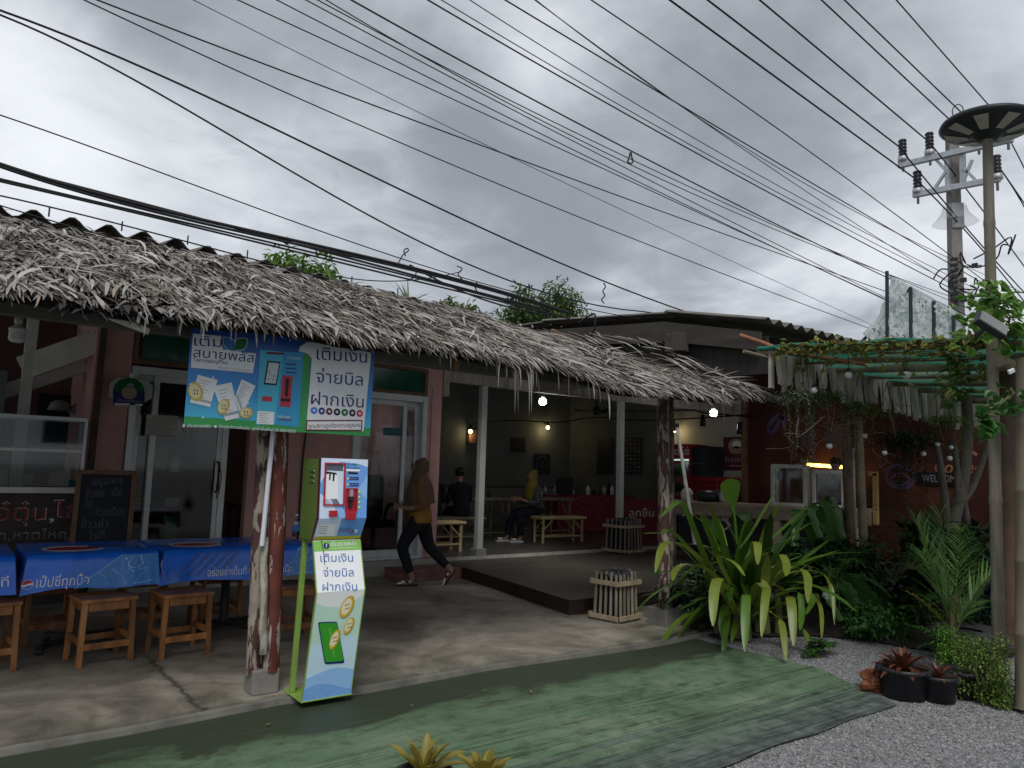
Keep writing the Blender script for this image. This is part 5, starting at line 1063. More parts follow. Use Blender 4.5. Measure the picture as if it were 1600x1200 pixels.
p.T('Call Center', (652, 690), (735, 696), 12, VW, 0.01, 5, 0, 0.5); p.T('02-009-0500', (660, 708), (738, 714), 12, MRED, 0.01, 5, 0, 0.5); p.T('สบายพลัส', (712, 322), (800, 330), 14, VL, 0.01, 4)
p.T('เติมสบายพลัส', (88, 750), (232, 752), 15, VW, 0.01, 2); p.D(262, 746, 8, 8, VW, 2); p.T('ข้อมูลบริการเพิ่มเติม', (285, 752), (480, 765), 15, VW, 0.01, 2); p.T('ลูกค้าสัมพันธ์ 02-009-0500', (497, 765), (765, 785), 15, VW, 0.01, 2); p.P([(60, 730), (72, 730), (72, 750), (60, 750)], VW, 2); p.T('f', (62, 748), (70, 748), 14, GREENV, 0.02, 3, 0, 0.5)
p.P([(840, 218), (795, 245), (785, 275), (840, 290), (865, 320), (828, 770), (1195, 775), (1240, 285), (1020, 240)], VW, 4)
for t, y, xa, xb in (('เติมเงิน', 335, 895, 1212), ('จ่ายบิล', 478, 890, 1185), ('ฝากเงิน', 615, 858, 1192)): p.T(t, (xa, y-8), (xb, y+14), 62, VN, 0.085, 6)
for k, c in enumerate((BLUE, NAVY, MRED, INK, DGRN, INK, RED)): p.D(877+k*48.5, 646+k*3, 21, 22, c, 6); p.D(877+k*48.5, 646+k*3, 9, 9, VL, 7)
for a, b in (((832, 710), (1183, 708)), ((828, 768), (1180, 770)), ((834, 710), (828, 768)), ((1183, 708), (1180, 770))): p.Lp([a, b], 0.008, MRED, 6)
p.T('ถูกบริการถูกต้องตามกฎหมาย', (842, 756), (1172, 748), 20, MRED, 0.012, 6)
# the prints bend with the sheet: subdivide large faces by dropping them onto the wave
q.cut([X0+W_*i/40 for i in range(41)], lambda v: (v[0], v[1]+vwave(v[0], v[2])-0.002, v[2]))
q.build('printed_artwork', vb)
q = MB()
for x in (X0+0.03, (X0+X1)/2, X1-0.03): q.tube([(x, YB, ZT-0.02), (x, 0.04, ZT+0.06)], 0.004, WP, 5)
q.build('tie', vb)
# ------------------------------------------------------------------ top-up kiosk
ki = thing('payment_kiosk', 'slim blue and white top up kiosk with folded lower board on a green stand', 'kiosk', (2.03, 0.02, 0))
KX0, KX1 = 1.868, 2.188; KG = M('kiosk_green', (0.10, 0.165, 0.035), 0.45, 0.12, 4, bmp=0); KM = M('kiosk_maroon', (0.10, 0.012, 0.018), 0.4, 0.15, 5, bmp=0); KL = M('kiosk_lime', (0.22, 0.36, 0.075), 0.45, 0.1, 5, bmp=0)
prof = [(-0.155, 1.495), (-0.175, 1.12), (-0.10, 0.985)]        # (y,z) of the front face, top to bottom
def ext(q, pr, x0, x1, mat): q.slab([(x0, y, z) for y, z in pr], (x1-x0, 0, 0), mat)
q = MB(); ext(q, [(-0.105, 1.49), (-0.125, 1.12), (-0.06, 0.98), (0.13, 0.975), (0.125, 1.49)], KX0, KX1, KG); q.build('cabinet', ki, 0.004)
q = MB(); ext(q, [(-0.152, 1.49), (-0.172, 1.12), (-0.098, 0.985), (-0.062, 0.98), (-0.128, 1.12), (-0.107, 1.49)], KX0+0.002, KX1-0.002, KM); q.build('front_body', ki)
for z in (1.40, 1.36, 1.32):
    pass
q = MB()
for z in (1.405, 1.372, 1.339): q.box((KX0-0.001, -0.02, z), (0.003, 0.06, 0.006), BLACK); q.lathe([(0, 0.004), (0.007, 0.002), (0.007, 0)], (KX0-0.001, -0.055, z+0.006), STEEL, 8, Matrix.Rotation(R(-90), 3, 'Y'))
q.build('vent_slots', ki)
KB = M('kiosk_blue', (0.15, 0.36, 0.80), 0.3, 0.1, 3, spec=0.5, bmp=0); KB2 = flat('kiosk_pale', (0.62, 0.74, 0.92), 0.3, 0.5); KW = flat('kiosk_white', (0.86, 0.87, 0.88), 0.35, 0.5)
def plate(pr, mat, name, th=0.006):
    q = MB()
    for (y0, z0), (y1, z1) in zip(pr, pr[1:]): q.slab([(KX0, y0, z0), (KX1, y0, z0), (KX1, y1, z1), (KX0, y1, z1)], (0, th, 0), mat)
    return q.build(name, ki)
fpnl = plate(prof, KB, 'front_panel')
def pan(a, b, q): return Panel((KX0, a[0], a[1]), (1, 0, 0), (0, b[0]-a[0], b[1]-a[1]), q)
q = MB(); p = pan(prof[0], prof[1], q).frame(5.333, 360, 680); W_ = KX1-KX0; H_ = math.hypot(prof[1][0]-prof[0][0], prof[1][1]-prof[0][1])
p.poly([(0, 0), (W_, 0), (W_, 0.05), (W_*0.8, 0.03), (W_*0.4, 0.02), (0.05, 0.06), (0, 0.16)], KB2, 0); p.poly([(0, 0.22), (0.10, 0.30), (0.12, H_), (0, H_)], KB2, 0); p.poly([(0.10, 0.24), (0.2, H_), (0.14, H_), (0.06, 0.24)], flat('kiosk_mid', (0.28, 0.50, 0.84), 0.3), 0); p.poly([(W_, 0.1), (W_, 0.26), (W_-0.07, 0.20)], flat('kiosk_mid', (0.28, 0.50, 0.84), 0.3), 0)
p.T('เติม', (968, 250), (1008, 252), 14, NAVY, 0.02, 2); p.T('สบายพลัส', (966, 274), (1075, 282), 12, NAVY, 0.01, 2); p.D(1025, 243, 12, 9, BLUE, 2, 0.6); p.D(1045, 246, 11, 10, GRN, 2, -0.6)
p.rect(*p.px(962, 282), *p.px(1078, 302), KW, 2, 0.003); p.P([(985, 305), (1062, 311), (1060, 326), (976, 320)], INK, 2)
for y, t in ((360, 'รับเงินทอน'), (412, 'พิมพ์ใบเสร็จ')): p.rect(*p.px(965, y-14), *p.px(1068, y+14), NAVY, 2, 0.006); p.D(977, y, 11, 11, KW, 3); p.D(977, y, 5, 5, BLUE, 4); p.T(t, (992, y+5), (1058, y+7), 9, LBLUE, 0.0, 3)
for y in (472, 514, 557, 600): p.D(1072, y, 13, 15, LGRN, 2); p.D(1072, y, 6, 7, KW, 3)
q.build('printed_front', fpnl)
def framebox(name, x0, y0, x1, y1, mat, depth, parent):    # raised surround on the panel
    a, b = p.px(x0, y0), p.px(x1, y1); q = MB(); t = 0.008
    def bx(u0, v0, u1, v1): q.slab([p.at(u0, v0), p.at(u1, v0), p.at(u1, v1), p.at(u0, v1)], p.n*depth, mat)
    bx(a[0], a[1], b[0], a[1]+t); bx(a[0], b[1]-t, b[0], b[1]); bx(a[0], a[1]+t, a[0]+t, b[1]-t); bx(b[0]-t, a[1]+t, b[0], b[1]-t)
    return q.build(name, parent), a, b
KR = M('kiosk_red', (0.42, 0.018, 0.03), 0.35, 0.12, 5, bmp=0)
sf, a, b = framebox('screen_surround', 785, 228, 945, 585, KR, 0.012, ki)
q = MB(); p.mb = q; p.poly([(a[0]+.008, a[1]+.008), (b[0]-.008, a[1]+.008), (b[0]-.008, b[1]-.008), (a[0]+.008, b[1]-.008)], KB2, 0); p.P([(795, 298), (905, 318), (922, 570), (788, 535)][:0] or [(795, 238), (940, 242), (938, 300), (795, 292)], flat('screen_dark', (0.08, 0.09, 0.13), 0.2, 0.6), 1)
p.P([(793, 300), (898, 318), (896, 528), (786, 535)], flat('screen_lit', (0.85, 0.86, 0.88), 0.15, 0.6), 2); p.P([(793, 300), (880, 314), (892, 330), (870, 325), (862, 385), (850, 384), (852, 325), (836, 322), (832, 375), (820, 374), (822, 320), (793, 325)], INK, 3); q.build('screen', ki)
cs, a, b = framebox('coin_surround', 960, 440, 1052, 640, KR, 0.010, ki)
q = MB(); p.mb = q; p.poly([(a[0]+.008, a[1]+.008), (b[0]-.008, a[1]+.008), (b[0]-.008, b[1]-.008), (a[0]+.008, b[1]-.008)], KR, 0); q.build('coin_plate', ki)
q = MB(); c = p.px(998, 490); q.box(p.at(c[0], c[1], 0.014), (0.022, 0.024, 0.055), STEEL); c = p.px(997, 530); q.box(p.at(c[0], c[1], 0.018), (0.030, 0.03, 0.030), BLACK); c = p.px(992, 575); q.box(p.at(c[0], c[1], 0.012), (0.018, 0.02, 0.05), BLACK); q.build('coin_slot', ki, 0.003)
q = MB(); c = p.px(850, 653); q.box(p.at(c[0], c[1], 0.012), (0.05, 0.024, 0.038), KR); q.build('note_slot', ki, 0.003)
q = MB(); c = p.px(995, 672); q.box(p.at(c[0], c[1], 0.014), (0.064, 0.028, 0.048), KR); q.build('coin_tray', ki, 0.004)
q = MB(); p = pan(prof[1], prof[2], q).frame(5.333, 360, 680); W_ = KX1-KX0; H_ = math.hypot(prof[2][0]-prof[1][0], prof[2][1]-prof[1][1])
p.rect(0.0, H_-0.022, W_, H_, flat('kiosk_yellow', (0.52, 0.48, 0.05), 0.35), 0); p.rect(0.0, 0.0, 0.15, H_-0.022, KB2, 0)
p.P([(735, 742), (880, 742), (858, 838), (710, 838)], KW, 2); 
for k in range(5): p.Lp([(740-k*3, 757+k*15), (815-k*3-(k % 2)*10, 759+k*15)], 0.0035, GREYP, 3)
p.T('Call Center', (905, 785), (1005, 785), 14, MRED, 0.02, 3, 0, 0.6); p.T('02-009-0500', (890, 804), (1010, 806), 12, RED, 0.02, 3, 0, 0.6); p.Lp([(1020, 785), (1026, 800), (1010, 815), (998, 818)], 0.006, RED, 3); p.P([(1032, 780), (1060, 780), (1057, 812), (1030, 812)], KB2, 3)
q.build('printed_lower', fpnl)
bprof = [(-0.10, 0.978), (-0.205, 0.675), (-0.08, 0.005)]
brd = plate(bprof, KW, 'display_board', 0.005)
q = MB(); p = pan(bprof[0], bprof[1], q).frame(5.333, 360, 680); H_ = math.hypot(bprof[1][0]-bprof[0][0], bprof[1][1]-bprof[0][1])
p.rect(0.003, 0.003, W_-0.003, 0.068, LGRN, 0); p.disc(0.085, 0.036, 0.020, NAVY, 1); p.text('f', 0.080, 0.092, 0.049, 0.040, KW, 0.03, 2); p.text('เติมสบายพลัส', 0.115, 0.29, 0.038, 0.040, KW, 0.015, 2); p.text('www.termsabuyplus.com', 0.12, 0.29, 0.056, 0.016, KW, 0.0, 2)
TB = flat('board_blue', (0.07, 0.19, 0.50), 0.35)
p.frame(4, 380, 820); p.T('เติมเงิน', (482, 232), (687, 230), 40, TB, 0.08, 2); p.T('จ่ายบิล', (500, 324), (690, 322), 40, TB, 0.08, 2); p.T('ฝากเงิน', (495, 412), (712, 410), 40, TB, 0.08, 2)
q.build('lettering', brd)
q = MB(); p = pan(bprof[1], bprof[2], q).frame(4, 380, 820); H_ = math.hypot(bprof[2][0]-bprof[1][0], bprof[2][1]-bprof[1][1]); BG1 = flat('board_mint', (0.55, 0.78, 0.66), 0.35); BG2 = flat('board_pale', (0.58, 0.78, 0.90), 0.35); BG3 = flat('board_sky', (0.32, 0.56, 0.90), 0.35); BG4 = flat('board_deep', (0.20, 0.42, 0.82), 0.35)
def wavy(v0, a, ph): return [(W_*i/16, v0+a*math.sin(i/16*4.2+ph)) for i in range(17)]
p.poly([(W_*i/16, 0.10-0.055*((i-7)/8)**2) for i in range(17)] + [(W_, H_*0.50), (0, H_*0.50)], BG1, 0)
p.poly(wavy(H_*0.46, 0.02, 0.5)+[(W_, H_), (0, H_)], BG2, 1); p.poly(wavy(H_*0.76, 0.025, 2.2)+[(W_, H_), (0, H_)], BG3, 2); p.poly(wavy(H_*0.90, 0.03, 3.4)+[(W_, H_), (0, H_)], BG4, 3)
rg = random.Random(3)
for k in range(16): p.disc(rg.uniform(0.03, W_-0.03), H_*rg.uniform(0.78, 0.97), rg.uniform(0.0015, 0.004), PALEB, 5)
PHG = flat('phone_green', (0.05, 0.36, 0.03), 0.3); PHG2 = flat('phone_green_lit', (0.12, 0.50, 0.06), 0.3)
def rr_px(pts, mat, l):                                  # quad with rounded corners
    P_ = [V(*p.px(*a), 0) for a in pts]; out = []
    for i in range(4):
        a, b, c = P_[i-1], P_[i], P_[(i+1) % 4]; d1 = (a-b).normalized()*0.016; d2 = (c-b).normalized()*0.016
        for t in (0, 0.25, 0.5, 0.75, 1): q_ = (b+d1)*(1-t)**2 + b*(2*t*(1-t)) + (b+d2)*t*t; out.append((q_.x, q_.y))
    p.poly(out, mat, l)
rr_px([(465, 607), (585, 603), (632, 862), (508, 870)], NAVY, 6); rr_px([(472, 614), (583, 610), (626, 848), (512, 858)], PHG, 7); p.P([(530, 640), (545, 640), (572, 828), (563, 828)], PHG2, 8)
def coin(x, y, rx, ry, rot, l):
    p.D(x, y, rx, ry, flat('coin_edge', (0.45, 0.30, 0.02), 0.3), l, rot); p.D(x-3, y-2, rx*0.93, ry*0.93, GOLD, l+1, rot); p.D(x-4, y-3, rx*0.72, ry*0.72, CRM, l+2, rot)
    for dx, dy in ((-8, -12), (8, -16), (-6, 10), (10, 6)): p.Lp([(x+dx-7, y+dy+5), (x+dx+7, y+dy-5)], 0.004, INK, l+3)
coin(648, 512, 38, 70, 0.30, 6); coin(660, 630, 27, 54, 0.30, 6); coin(570, 715, 28, 62, 0.25, 9)
q.build('printed_picture', brd)
q = MB()
for x in (KX0-0.004, KX1-0.002):
    q = MB()
    for (y0, z0), (y1, z1) in zip(bprof, bprof[1:]): q.slab([(x, y0-0.003, z0), (x+0.006, y0-0.003, z0), (x+0.006, y1-0.003, z1), (x, y1-0.003, z1)], (0, 0.012, 0), KL)
    q.build('board_edging', brd)
pass
q = MB(); q.bar((KX0+0.03, 0.10, 0.975), (KX0+0.015, 0.13, 0.01), 0.032, 0.032, KL); q.build('leg', ki, 0.004)
q = MB(); q.bar((KX1-0.03, 0.10, 0.975), (KX1-0.015, 0.13, 0.01), 0.032, 0.032, KL); q.build('leg', ki, 0.004)
q = MB(); q.span((KX0-0.01, -0.09, 0.0), (KX1+0.01, 0.22, 0.008), KL); q.build('base_plate', ki, 0.002)
q = MB(); q.tube(smooth_line([V(KX0+0.05, -0.11, 0.98), V(KX0+0.055, -0.15, 0.90), V(KX0+0.045, -0.19, 0.84)], 4), 0.002, CABLE, 5); q.build('cord', ki)

# ------------------------------------------------------------------ lamps that are lit
def lamp_light(loc, power, col, r=0.05):
    l = bpy.data.lights.new('lamp_light', 'POINT'); l.energy = power; l.color = col; l.shadow_soft_size = r; o = bpy.data.objects.new('lamp_light', l); COL.objects.link(o); o.location = loc; return o
COLD = emit('led_cold', (0.93, 0.97, 1.0), 9.0); WARM = emit('bulb_warm', (1.0, 0.78, 0.38), 9.0)
for (x, y), Yp, lab, pw in (((848, 627), 4.95, 'lit white bulb under the middle of the thatch eave', 4.5), ((1115, 645), 3.3, 'lit white bulb near the right end of the thatch eave', 8)):
    c = GY(x, y, Yp); t_ = thing('led_bulb', lab, 'bulb', c, 'lit white bulbs under the roof'); q = MB(); q.lathe([(0.0, 0.05), (0.034, 0.048), (0.054, 0.038), (0.062, 0.016), (0.064, -0.016), (0.056, -0.042), (0.034, -0.058), (0, -0.063)], c, COLD, 24); q.build('bulb', t_)
    q = MB(); q.lathe([(0.0, 0.10), (0.025, 0.10), (0.035, 0.05), (0, 0.05)], c, WP, 12); q.tube([c+V(0, 0, 0.1), c+V(0, 0.02, 0.55)], 0.005, CABLE, 5); q.build('socket', t_); lamp_light(c+V(0, -0.02, -0.10), pw, (0.92, 0.96, 1.0)).parent = None
for (x, y), lab, pw, off in (((856, 668), 'warm wall bulb over the round disc poster', 1.6, 0.14), ((1054, 672), 'warm wall bulb beside the drinks fridge', 1.0, 0.14), ((735, 674), 'warm lit bulb of the wall lantern beside the slim post', 0.9, 0.16)):
    c = GY(x, y, 9.4) if x < 890 else GX(x, y, 12.4); t_ = thing('wall_lamp', lab, 'lamp', c, 'warm wall lamps in the hall'); q = MB(); q.ball(c, 0.045, WARM, 12); q.build('bulb', t_); q = MB(); q.lathe([(0, 0.14), (0.03, 0.14), (0.035, 0.04), (0, 0.04)], c, BLACK, 12); q.bar(c+V(0, 0, 0.1), c+V(0.1 if x > 890 else 0, 0.14 if x < 890 else 0, 0.1), 0.02, 0.02, BLACK); q.build('holder', t_)
    lamp_light(c + (V(0, -0.02, -0.09) if x < 890 else V(-0.05, 0, -0.09)), pw, (1.0, 0.74, 0.34))
a = GY(684, 608, 6.5); q = MB(); q.tube([a, GY(697, 611, 6.5)], 0.025, COLD, 8); tag(q.build('ceiling_tube', loc=a), 'short lit white tube under the dark ceiling beside the pink pillar', 'lamp')
c = V(4.75, 6.2, 2.42); q = MB(); q.lathe([(0, 0.03), (0.10, 0.03), (0.12, 0.0), (0.10, -0.05), (0, -0.06)], c, COLD, 16); tag(q.build('reflection_lamp', loc=c), 'white lamp standing in for a bright reflection in the right glass door', 'lamp'); lamp_light(c+V(0, 0, -0.15), 1.0, (0.92, 0.96, 1))  # added lamp stands in for a reflection in the door glass

# ------------------------------------------------------------------ hall furniture
def bench(p0, p1, h, depth, label, group, mat, name='bamboo_bench', cat='bench', rails=True):
    p0, p1 = Vector(p0), Vector(p1); d = (p1-p0).normalized(); s = V(-d.y, d.x, 0); L = (p1-p0).length; t_ = thing(name, label, cat, (p0+p1)/2, group); z = V(0, 0, 1)
    q = MB()
    for k in range(5): o = s*(depth*(k/4)); bamboo(q, p0-d*0.08+o+z*h, p1+d*0.08+o+z*h, 0.026, mat, 0.4, 8)
    q.build('seat' if cat == 'bench' else 'tabletop', t_)
    for e in (p0, p1):
        for o in (0.02, depth-0.02): q = MB(); bamboo(q, e+s*o, e+s*o+z*(h-0.02), 0.026, mat, 0.3, 8); q.build('leg', t_)
    q = MB()
    for o in (0.02, depth-0.02): bamboo(q, p0+s*o+z*0.12, p1+s*o+z*0.12, 0.016, mat, 0.4, 8); q.tube([p0+s*o+z*0.22, p0+s*o+d*min(0.2, L*0.35)+z*(h-0.03)], 0.014, mat, 6); q.tube([p1+s*o+z*0.22, p1+s*o-d*min(0.2, L*0.35)+z*(h-0.03)], 0.014, mat, 6)
    q.build('brace', t_); return t_
F2 = 0.2
B1a, B1b = GZ(849, 850, F2), GZ(910, 848, F2)
bench(B1a, B1b, 0.44, 0.30, 'pale bamboo bench right of the seated person', 'bamboo benches in the hall', BAMY)
bench(GZ(664, 866, F2), GZ(720, 863, F2), 0.44, 0.30, 'pale bamboo bench right behind the walking person', 'bamboo benches in the hall', BAMY)
bench(V(7.35, 6.45, F2), V(8.35, 6.45, F2), 0.72, 0.6, 'bamboo table before the seated person in the yellow headscarf', 'bamboo tables in the hall', BAMD, 'bamboo_table', 'table')
bench(V(9.0, 6.5, F2), V(9.9, 6.5, F2), 0.72, 0.6, 'bamboo table behind the right bamboo bench', 'bamboo tables in the hall', BAMD, 'bamboo_table', 'table')
q = MB(); a = V(10.9, 7.3, F2); RC = M('red_cloth', (0.16, 0.012, 0.03), 0.7, 0.6, 16, c2=(0.30, 0.10, 0.12)); q.span((10.0, 7.0, 0.2), (12.3, 7.7, 0.98), RC); tag(q.build('red_serving_table', bevel=0.02), 'long serving table in patterned dark red cloth along the hall wall', 'table')
def condiments():
    rg = random.Random(11)
    for k in range(14):
        x = 10.1+k*0.155; h = rg.uniform(0.1, 0.26); q = MB(); r_ = rg.uniform(0.03, 0.06); q.lathe([(0, 0), (r_, 0), (r_, h*0.7), (r_*0.45, h*0.85), (r_*0.4, h), (0, h)], (0, 0, 0), [STEEL, WHITE, INK, GLASS, BROWNW][k % 5], 12)
        o = q.build('condiment_jar'); o.location = (x, 7.15+rg.uniform(0, 0.4), 0.985); tag(o, 'small jar among the row on the dark red serving table', 'jar', 'jars on the red serving table')
    for k, (x, y) in enumerate(((7.6, 6.7), (7.85, 6.6), (8.1, 6.75), (9.3, 6.7))):
        q = MB(); q.lathe([(0, 0), (0.035, 0), (0.035, 0.12), (0.012, 0.17), (0.012, 0.21), (0, 0.21)], (0, 0, 0), [WHITE, INK, GLASS, WHITE][k], 12); o = q.build('sauce_bottle'); o.location = (x, y, F2+0.745); tag(o, 'small sauce bottle on a bamboo table in the hall', 'bottle', 'bottles on the bamboo tables')
condiments()
q = MB(); q.box((0, 0, 0.2), (0.42, 0.04, 0.34), BLACK); q.box((0, 0.02, 0.015), (0.2, 0.15, 0.03), BLACK); o = q.build('dark_monitor'); o.location = (10.35, 7.2, 0.985); tag(o, 'dark screen standing on the left of the red serving table', 'screen')
def poster(name, label, cat, pix, wall, mat, fn=None):
    (xa, ya), (xb, yb) = pix
    if wall == 'y': a, b = GY(xa, ya, 9.58), GY(xb, yb, 9.58); ux = V(1, 0, 0); W = b.x-a.x; n = V(0, -0.02, 0)
    else: a, b = GX(xa, ya, 12.58), GX(xb, yb, 12.58); ux = V(0, -1, 0); W = a.y-b.y; n = V(-0.02, 0, 0)
    H = a.z-b.z; q = MB(); q.slab([a, a+ux*W, a+ux*W-V(0, 0, H), a-V(0, 0, H)], n, mat); o = tag(q.build(name, loc=a), label, cat)
    if fn: q = MB(); p = Panel(a+n, ux, (0, 0, -1), q); fn(p, W, H); q.build('print', o)
DKP = flat('poster_dark', (0.022, 0.026, 0.04), 0.5); GP_ = flat('poster_grey', (0.10, 0.105, 0.11), 0.6)
poster('square_poster', 'small dark square poster on the hall wall left of the warm bulb', 'poster', ((798, 683), (820, 707)), 'y', DKP)
def ring(p, W, H): p.disc(W/2, H/2, W*0.42, GP_, 0); p.disc(W/2, H/2, W*0.36, DKP, 1); p.disc(W/2, H/2, W*0.2, flat('poster_blue', (0.04, 0.05, 0.09)), 2)
poster('disc_poster', 'dark poster with a pale ring behind the yellow headscarf', 'poster', ((835, 709), (858, 741)), 'y', DKP, ring)
poster('tall_poster', 'plain tall dark poster left of the slim whitish post', 'poster', ((934, 684), (957, 741)), 'x', DKP)
def grid(p, W, H):
    for i in range(9):
        for j in range(4): p.rect(W*(0.06+j*0.235), H*(0.04+i*0.105), W*(0.06+j*0.235)+W*0.17, H*(0.04+i*0.105)+H*0.065, GP_ if (i*3+j) % 4 else flat('poster_pale', (0.2, 0.19, 0.17)), 0, 0.0)
poster('menu_poster', 'tall menu poster with rows of small pictures right of the slim whitish post', 'poster', ((977, 684), (1003, 741)), 'x', DKP, grid)
def choc(p, W, H):
    p.disc(W*0.5, H*0.28, W*0.30, GREYP, 0, H*0.22); p.disc(W*0.5, H*0.40, W*0.26, flat('poster_tan', (0.30, 0.23, 0.13)), 1, H*0.12); p.disc(W*0.53, H*0.24, W*0.17, CRM, 1, H*0.12); p.text('Presanta', W*0.08, W*0.95, H*0.78, H*0.26, GREYP, 0.02, 2, -0.06)
    p.rect(W*0.25, H*0.86, W*0.8, H*0.89, GREYP, 1)
poster('drink_poster', 'maroon drink poster with a white cream swirl and script lettering', 'poster', ((1131, 683), (1172, 735)), 'x', flat('poster_maroon', (0.10, 0.018, 0.026)), choc)
q = MB(); q.span((6.9, 9.5, 1.0), (7.6, 9.55, 1.95), flat('board_black', (0.018, 0.02, 0.026), 0.6)); tag(q.build('dark_picture'), 'dark framed picture on the hall wall behind the two dark seated people', 'picture')
q = MB(); a = V(7.55, 9.45, 2.05); q.box((0, 0, 0), (0.2, 0.1, 0.3), BROWNW); o = q.build('lantern_box'); o.location = GY(737, 682, 9.5); tag(o, 'small brown wall lantern box beside the slim hall post', 'lantern')

# fridges, freezer
fg = thing('drinks_fridge', 'glass door drinks fridge with red header, lit inside', 'fridge', (12.2, 5.9, 0.2))
def fridge():
    a, b = GX(1049, 694, 11.9), GX(1071, 780, 11.9); y1, y0 = a.y+0.02, b.y-0.10; zt = a.z+0.0
    y1 = y0+0.62; zb = 0.2; x0, x1 = 11.9, 12.45; RF = flat('fridge_red', (0.30, 0.012, 0.02), 0.35)
    q = MB(); q.span((x0+0.04, y0, zb), (x1, y0+0.03, zt), RF); q.span((x0+0.04, y1-0.03, zb), (x1, y1, zt), RF); q.span((x1-0.03, y0+0.03, zb), (x1, y1-0.03, zt), WP); q.span((x0+0.04, y0+0.03, zb), (x1-0.03, y1-0.03, zb+0.25), RF); q.span((x0+0.04, y0+0.03, zt-0.30), (x1-0.03, y1-0.03, zt), RF); q.build('cabinet', fg)
    q = MB(); p = Panel((x0+0.038, y1-0.04, zt-0.02), (0, -1, 0), (0, 0, -1), q); p.text('Coca-Cola', 0.03, 0.54, 0.20, 0.26, WP, 0.01, 1, 0, 0.25); q.build('header_lettering', fg)
    LIT = emit('fridge_light', (0.85, 0.93, 0.9), 1.2); q = MB(); q.span((x0+0.08, y0+0.05, zt-0.335), (x0+0.12, y1-0.05, zt-0.305), LIT); q.span((x1-0.05, y0+0.05, zb+0.3), (x1-0.04, y1-0.05, zt-0.34), emit('fridge_back', (0.75, 0.85, 0.8), 0.22)); q.build('light', fg)
    rg = random.Random(2)
    for i in range(4):
        z = zb+0.30+i*0.32; q = MB(); q.span((x0+0.08, y0+0.035, z-0.02), (x1-0.06, y1-0.035, z), STEEL); sh = q.build('shelf', fg)
        q = MB()
        for k in range(7):
            y = y0+0.08+k*0.075; h = 0.2+0.04*(i % 2); c = [DGRN, WP, GRN, CR, GREYP][(i*2+k//3) % 5]; q.lathe([(0, 0), (0.030, 0), (0.031, h*0.6), (0.012, h*0.85), (0.012, h), (0, h)], (x0+0.15, y, z), c, 10)
        q.build('bottle_row', sh)
    q = MB(); q.span((x0, y0+0.01, zb+0.25), (x0+0.012, y1-0.01, zt-0.30), GLASS); q.build('glass_door', fg)
fridge()
def fridge2():
    t_ = thing('dark_fridge', 'tall dark unlit fridge right of the drinks fridge', 'fridge', (12.1, 5.2, 0.2)); a, b = GX(1073, 697, 11.95), GX(1099, 780, 11.95); y1, y0, zt = a.y-0.02, b.y-0.10, a.z
    y1 = min(y1, 5.72); q = MB(); q.span((11.99, y0, 0.2), (12.45, y1, zt), BLACK); q.build('cabinet', t_, 0.01); q = MB(); q.span((11.96, y0+0.03, 0.4), (11.985, y1-0.03, zt-0.05), flat('fridge_dark_glass', (0.015, 0.018, 0.025), 0.1, 0.6)); d = q.build('door', t_); q = MB()
    for z in (0.8, 1.1, 1.4, 1.7): q.span((11.955, y0+0.06, z), (11.96, y1-0.06, z+0.02), flat('shelf_edge', (0.07, 0.075, 0.09)))
    q.build('shelf_edges', d)
fridge2()
fz = thing('red_freezer', 'red chest freezer below the maroon drink poster', 'freezer', (11.9, 4.75, 0.2))
q = MB(); q.span((11.7, 4.34, 0.2), (12.4, 5.15, 1.35), M('freezer_red', (0.15, 0.008, 0.014), 0.4, 0.15, 3)); q.build('body', fz, 0.02); q = MB(); q.span((11.68, 4.33, 1.35), (12.42, 5.16, 1.45), M('freezer_lid', (0.20, 0.012, 0.018), 0.35, 0.1, 3)); q.build('lid', fz, 0.02)

# counter with glass cases
kc = thing('bar_counter', 'long rough plank bar counter behind the strap leaved plant', 'counter', (10.8, 2.8, 0.1))
ca, cbb = GZ(1035, 784, 1.02), GZ(1362, 800, 1.02); dcv = (cbb-ca).normalized(); scv = V(-dcv.y, dcv.x, 0); 
if scv.x < 0: scv = -scv
q = MB(); 
P = [ca, cbb, cbb+scv*0.5, ca+scv*0.5]; q.slab(P, (0, 0, 0.03), PALEW); q.build('counter_top', kc, 0.004)
q = MB(); q.bar(ca-V(0, 0, 0.08)-scv*0.02, cbb-V(0, 0, 0.10)-scv*0.02, 0.04, 0.19, M('rough_plank', (0.27, 0.21, 0.15), 0.75, 0.4, 3, (1, 1, 3), bmp=0.3)); q.build('front_plank', kc, 0.006)
for t in (0.05, 0.28, 0.58, 0.93): q = MB(); e = ca.lerp(cbb, t); q.bar(V(e.x, e.y, 0.12)+scv*0.03, V(e.x, e.y, 0.86)+scv*0.03, 0.11, 0.09, PALEW); q.build('leg', kc, 0.006)
sb_ = MB(); e0 = ca.lerp(cbb, 0.02)+scv*0.12; e1 = ca.lerp(cbb, 0.92)+scv*0.12; sb_.slab([V(e0.x, e0.y, 0.25), V(e1.x, e1.y, 0.25), V(e1.x, e1.y, 0.80), V(e0.x, e0.y, 0.80)], scv*0.015, INK); sgn = tag(sb_.build('counter_sign', loc=e0), 'black sign board with white painted lettering under the bar counter', 'sign')
q = MB(); p = Panel(V(e0.x, e0.y, 0.80)-scv*0.006, dcv, (0, 0, -1), q).frame(5.333, 1000, 600); PW = flat('painted_white', (0.40, 0.40, 0.39)); 
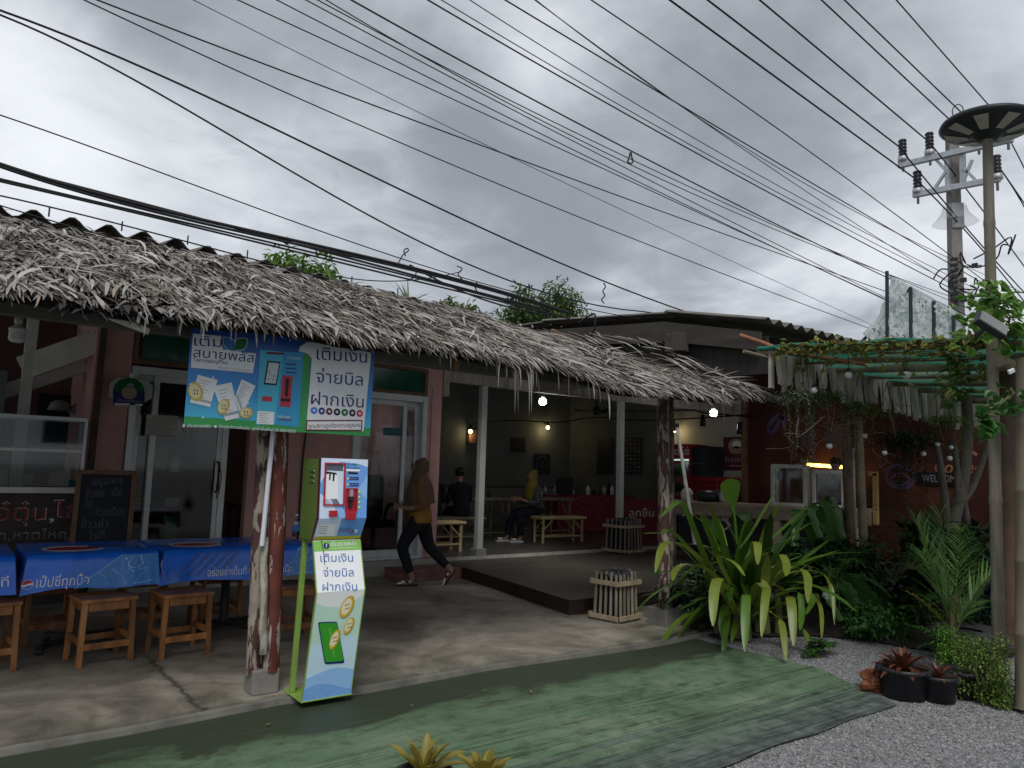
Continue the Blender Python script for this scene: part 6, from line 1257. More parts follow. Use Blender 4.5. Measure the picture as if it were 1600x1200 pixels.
stroke([(640, 1120), (660, 1140), (690, 1100), (720, 1140), (740, 1105)], 0.03, PW); p.T('53', (915, 1170), (985, 1172), 42, PW, 0.04, 1, 0, 0.7); p.T('บาท', (1120, 1200), (1210, 1195), 36, PW, 0.03, 1); p.P([(620, 1130), (720, 1110), (760, 1180), (700, 1230), (640, 1230)], PW, 0); p.P([(650, 1150), (700, 1140), (735, 1185), (690, 1210)], INK, 1); q.build('lettering', sgn)
q = MB(); r0, r1 = GZ(985, 800, 0.7), None; a = GY(955, 790, 4.9); b_ = GY(1032, 790, 4.9); q.span((a.x, 4.9, 0.2), (b_.x+0.1, 4.93, 1.0), M('red_board', (0.09, 0.010, 0.02), 0.6, 0.5, 4)); o = tag(q.build('meatball_sign', loc=(a.x, 4.9, 0.2)), 'dark red board with white Thai lettering left of the double timber post', 'sign')
q = MB(); p = Panel((a.x, 4.899, 1.0), (1, 0, 0), (0, 0, -1), q).frame(5.333, 1000, 600); p.T('ลูกชิ้น', (-95, 1105), (115, 1105), 50, PW, 0.04, 1); q.build('lettering', o)
def gcase(px0, px1, pyt, t0, t1, label):
    a = ca.lerp(cbb, t0)+scv*0.06; b = ca.lerp(cbb, t1)+scv*0.06; zt = GP_at(px0, pyt, a); t_ = thing('glass_case', label, 'display case', (a+b)/2, 'glass cases on the bar counter'); z0 = 1.05; q = MB(); t = 0.05
    def v(p_, z): return V(p_.x, p_.y, z)
    for e in (a, b): q.bar(v(e, z0), v(e, zt), t, t, WHITE); q.bar(v(e+scv*0.34, z0), v(e+scv*0.34, zt), t*0.7, t*0.7, WHITE)
    q.bar(v(a, zt), v(b, zt), t, t*1.2, WHITE); q.bar(v(a, z0+0.02), v(b, z0+0.02), t, t, WHITE); q.bar(v(a, zt), v(a+scv*0.34, zt), t, t, WHITE); q.bar(v(b, zt), v(b+scv*0.34, zt), t, t, WHITE); q.build('frame', t_, 0.004)
    q = MB(); q.slab([v(a, z0), v(b, z0), v(b, zt), v(a, zt)], scv*0.004, GLASS); q.build('glass', t_); q = MB(); e = a.lerp(b, 0.12); q.slab([v(e, zt-0.08), v(a.lerp(b, 0.3), zt-0.08), v(a.lerp(b, 0.3), zt-0.2), v(e, zt-0.2)], -scv*0.004, GREYP); q.build('sticker', t_) if px0 < 1250 else None
def GP_at(x, y, pnt): r_ = ray(x, y); t = (pnt-CAM).dot(FW)/r_.dot(FW); return (CAM+r_*t).z
def tpar(x):                                  # position along the counter seen at photo column x
    best = min(range(101), key=lambda k: abs(CX+FPX*((ca.lerp(cbb, k/100)+scv*0.06-CAM).dot(RT))/((ca.lerp(cbb, k/100)+scv*0.06-CAM).dot(FW))-x)); return best/100
gcase(1207, 1262, 728, tpar(1207), tpar(1260), 'white framed glass case on the bar counter, left one with a sticker'); gcase(1273, 1320, 737, tpar(1273), tpar(1318), 'white framed glass case on the bar counter, right one in front of the person')
e = ca.lerp(cbb, tpar(1362)); q = MB()
dfm = V(11.9, 0.95, 0)
YL = emit('warm_strip', (1.0, 0.62, 0.12), 5.0)
a = GX(1262, 726, 12.3); b = GX(1318, 730, 12.3); q = MB(); q.tube([a, b], 0.03, YL, 8); tag(q.build('strip_lamp', loc=a), 'warm yellow strip lamp glowing behind the glass cases', 'lamp'); lamp_light((a+b)/2+V(-0.15, 0, -0.1), 1.0, (1.0, 0.66, 0.2))
a = GX(1345, 738, 12.3); q = MB(); q.ball(a, 0.035, YL, 10); tag(q.build('small_lamp', loc=a), 'tiny warm lamp right of the glass cases', 'lamp')
q = MB(); 
for pa, pb in (((1359, 740), (1371, 740)), ((1368, 740), (1369, 820))): q.bar(GX(*pa, 12.2), GX(*pb, 12.2), 0.07, 0.07, M('lit_frame', (0.45, 0.30, 0.12), 0.5, 0.1, 5))
tag(q.build('door_frame_edge', loc=GX(1368, 740, 12.2)), 'warm lit wooden frame edge right of the pale pergola post', 'frame')
for k, (x, y, c) in enumerate(((1012, 772, 'steel'), (1100, 772, 'black'), (1122, 770, 'glass'), (1128, 776, 'white'), (1070, 768, 'white'))):
    e = GZ(x, 783, 1.07); t = tpar(x); e = ca.lerp(cbb, t)+scv*0.22; q = MB()
    if k == 1: q.lathe([(0, 0), (0.16, 0.0), (0.20, 0.10), (0.14, 0.17), (0, 0.18)], (0, 0, 0), PLASB, 16)
    elif k in (2,): 
        q.lathe([(0, 0.0), (0.07, 0.0), (0.075, 0.16), (0.06, 0.18), (0, 0.185)], (0, 0, 0), GLASS, 14)
    else: q.lathe([(0, 0), (0.09, 0), (0.10, 0.13), (0.05, 0.20), (0, 0.20)], (0, 0, 0), [STEEL, 0, 0, WHITE, WHITE][k], 14)
    o = q.build('kitchen_pot'); o.location = (e.x, e.y, 1.055); tag(o, ['steel pot at the left end of the bar counter', 'black rounded pot on the bar counter before the red freezer', 'glass jar on the bar counter before the red freezer', 'small white bowl on the bar counter right of the black pot', 'white kettle on the bar counter before the drinks fridge'][k], 'pot')
q = MB(); q.tube([GY(1086, 850, 0.9), GY(1058, 668, 0.9)], [0.022, 0.018], WHITE, 10); e = GY(1058, 668, 0.9); q.tube([e, e+V(0, 0, 0.045)], 0.022, BLACK, 8); tag(q.build('white_pole', loc=GY(1086, 850, 0.9)), 'slim white pole leaning right of the double timber post', 'pole')

# slatted bamboo bins
def crate(loc, rz, w, h, label, stuff):
    t_ = thing('slatted_bin', label, 'bin', (0, 0, 0), 'bamboo slat bins'); rg = random.Random(4)
    q = MB(); q.box((0, 0, h*0.48), (w*0.86, w*0.86, h*0.92), M('black_bag', (0.012, 0.012, 0.015), 0.3, 0.4, 20, spec=0.5, bmp=0.6)); 
    for k in range(14): a = k*0.45; q.ball((w*0.40*math.cos(a), w*0.40*math.sin(a), h*0.94), 0.045, PLASB, 8)
    q.build('liner', t_, 0.01)
    for sx, sy in ((0, -1), (0, 1), (-1, 0), (1, 0)):
        for k in range(5):
            u = (-0.5+(k+0.5)/5)*w; q = MB(); f = 1.10
            if sx == 0: a, b = (u*f, sy*w*0.55, 0.0), (u, sy*w*0.5, h*rg.uniform(0.95, 1.04))
            else: a, b = (sx*w*0.55, u*f, 0.0), (sx*w*0.5, u, h*rg.uniform(0.95, 1.04))
            q.bar(a, b, 0.019, 0.018, BAM if rg.random() < 0.7 else GREYW); q.build('slat', t_)
    for z, f in ((h*0.80, 0.53), (h*0.10, 0.57)):
        for sy in (-1, 1): q = MB(); q.box((0, sy*(w*f+0.022), z), (w*1.22, 0.02, 0.045), PALEW); q.build('rail', t_, 0.002)
        for sx in (-1, 1): q = MB(); q.box((sx*(w*f+0.022), 0, z-0.003), (0.02, w*1.16, 0.045), PALEW); q.build('rail', t_, 0.002)
    t_.location = loc; t_.rotation_euler = (0, 0, rz)
a = GZ(975, 975, 0.0); crate((a.x+0.1, a.y+0.22, 0.0), R(8), 0.30, 0.47, 'bamboo slat bin with black liner standing on the concrete floor', 0)
a = GZ(988, 866, 0.15); crate((a.x, a.y+0.2, 0.2 if a.y+0.2 > 4.7 else 0.15), R(10), 0.42, 0.56, 'bamboo slat bin farther back by the hall floor edge', 1)

# chair seen through the right glass door, and inside left door
oc = thing('office_chair', 'dark padded chair seen through the right glass door', 'chair', (4.95, 5.1, 0.2))
q = MB(); q.box((4.86, 5.2, 1.02), (0.46, 0.12, 0.62), DARK); q.build('backrest', oc, 0.05); q = MB(); q.box((4.86, 5.0, 0.66), (0.46, 0.46, 0.10), DARK); q.build('seat', oc, 0.03)
for sx in (-1, 1): q = MB(); q.tube(smooth_line([V(4.86+sx*0.25, 5.15, 0.7), V(4.86+sx*0.27, 5.1, 0.9), V(4.86+sx*0.26, 4.85, 0.92)], 4), 0.025, BLACK, 8); q.build('armrest', oc)
q = MB(); q.lathe([(0, 0.62), (0.03, 0.62), (0.03, 0.3), (0, 0.3)], (4.86, 5.0, 0), BLACK, 10)
for k in range(5): a = R(k*72); q.bar((4.86, 5.0, 0.30), (4.86+0.28*math.cos(a), 5.0+0.28*math.sin(a), 0.25), 0.05, 0.04, BLACK)
q.build('base', oc)
for k, (x, y) in enumerate(((2.0, 6.2), (3.3, 5.4))):
    t_ = thing('side_table', ['dim small table inside behind the left glass door', 'dim small dark table inside behind the open doorway'][k], 'table', (x, y, 0.2)); q = MB(); q.box((x, y, 0.9), (0.6, 0.5, 0.04), [GREYW, DWOOD][k]); q.build('tabletop', t_)
    for sx in (-1, 1):
        for sy in (-1, 1): q = MB(); q.box((x+sx*0.25, y+sy*0.2, 0.54), (0.04, 0.04, 0.68), DWOOD); q.build('leg', t_)

sh_ = thing('room_shelf', 'dim shelf of boxes inside behind the left glass door', 'shelf', (2.2, 7.3, 0.2))
q = MB()
for z in (0.25, 0.75, 1.25, 1.75): q.span((1.5, 7.1, z), (2.9, 7.5, z+0.03), DWOOD)
q.span((1.47, 7.1, 0.2), (1.5, 7.5, 2.0), DWOOD); q.span((2.9, 7.1, 0.2), (2.93, 7.5, 2.0), DWOOD); q.build('rack', sh_)
rg = random.Random(6)
for k in range(18):
    w_, h_ = rg.uniform(0.08, 0.2), rg.uniform(0.12, 0.36); z = (0.28, 0.78, 1.28)[k % 3]; x = 1.58+(k//3)*0.22; q = MB(); q.box((0, 0, h_/2), (w_, 0.2, h_), [GREYP, BROWNW, WP, NAVY, GRN, PALEW][rg.randrange(6)]); o = q.build('stored_box', bevel=0.004); o.location = (x, 7.25, z); tag(o, 'small stored box on the dim shelf behind the left glass door', 'box', 'boxes on the dim shelf')

def hall_cable(pts, X_, label):
    q = MB(); L = smooth_line([GX(x, y, X_) for x, y in pts], 5); q.tube(L, 0.012, CABLE, 5); tag(q.build('hall_cable', loc=L[0]), label, 'cable', 'cables strung across the hall')
hall_cable([(700, 668), (790, 657), (870, 660), (930, 652), (1000, 657), (1060, 655), (1165, 648), (1180, 643)], 9.5, 'slack black cable strung across the dark hall'); hall_cable([(930, 641), (1000, 642), (1080, 641), (1100, 645), (1180, 652)], 9.6, 'second thinner cable strung behind the double timber post')
for k, (x, y, y0) in enumerate(((1098, 660, 642), (1156, 672, 648), (1052, 668, 655))):
    a = GX(x, y, 9.5); b = GX(x, y0, 9.5); t_ = thing('hanging_socket', ['unlit black socket hanging left of the right white bulb', 'unlit black socket hanging above the maroon drink poster', 'unlit black socket on a cord beside the double timber post'][k], 'lamp', a); q = MB(); q.lathe([(0, 0.12), (0.03, 0.12), (0.045, 0.0), (0.05, -0.06), (0, -0.06)], a, BLACK, 12); q.build('socket', t_); q = MB(); q.tube([a+V(0, 0, 0.1), b], 0.008, CABLE, 5); q.build('cord', t_)
c = GX(932, 642, 11.5); t_ = thing('wall_fan', 'dark fan hanging high in the hall near the slim whitish post', 'fan', c); q = MB(); q.ball(c, 0.10, BLACK, 10); q.tube([c, c+V(0, 0, 0.7)], 0.02, BLACK, 6); q.build('motor', t_)
for k in range(3): a = k*2.094+0.4; q = MB(); q.slab([c+V(0.1*math.cos(a), 0.1*math.sin(a), 0), c+V(0.5*math.cos(a-.12), 0.5*math.sin(a-.12), 0.02), c+V(0.5*math.cos(a+.12), 0.5*math.sin(a+.12), -0.02)], (0, 0, 0.01), BLACK); q.build('fan_blade', t_)
# ------------------------------------------------------------------ people
def skin(name, verts, edges, mat, parent, sub=2, root=0):
    """one continuous surface grown over a skeleton: verts = [(point, rx, ry)]"""
    me = bpy.data.meshes.new(name); me.from_pydata([tuple(v[0]) for v in verts], edges, []); o = bpy.data.objects.new(name, me); COL.objects.link(o)
    sk = o.modifiers.new('skin', 'SKIN'); sk.use_smooth_shade = True; sk.branch_smoothing = 0.4
    if not me.skin_vertices: 
        bpy.context.view_layer.objects.active = o
    lay = me.skin_vertices[0].data if me.skin_vertices else None
    for i, v in enumerate(verts): lay[i].radius = (v[1], v[2]); lay[i].use_root = (i == root)
    su = o.modifiers.new('subd', 'SUBSURF'); su.levels = sub; su.render_levels = sub
    dg = bpy.context.evaluated_depsgraph_get(); dg.update(); ev = o.evaluated_get(dg); m2 = bpy.data.meshes.new_from_object(ev); bpy.data.objects.remove(o); m2.name = name
    m2.materials.clear(); m2.materials.append(mat)
    for p in m2.polygons: p.use_smooth = True; p.material_index = 0
    off = parent.location; m2.transform(Matrix.Translation(-off)); r = bpy.data.objects.new(name, m2); COL.objects.link(r); r.parent = parent; return r
def m_skin(n, c): return M(n, c, 0.55, 0.08, 9, bmp=0)
SKIN = m_skin('skin', (0.30, 0.165, 0.115))
def cloth(name, tubes, mat, parent, f, n=16):
    """garment: lofted rings, each tube = [(centre, half depth, half width)] with depth along f and width across it"""
    q = MB(); f = Vector(f).normalized()
    for T_, ax in tubes:
        P = []; C_ = [Vector(c) for c, a, b in T_]
        cs = smooth_line(C_, 4); rs = smooth_line([V(a, b, 0) for c, a, b in T_], 4); vs = []; k = len(cs)
        for i in range(k):
            d = (cs[min(i+1, k-1)]-cs[max(i-1, 0)]).normalized(); u = (f-d*f.dot(d)); u = u.normalized() if u.length > 0.15 else V(0, 0, 1); w = d.cross(u)
            for j in range(n):
                t = 2*math.pi*j/n; fold = 1+0.025*math.sin(5*t+i*0.5)+0.015*math.sin(9*t-i*0.9); vs.append(cs[i]+u*(math.cos(t)*rs[i].x*fold)+w*(math.sin(t)*rs[i].y*fold))
        q.add(vs, [(i*n+j, i*n+(j+1) % n, (i+1)*n+(j+1) % n, (i+1)*n+j) for i in range(k-1) for j in range(n)], mat, True); q.add(vs[:n], [tuple(range(n))], mat); q.add(vs[-n:], [tuple(range(n))], mat)
    return q.build(name, parent)
class Body:
    def __init__(s, org, fwd): s.o = Vector(org); s.f = Vector(fwd).normalized(); s.l = V(-s.f.y, s.f.x, 0)
    def at(s, f, l, z): return s.o + s.f*f + s.l*l + V(0, 0, z)
def hand(vs, es, wi, w, d, up, lat, r=0.0085, curl=0.5):
    """palm and five bent fingers grown from wrist vertex wi; d = direction of the hand"""
    d = d.normalized(); lat = (lat - d*lat.dot(d)).normalized(); nrm = d.cross(lat)
    vs.append((w+d*0.045, 0.030, 0.017)); pi = len(vs)-1; es.append((wi, pi)); vs.append((w+d*0.085, 0.034, 0.015)); p2 = len(vs)-1; es.append((pi, p2))
    for k, L in enumerate((0.062, 0.072, 0.068, 0.052)):
        b = w+d*0.088+lat*(0.027-0.018*k); prev = p2; dd = d.copy(); q = b
        for j in range(3):
            vs.append((q, r, r*0.95)); es.append((prev, len(vs)-1)); prev = len(vs)-1; q = q+dd*L/2.2; dd = (dd + up*(-curl)).normalized()
    q = w+d*0.03+lat*0.028; prev = pi; dd = (d*0.7+lat*0.7).normalized()
    for j in range(3): vs.append((q, r*1.1, r)); es.append((prev, len(vs)-1)); prev = len(vs)-1; q = q+dd*0.026; dd = (dd+d*0.5).normalized()
def head(mb_parent, c, fwd, r=0.085, scarf=None, hair=None, name_face='face'):
    """face features set on the head surface: eyes, nose, mouth"""
    f = Vector(fwd).normalized(); l = V(-f.y, f.x, 0); q = MB()
    q.ball(c+f*0.082+V(0, 0, -0.005), 0.014, SKIN, 8, (1, 1, 1.6)); 
    for s in (-1, 1): q.ball(c+f*0.071+l*s*0.031+V(0, 0, 0.022), 0.010, INK, 8); q.ball(c+f*0.073+l*s*0.031+V(0, 0, 0.040), 0.014, DWOOD, 8, (0.5, 1.0, 0.25))
    q.ball(c+f*0.074+V(0, 0, -0.042), 0.017, M('lips', (0.22, 0.08, 0.07), 0.5, 0.1, 5, bmp=0), 8, (0.6, 1.0, 0.4)); return q.build(name_face, mb_parent)
def walker():
    foot = GZ(652, 915, 0.0); b = Body((foot.x, foot.y+0.05, 0), (-0.80, 0.60, 0)); t_ = thing('person', 'person walking in a brown headscarf, mustard shirt, black trousers and white strapped sandals', 'person', b.o); A = b.at
    # the bare body in one skin
    vs = [(A(-0.03, 0, 0.85), 0.095, 0.085), (A(-0.02, 0, 0.98), 0.115, 0.095), (A(0.0, 0, 1.14), 0.125, 0.10), (A(0.0, 0, 1.28), 0.10, 0.085), (A(0.005, 0, 1.345), 0.048, 0.05), (A(0.02, 0, 1.40), 0.058, 0.062), (A(0.03, 0, 1.465), 0.076, 0.086), (A(0.02, 0, 1.52), 0.066, 0.072)]
    es = [(i, i+1) for i in range(7)]
    def limb(root, pts):
        prev = root
        for p_, rx, ry in pts: vs.append((p_, rx, ry)); es.append((prev, len(vs)-1)); prev = len(vs)-1
        return prev
    # left leg (towards the camera) bent forward over the planted foot, right leg trailing with its heel up
    limb(0, [(A(0.02, 0.085, 0.76), 0.075, 0.075), (A(0.17, 0.09, 0.47), 0.058, 0.062), (A(0.10, 0.09, 0.28), 0.052, 0.054), (A(0.03, 0.085, 0.085), 0.034, 0.036), (A(0.05, 0.085, 0.045), 0.036, 0.03), (A(0.13, 0.085, 0.032), 0.038, 0.022), (A(0.19, 0.085, 0.026), 0.030, 0.016)])
    limb(0, [(A(-0.07, -0.085, 0.74), 0.075, 0.075), (A(-0.14, -0.09, 0.47), 0.060, 0.062), (A(-0.30, -0.09, 0.31), 0.052, 0.054), (A(-0.43, -0.085, 0.19), 0.034, 0.036), (A(-0.46, -0.085, 0.15), 0.034, 0.034), (A(-0.42, -0.085, 0.075), 0.036, 0.024), (A(-0.385, -0.085, 0.035), 0.030, 0.016)])
    w1 = limb(3, [(A(-0.02, 0.155, 1.25), 0.052, 0.05), (A(-0.07, 0.20, 1.00), 0.040, 0.040), (A(0.07, 0.18, 0.95), 0.033, 0.034), (A(0.17, 0.14, 0.955), 0.024, 0.022)]); hand(vs, es, w1, A(0.17, 0.14, 0.955), b.f*0.9-b.l*0.35+V(0, 0, 0.05), V(0, 0, 1), V(0, 0, 1)*1.0)
    w2 = limb(3, [(A(-0.02, -0.155, 1.25), 0.052, 0.05), (A(-0.04, -0.20, 1.00), 0.040, 0.040), (A(0.10, -0.16, 0.97), 0.033, 0.034), (A(0.19, -0.08, 0.98), 0.024, 0.022)]); hand(vs, es, w2, A(0.19, -0.08, 0.98), b.f*0.8+b.l*0.5, V(0, 0, 1), V(0, 0, 1)*1.0)
    skin('body', vs, es, SKIN, t_)
    SH = M('mustard_shirt', (0.26, 0.125, 0.022), 0.9, 0.2, 8, bmp=0.3); PN = M('black_trousers', (0.010, 0.011, 0.016), 0.9, 0.3, 10, bmp=0.2); HJ = M('brown_scarf', (0.135, 0.085, 0.058), 0.9, 0.2, 8, bmp=0.3)
    sl = [([(A(-0.015, sd*0.12, 1.275), 0.060, 0.055), (A(-0.03, sd*0.17, 1.22), 0.062, 0.060), (A(e_[0]*0.5-0.01, sd*0.19, 1.11), 0.056, 0.056), (A(*e_), 0.050, 0.050), (A(*h_), 0.045, 0.045)], 0) for sd, e_, h_ in ((1, (-0.07, 0.20, 1.00), (0.02, 0.188, 0.965)), (-1, (-0.04, -0.20, 1.00), (0.05, -0.175, 0.975)))]
    cloth('shirt', [([(A(-0.03, 0, 0.775), 0.146, 0.176), (A(-0.03, 0, 0.86), 0.140, 0.166), (A(-0.02, 0, 0.98), 0.118, 0.138), (A(0.0, 0, 1.13), 0.125, 0.148), (A(-0.005, 0, 1.25), 0.108, 0.150), (A(-0.005, 0, 1.315), 0.075, 0.10)], 0)], SH, t_, b.f); cloth('sleeves', sl, M('brown_sleeve', (0.16, 0.088, 0.04), 0.9, 0.2, 8, bmp=0.3), t_, b.f)
    cloth('trousers', [([(A(-0.03, 0, 0.90), 0.115, 0.140), (A(-0.03, 0, 0.82), 0.130, 0.155), (A(-0.03, 0, 0.74), 0.125, 0.155), (A(-0.02, 0, 0.67), 0.09, 0.12)], 0), ([(A(-0.01, 0.075, 0.82), 0.098, 0.085), (A(0.05, 0.088, 0.70), 0.096, 0.090), (A(0.165, 0.09, 0.48), 0.074, 0.074), (A(0.115, 0.09, 0.30), 0.064, 0.062), (A(0.060, 0.088, 0.165), 0.050, 0.050)], 0), ([(A(-0.04, -0.075, 0.82), 0.098, 0.085), (A(-0.08, -0.088, 0.68), 0.096, 0.090), (A(-0.14, -0.09, 0.48), 0.075, 0.074), (A(-0.29, -0.09, 0.32), 0.062, 0.062), (A(-0.375, -0.088, 0.235), 0.050, 0.050)], 0)], PN, t_, b.f)
    cloth('headscarf', [([(A(0.0, 0, 1.575), 0.020, 0.020), (A(-0.005, 0, 1.56), 0.066, 0.058), (A(-0.012, 0, 1.51), 0.092, 0.083), (A(-0.012, 0, 1.45), 0.092, 0.088), (A(0.0, 0, 1.385), 0.092, 0.092), (A(0.0, 0, 1.32), 0.115, 0.135), (A(-0.005, 0, 1.24), 0.150, 0.190), (A(-0.015, 0, 1.13), 0.170, 0.218), (A(-0.03, 0, 1.02), 0.172, 0.215), (A(-0.06, 0, 0.95), 0.165, 0.190)], 0)], HJ, t_, b.f, 24)
    head(t_, A(0.035, 0, 1.462), b.f)
    for f0, l0, z0, tilt in ((0.085, 0.085, 0.0, 0.0), (-0.425, -0.085, 0.075, 0.95)):
        q = MB(); rot = Matrix.Rotation(math.atan2(b.f.y, b.f.x), 3, 'Z') @ Matrix.Rotation(tilt, 3, 'Y'); c = A(f0, l0, z0)
        q.box(c+rot @ V(0, 0, 0.010), (0.25, 0.085, 0.02), INK, rot)
        q.box(c+rot @ V(0.055, 0, 0.047), (0.045, 0.092, 0.022), WP, rot); q.box(c+rot @ V(0.0, 0, 0.055), (0.03, 0.092, 0.02), INK, rot); q.box(c+rot @ V(-0.03, 0, 0.058), (0.025, 0.090, 0.022), WP, rot); q.box(c+rot @ V(0.10, 0, 0.030), (0.05, 0.085, 0.016), WP, rot); q.build('sandal', t_, 0.006)
walker()
def sitter(loc, fwd, label, shirt, pants, scarf, seat=0.44, lean=0.06, stripes=False, shoes=None, hairm=None):
    b = Body(loc, fwd); A = b.at; t_ = thing('person', label, 'person', b.o); s = seat
    vs = [(A(0, 0, s+0.10), 0.13, 0.115), (A(0.01, 0, s+0.25), 0.115, 0.10), (A(0.03+lean, 0, s+0.42), 0.125, 0.10), (A(0.04+lean, 0, s+0.54), 0.10, 0.08), (A(0.06+lean, 0, s+0.60), 0.047, 0.05), (A(0.08+lean, 0, s+0.66), 0.058, 0.06), (A(0.095+lean, 0, s+0.73), 0.076, 0.085), (A(0.085+lean, 0, s+0.79), 0.066, 0.070)]
    es = [(i, i+1) for i in range(7)]
    def limb(root, pts):
        prev = root
        for p_, rx, ry in pts: vs.append((p_, rx, ry)); es.append((prev, len(vs)-1)); prev = len(vs)-1
        return prev
    legs = []
    for sd, ex in ((1, 0.0), (-1, 0.12)):
        L = [(A(0.12, sd*0.09, s+0.08), 0.085, 0.085), (A(0.42, sd*0.10, s+0.05), 0.062, 0.062), (A(0.40+ex, sd*0.10, 0.26), 0.052, 0.052), (A(0.38+ex*1.4, sd*0.10, 0.08), 0.034, 0.034), (A(0.42+ex*1.4, sd*0.10, 0.04), 0.035, 0.03), (A(0.54+ex*1.4, sd*0.11, 0.03), 0.036, 0.02)]; legs.append(L); limb(0, L)
    arms = []
    for sd in (1, -1):
        L = [(A(0.02+lean, sd*0.155, s+0.50), 0.052, 0.05), (A(0.08+lean, sd*0.20, s+0.27), 0.040, 0.040), (A(0.24+lean, sd*0.15, s+0.27), 0.032, 0.033), (A(0.33+lean, sd*0.09, s+0.31), 0.024, 0.022)]; arms.append(L); w = limb(3, L); hand(vs, es, w, L[-1][0], b.f-b.l*sd*0.3, V(0, 0, 1), V(0, 0, 1))
    skin('body', vs, es, SKIN, t_)
    cloth('shirt', [([(A(-0.01, 0, s+0.02), 0.130, 0.165), (A(0.0, 0, s+0.14), 0.125, 0.150), (A(0.02+lean*.6, 0, s+0.30), 0.120, 0.142), (A(0.03+lean, 0, s+0.44), 0.112, 0.150), (A(0.035+lean, 0, s+0.535), 0.09, 0.135), (A(0.045+lean, 0, s+0.585), 0.058, 0.075)], 0)] + [([(L[0][0]*0.6+A(0.03+lean, 0, s+0.52)*0.4, 0.058, 0.056), (L[0][0], 0.064, 0.062), (L[0][0]*0.5+L[1][0]*0.5, 0.056, 0.056), (L[1][0], 0.050, 0.050), (L[2][0], 0.042, 0.042)], 0) for L in arms], shirt, t_, b.f)
    cloth('trousers', [([(A(-0.01, 0, s+0.16), 0.110, 0.145), (A(0.0, 0, s+0.09), 0.128, 0.165), (A(0.01, 0, s+0.02), 0.10, 0.15)], 0)] + [([(A(0.02, (1 if k == 0 else -1)*0.085, s+0.08), 0.095, 0.09), (L[0][0], 0.096, 0.092), (L[1][0], 0.074, 0.074), (L[2][0], 0.062, 0.062), (L[3][0]*0.8+L[2][0]*0.2, 0.05, 0.05)], 0) for k, L in enumerate(legs)], pants, t_, b.f)
    if scarf: cloth('headscarf', [([(A(0.06+lean, 0, s+0.842), 0.02, 0.02), (A(0.055+lean, 0, s+0.825), 0.066, 0.058), (A(0.048+lean, 0, s+0.775), 0.092, 0.084), (A(0.05+lean, 0, s+0.715), 0.092, 0.088), (A(0.06+lean, 0, s+0.65), 0.09, 0.09), (A(0.06+lean, 0, s+0.58), 0.105, 0.125), (A(0.07+lean, 0, s+0.50), 0.12, 0.14), (A(0.10+lean, 0, s+0.38), 0.10, 0.11), (A(0.12+lean, 0, s+0.30), 0.07, 0.08)], 0)], scarf, t_, b.f, 24)
    else:
        q = MB(); q.ball(A(0.072+lean, 0, s+0.765), 0.093, hairm or INK, 14, (1, 0.95, 0.95)); q.build('hair', t_)
    head(t_, A(0.10+lean, 0, s+0.728), b.f)
    for L in legs:
        q = MB(); c = (L[4][0]+L[5][0])/2; rot = Matrix.Rotation(math.atan2(b.f.y, b.f.x), 3, 'Z'); q.box(V(c.x, c.y, loc[2]+0.012), (0.25, 0.085, 0.024), shoes or INK, rot); q.box(V(c.x, c.y, loc[2]+0.052)+b.f*0.05, (0.07, 0.092, 0.03), shoes or INK, rot); q.build('shoe', t_, 0.006)
def m_stripe():
    m, t, p = bsdf('striped_cloth', 0.9); tc = nd(t, 'ShaderNodeTexCoord'); w = nd(t, 'ShaderNodeTexWave', bands_direction='Z'); w.inputs['Scale'].default_value = 11; w.inputs['Distortion'].default_value = 0.6; t.links.new(tc.outputs['Object'], w.inputs[0]); t.links.new(rampn(t, w.outputs[1], [(0.7, (0.010, 0.012, 0.022)), (0.85, (0.22, 0.22, 0.24))]), p.inputs['Base Color']); return m
YS = M('yellow_scarf', (0.20, 0.15, 0.03), 0.9, 0.15, 8, bmp=0.2); NB = M('navy_cloth', (0.010, 0.011, 0.02), 0.9, 0.2, 9, bmp=0)
sitter((8.62, 5.95, 0.2), (-0.85, 0.15, 0), 'seated person in a yellow headscarf and dark striped top at a bamboo table', m_stripe(), NB, YS, shoes=WP)
DC = M('dark_shirt', (0.012, 0.013, 0.018), 0.9, 0.3, 9, bmp=0)
sitter((6.66, 6.35, 0.2), (0.3, 1, 0), 'dark dressed seated person with their back turned, left of two', DC, NB, None); sitter((7.16, 6.25, 0.2), (0.2, 1, 0), 'dark dressed seated person with their back turned, right of two', DC, NB, None)
bench(V(6.35, 6.45, F2), V(7.45, 6.25, F2), 0.42, -0.30, 'bamboo bench carrying the two dark dressed seated people', 'bamboo benches in the hall', BAMD)
e = ca.lerp(cbb, tpar(1300))+scv*0.62
sitter((e.x, e.y, 0.50), tuple(-scv), 'dark haired person seen through the right glass case on the bar', M('pale_grey_shirt', (0.16, 0.16, 0.15), 0.9, 0.2, 9, bmp=0), NB, None, seat=0.46, hairm=M('dark_hair', (0.018, 0.012, 0.01), 0.6, 0.2, 20))
q = MB(); q.box((e.x, e.y, 0.53), (0.34, 0.34, 0.74), DWOOD); tag(q.build('bar_stool_box', bevel=0.02, loc=(e.x, e.y, 0.15)), 'dark box seat under the person behind the bar counter', 'seat')

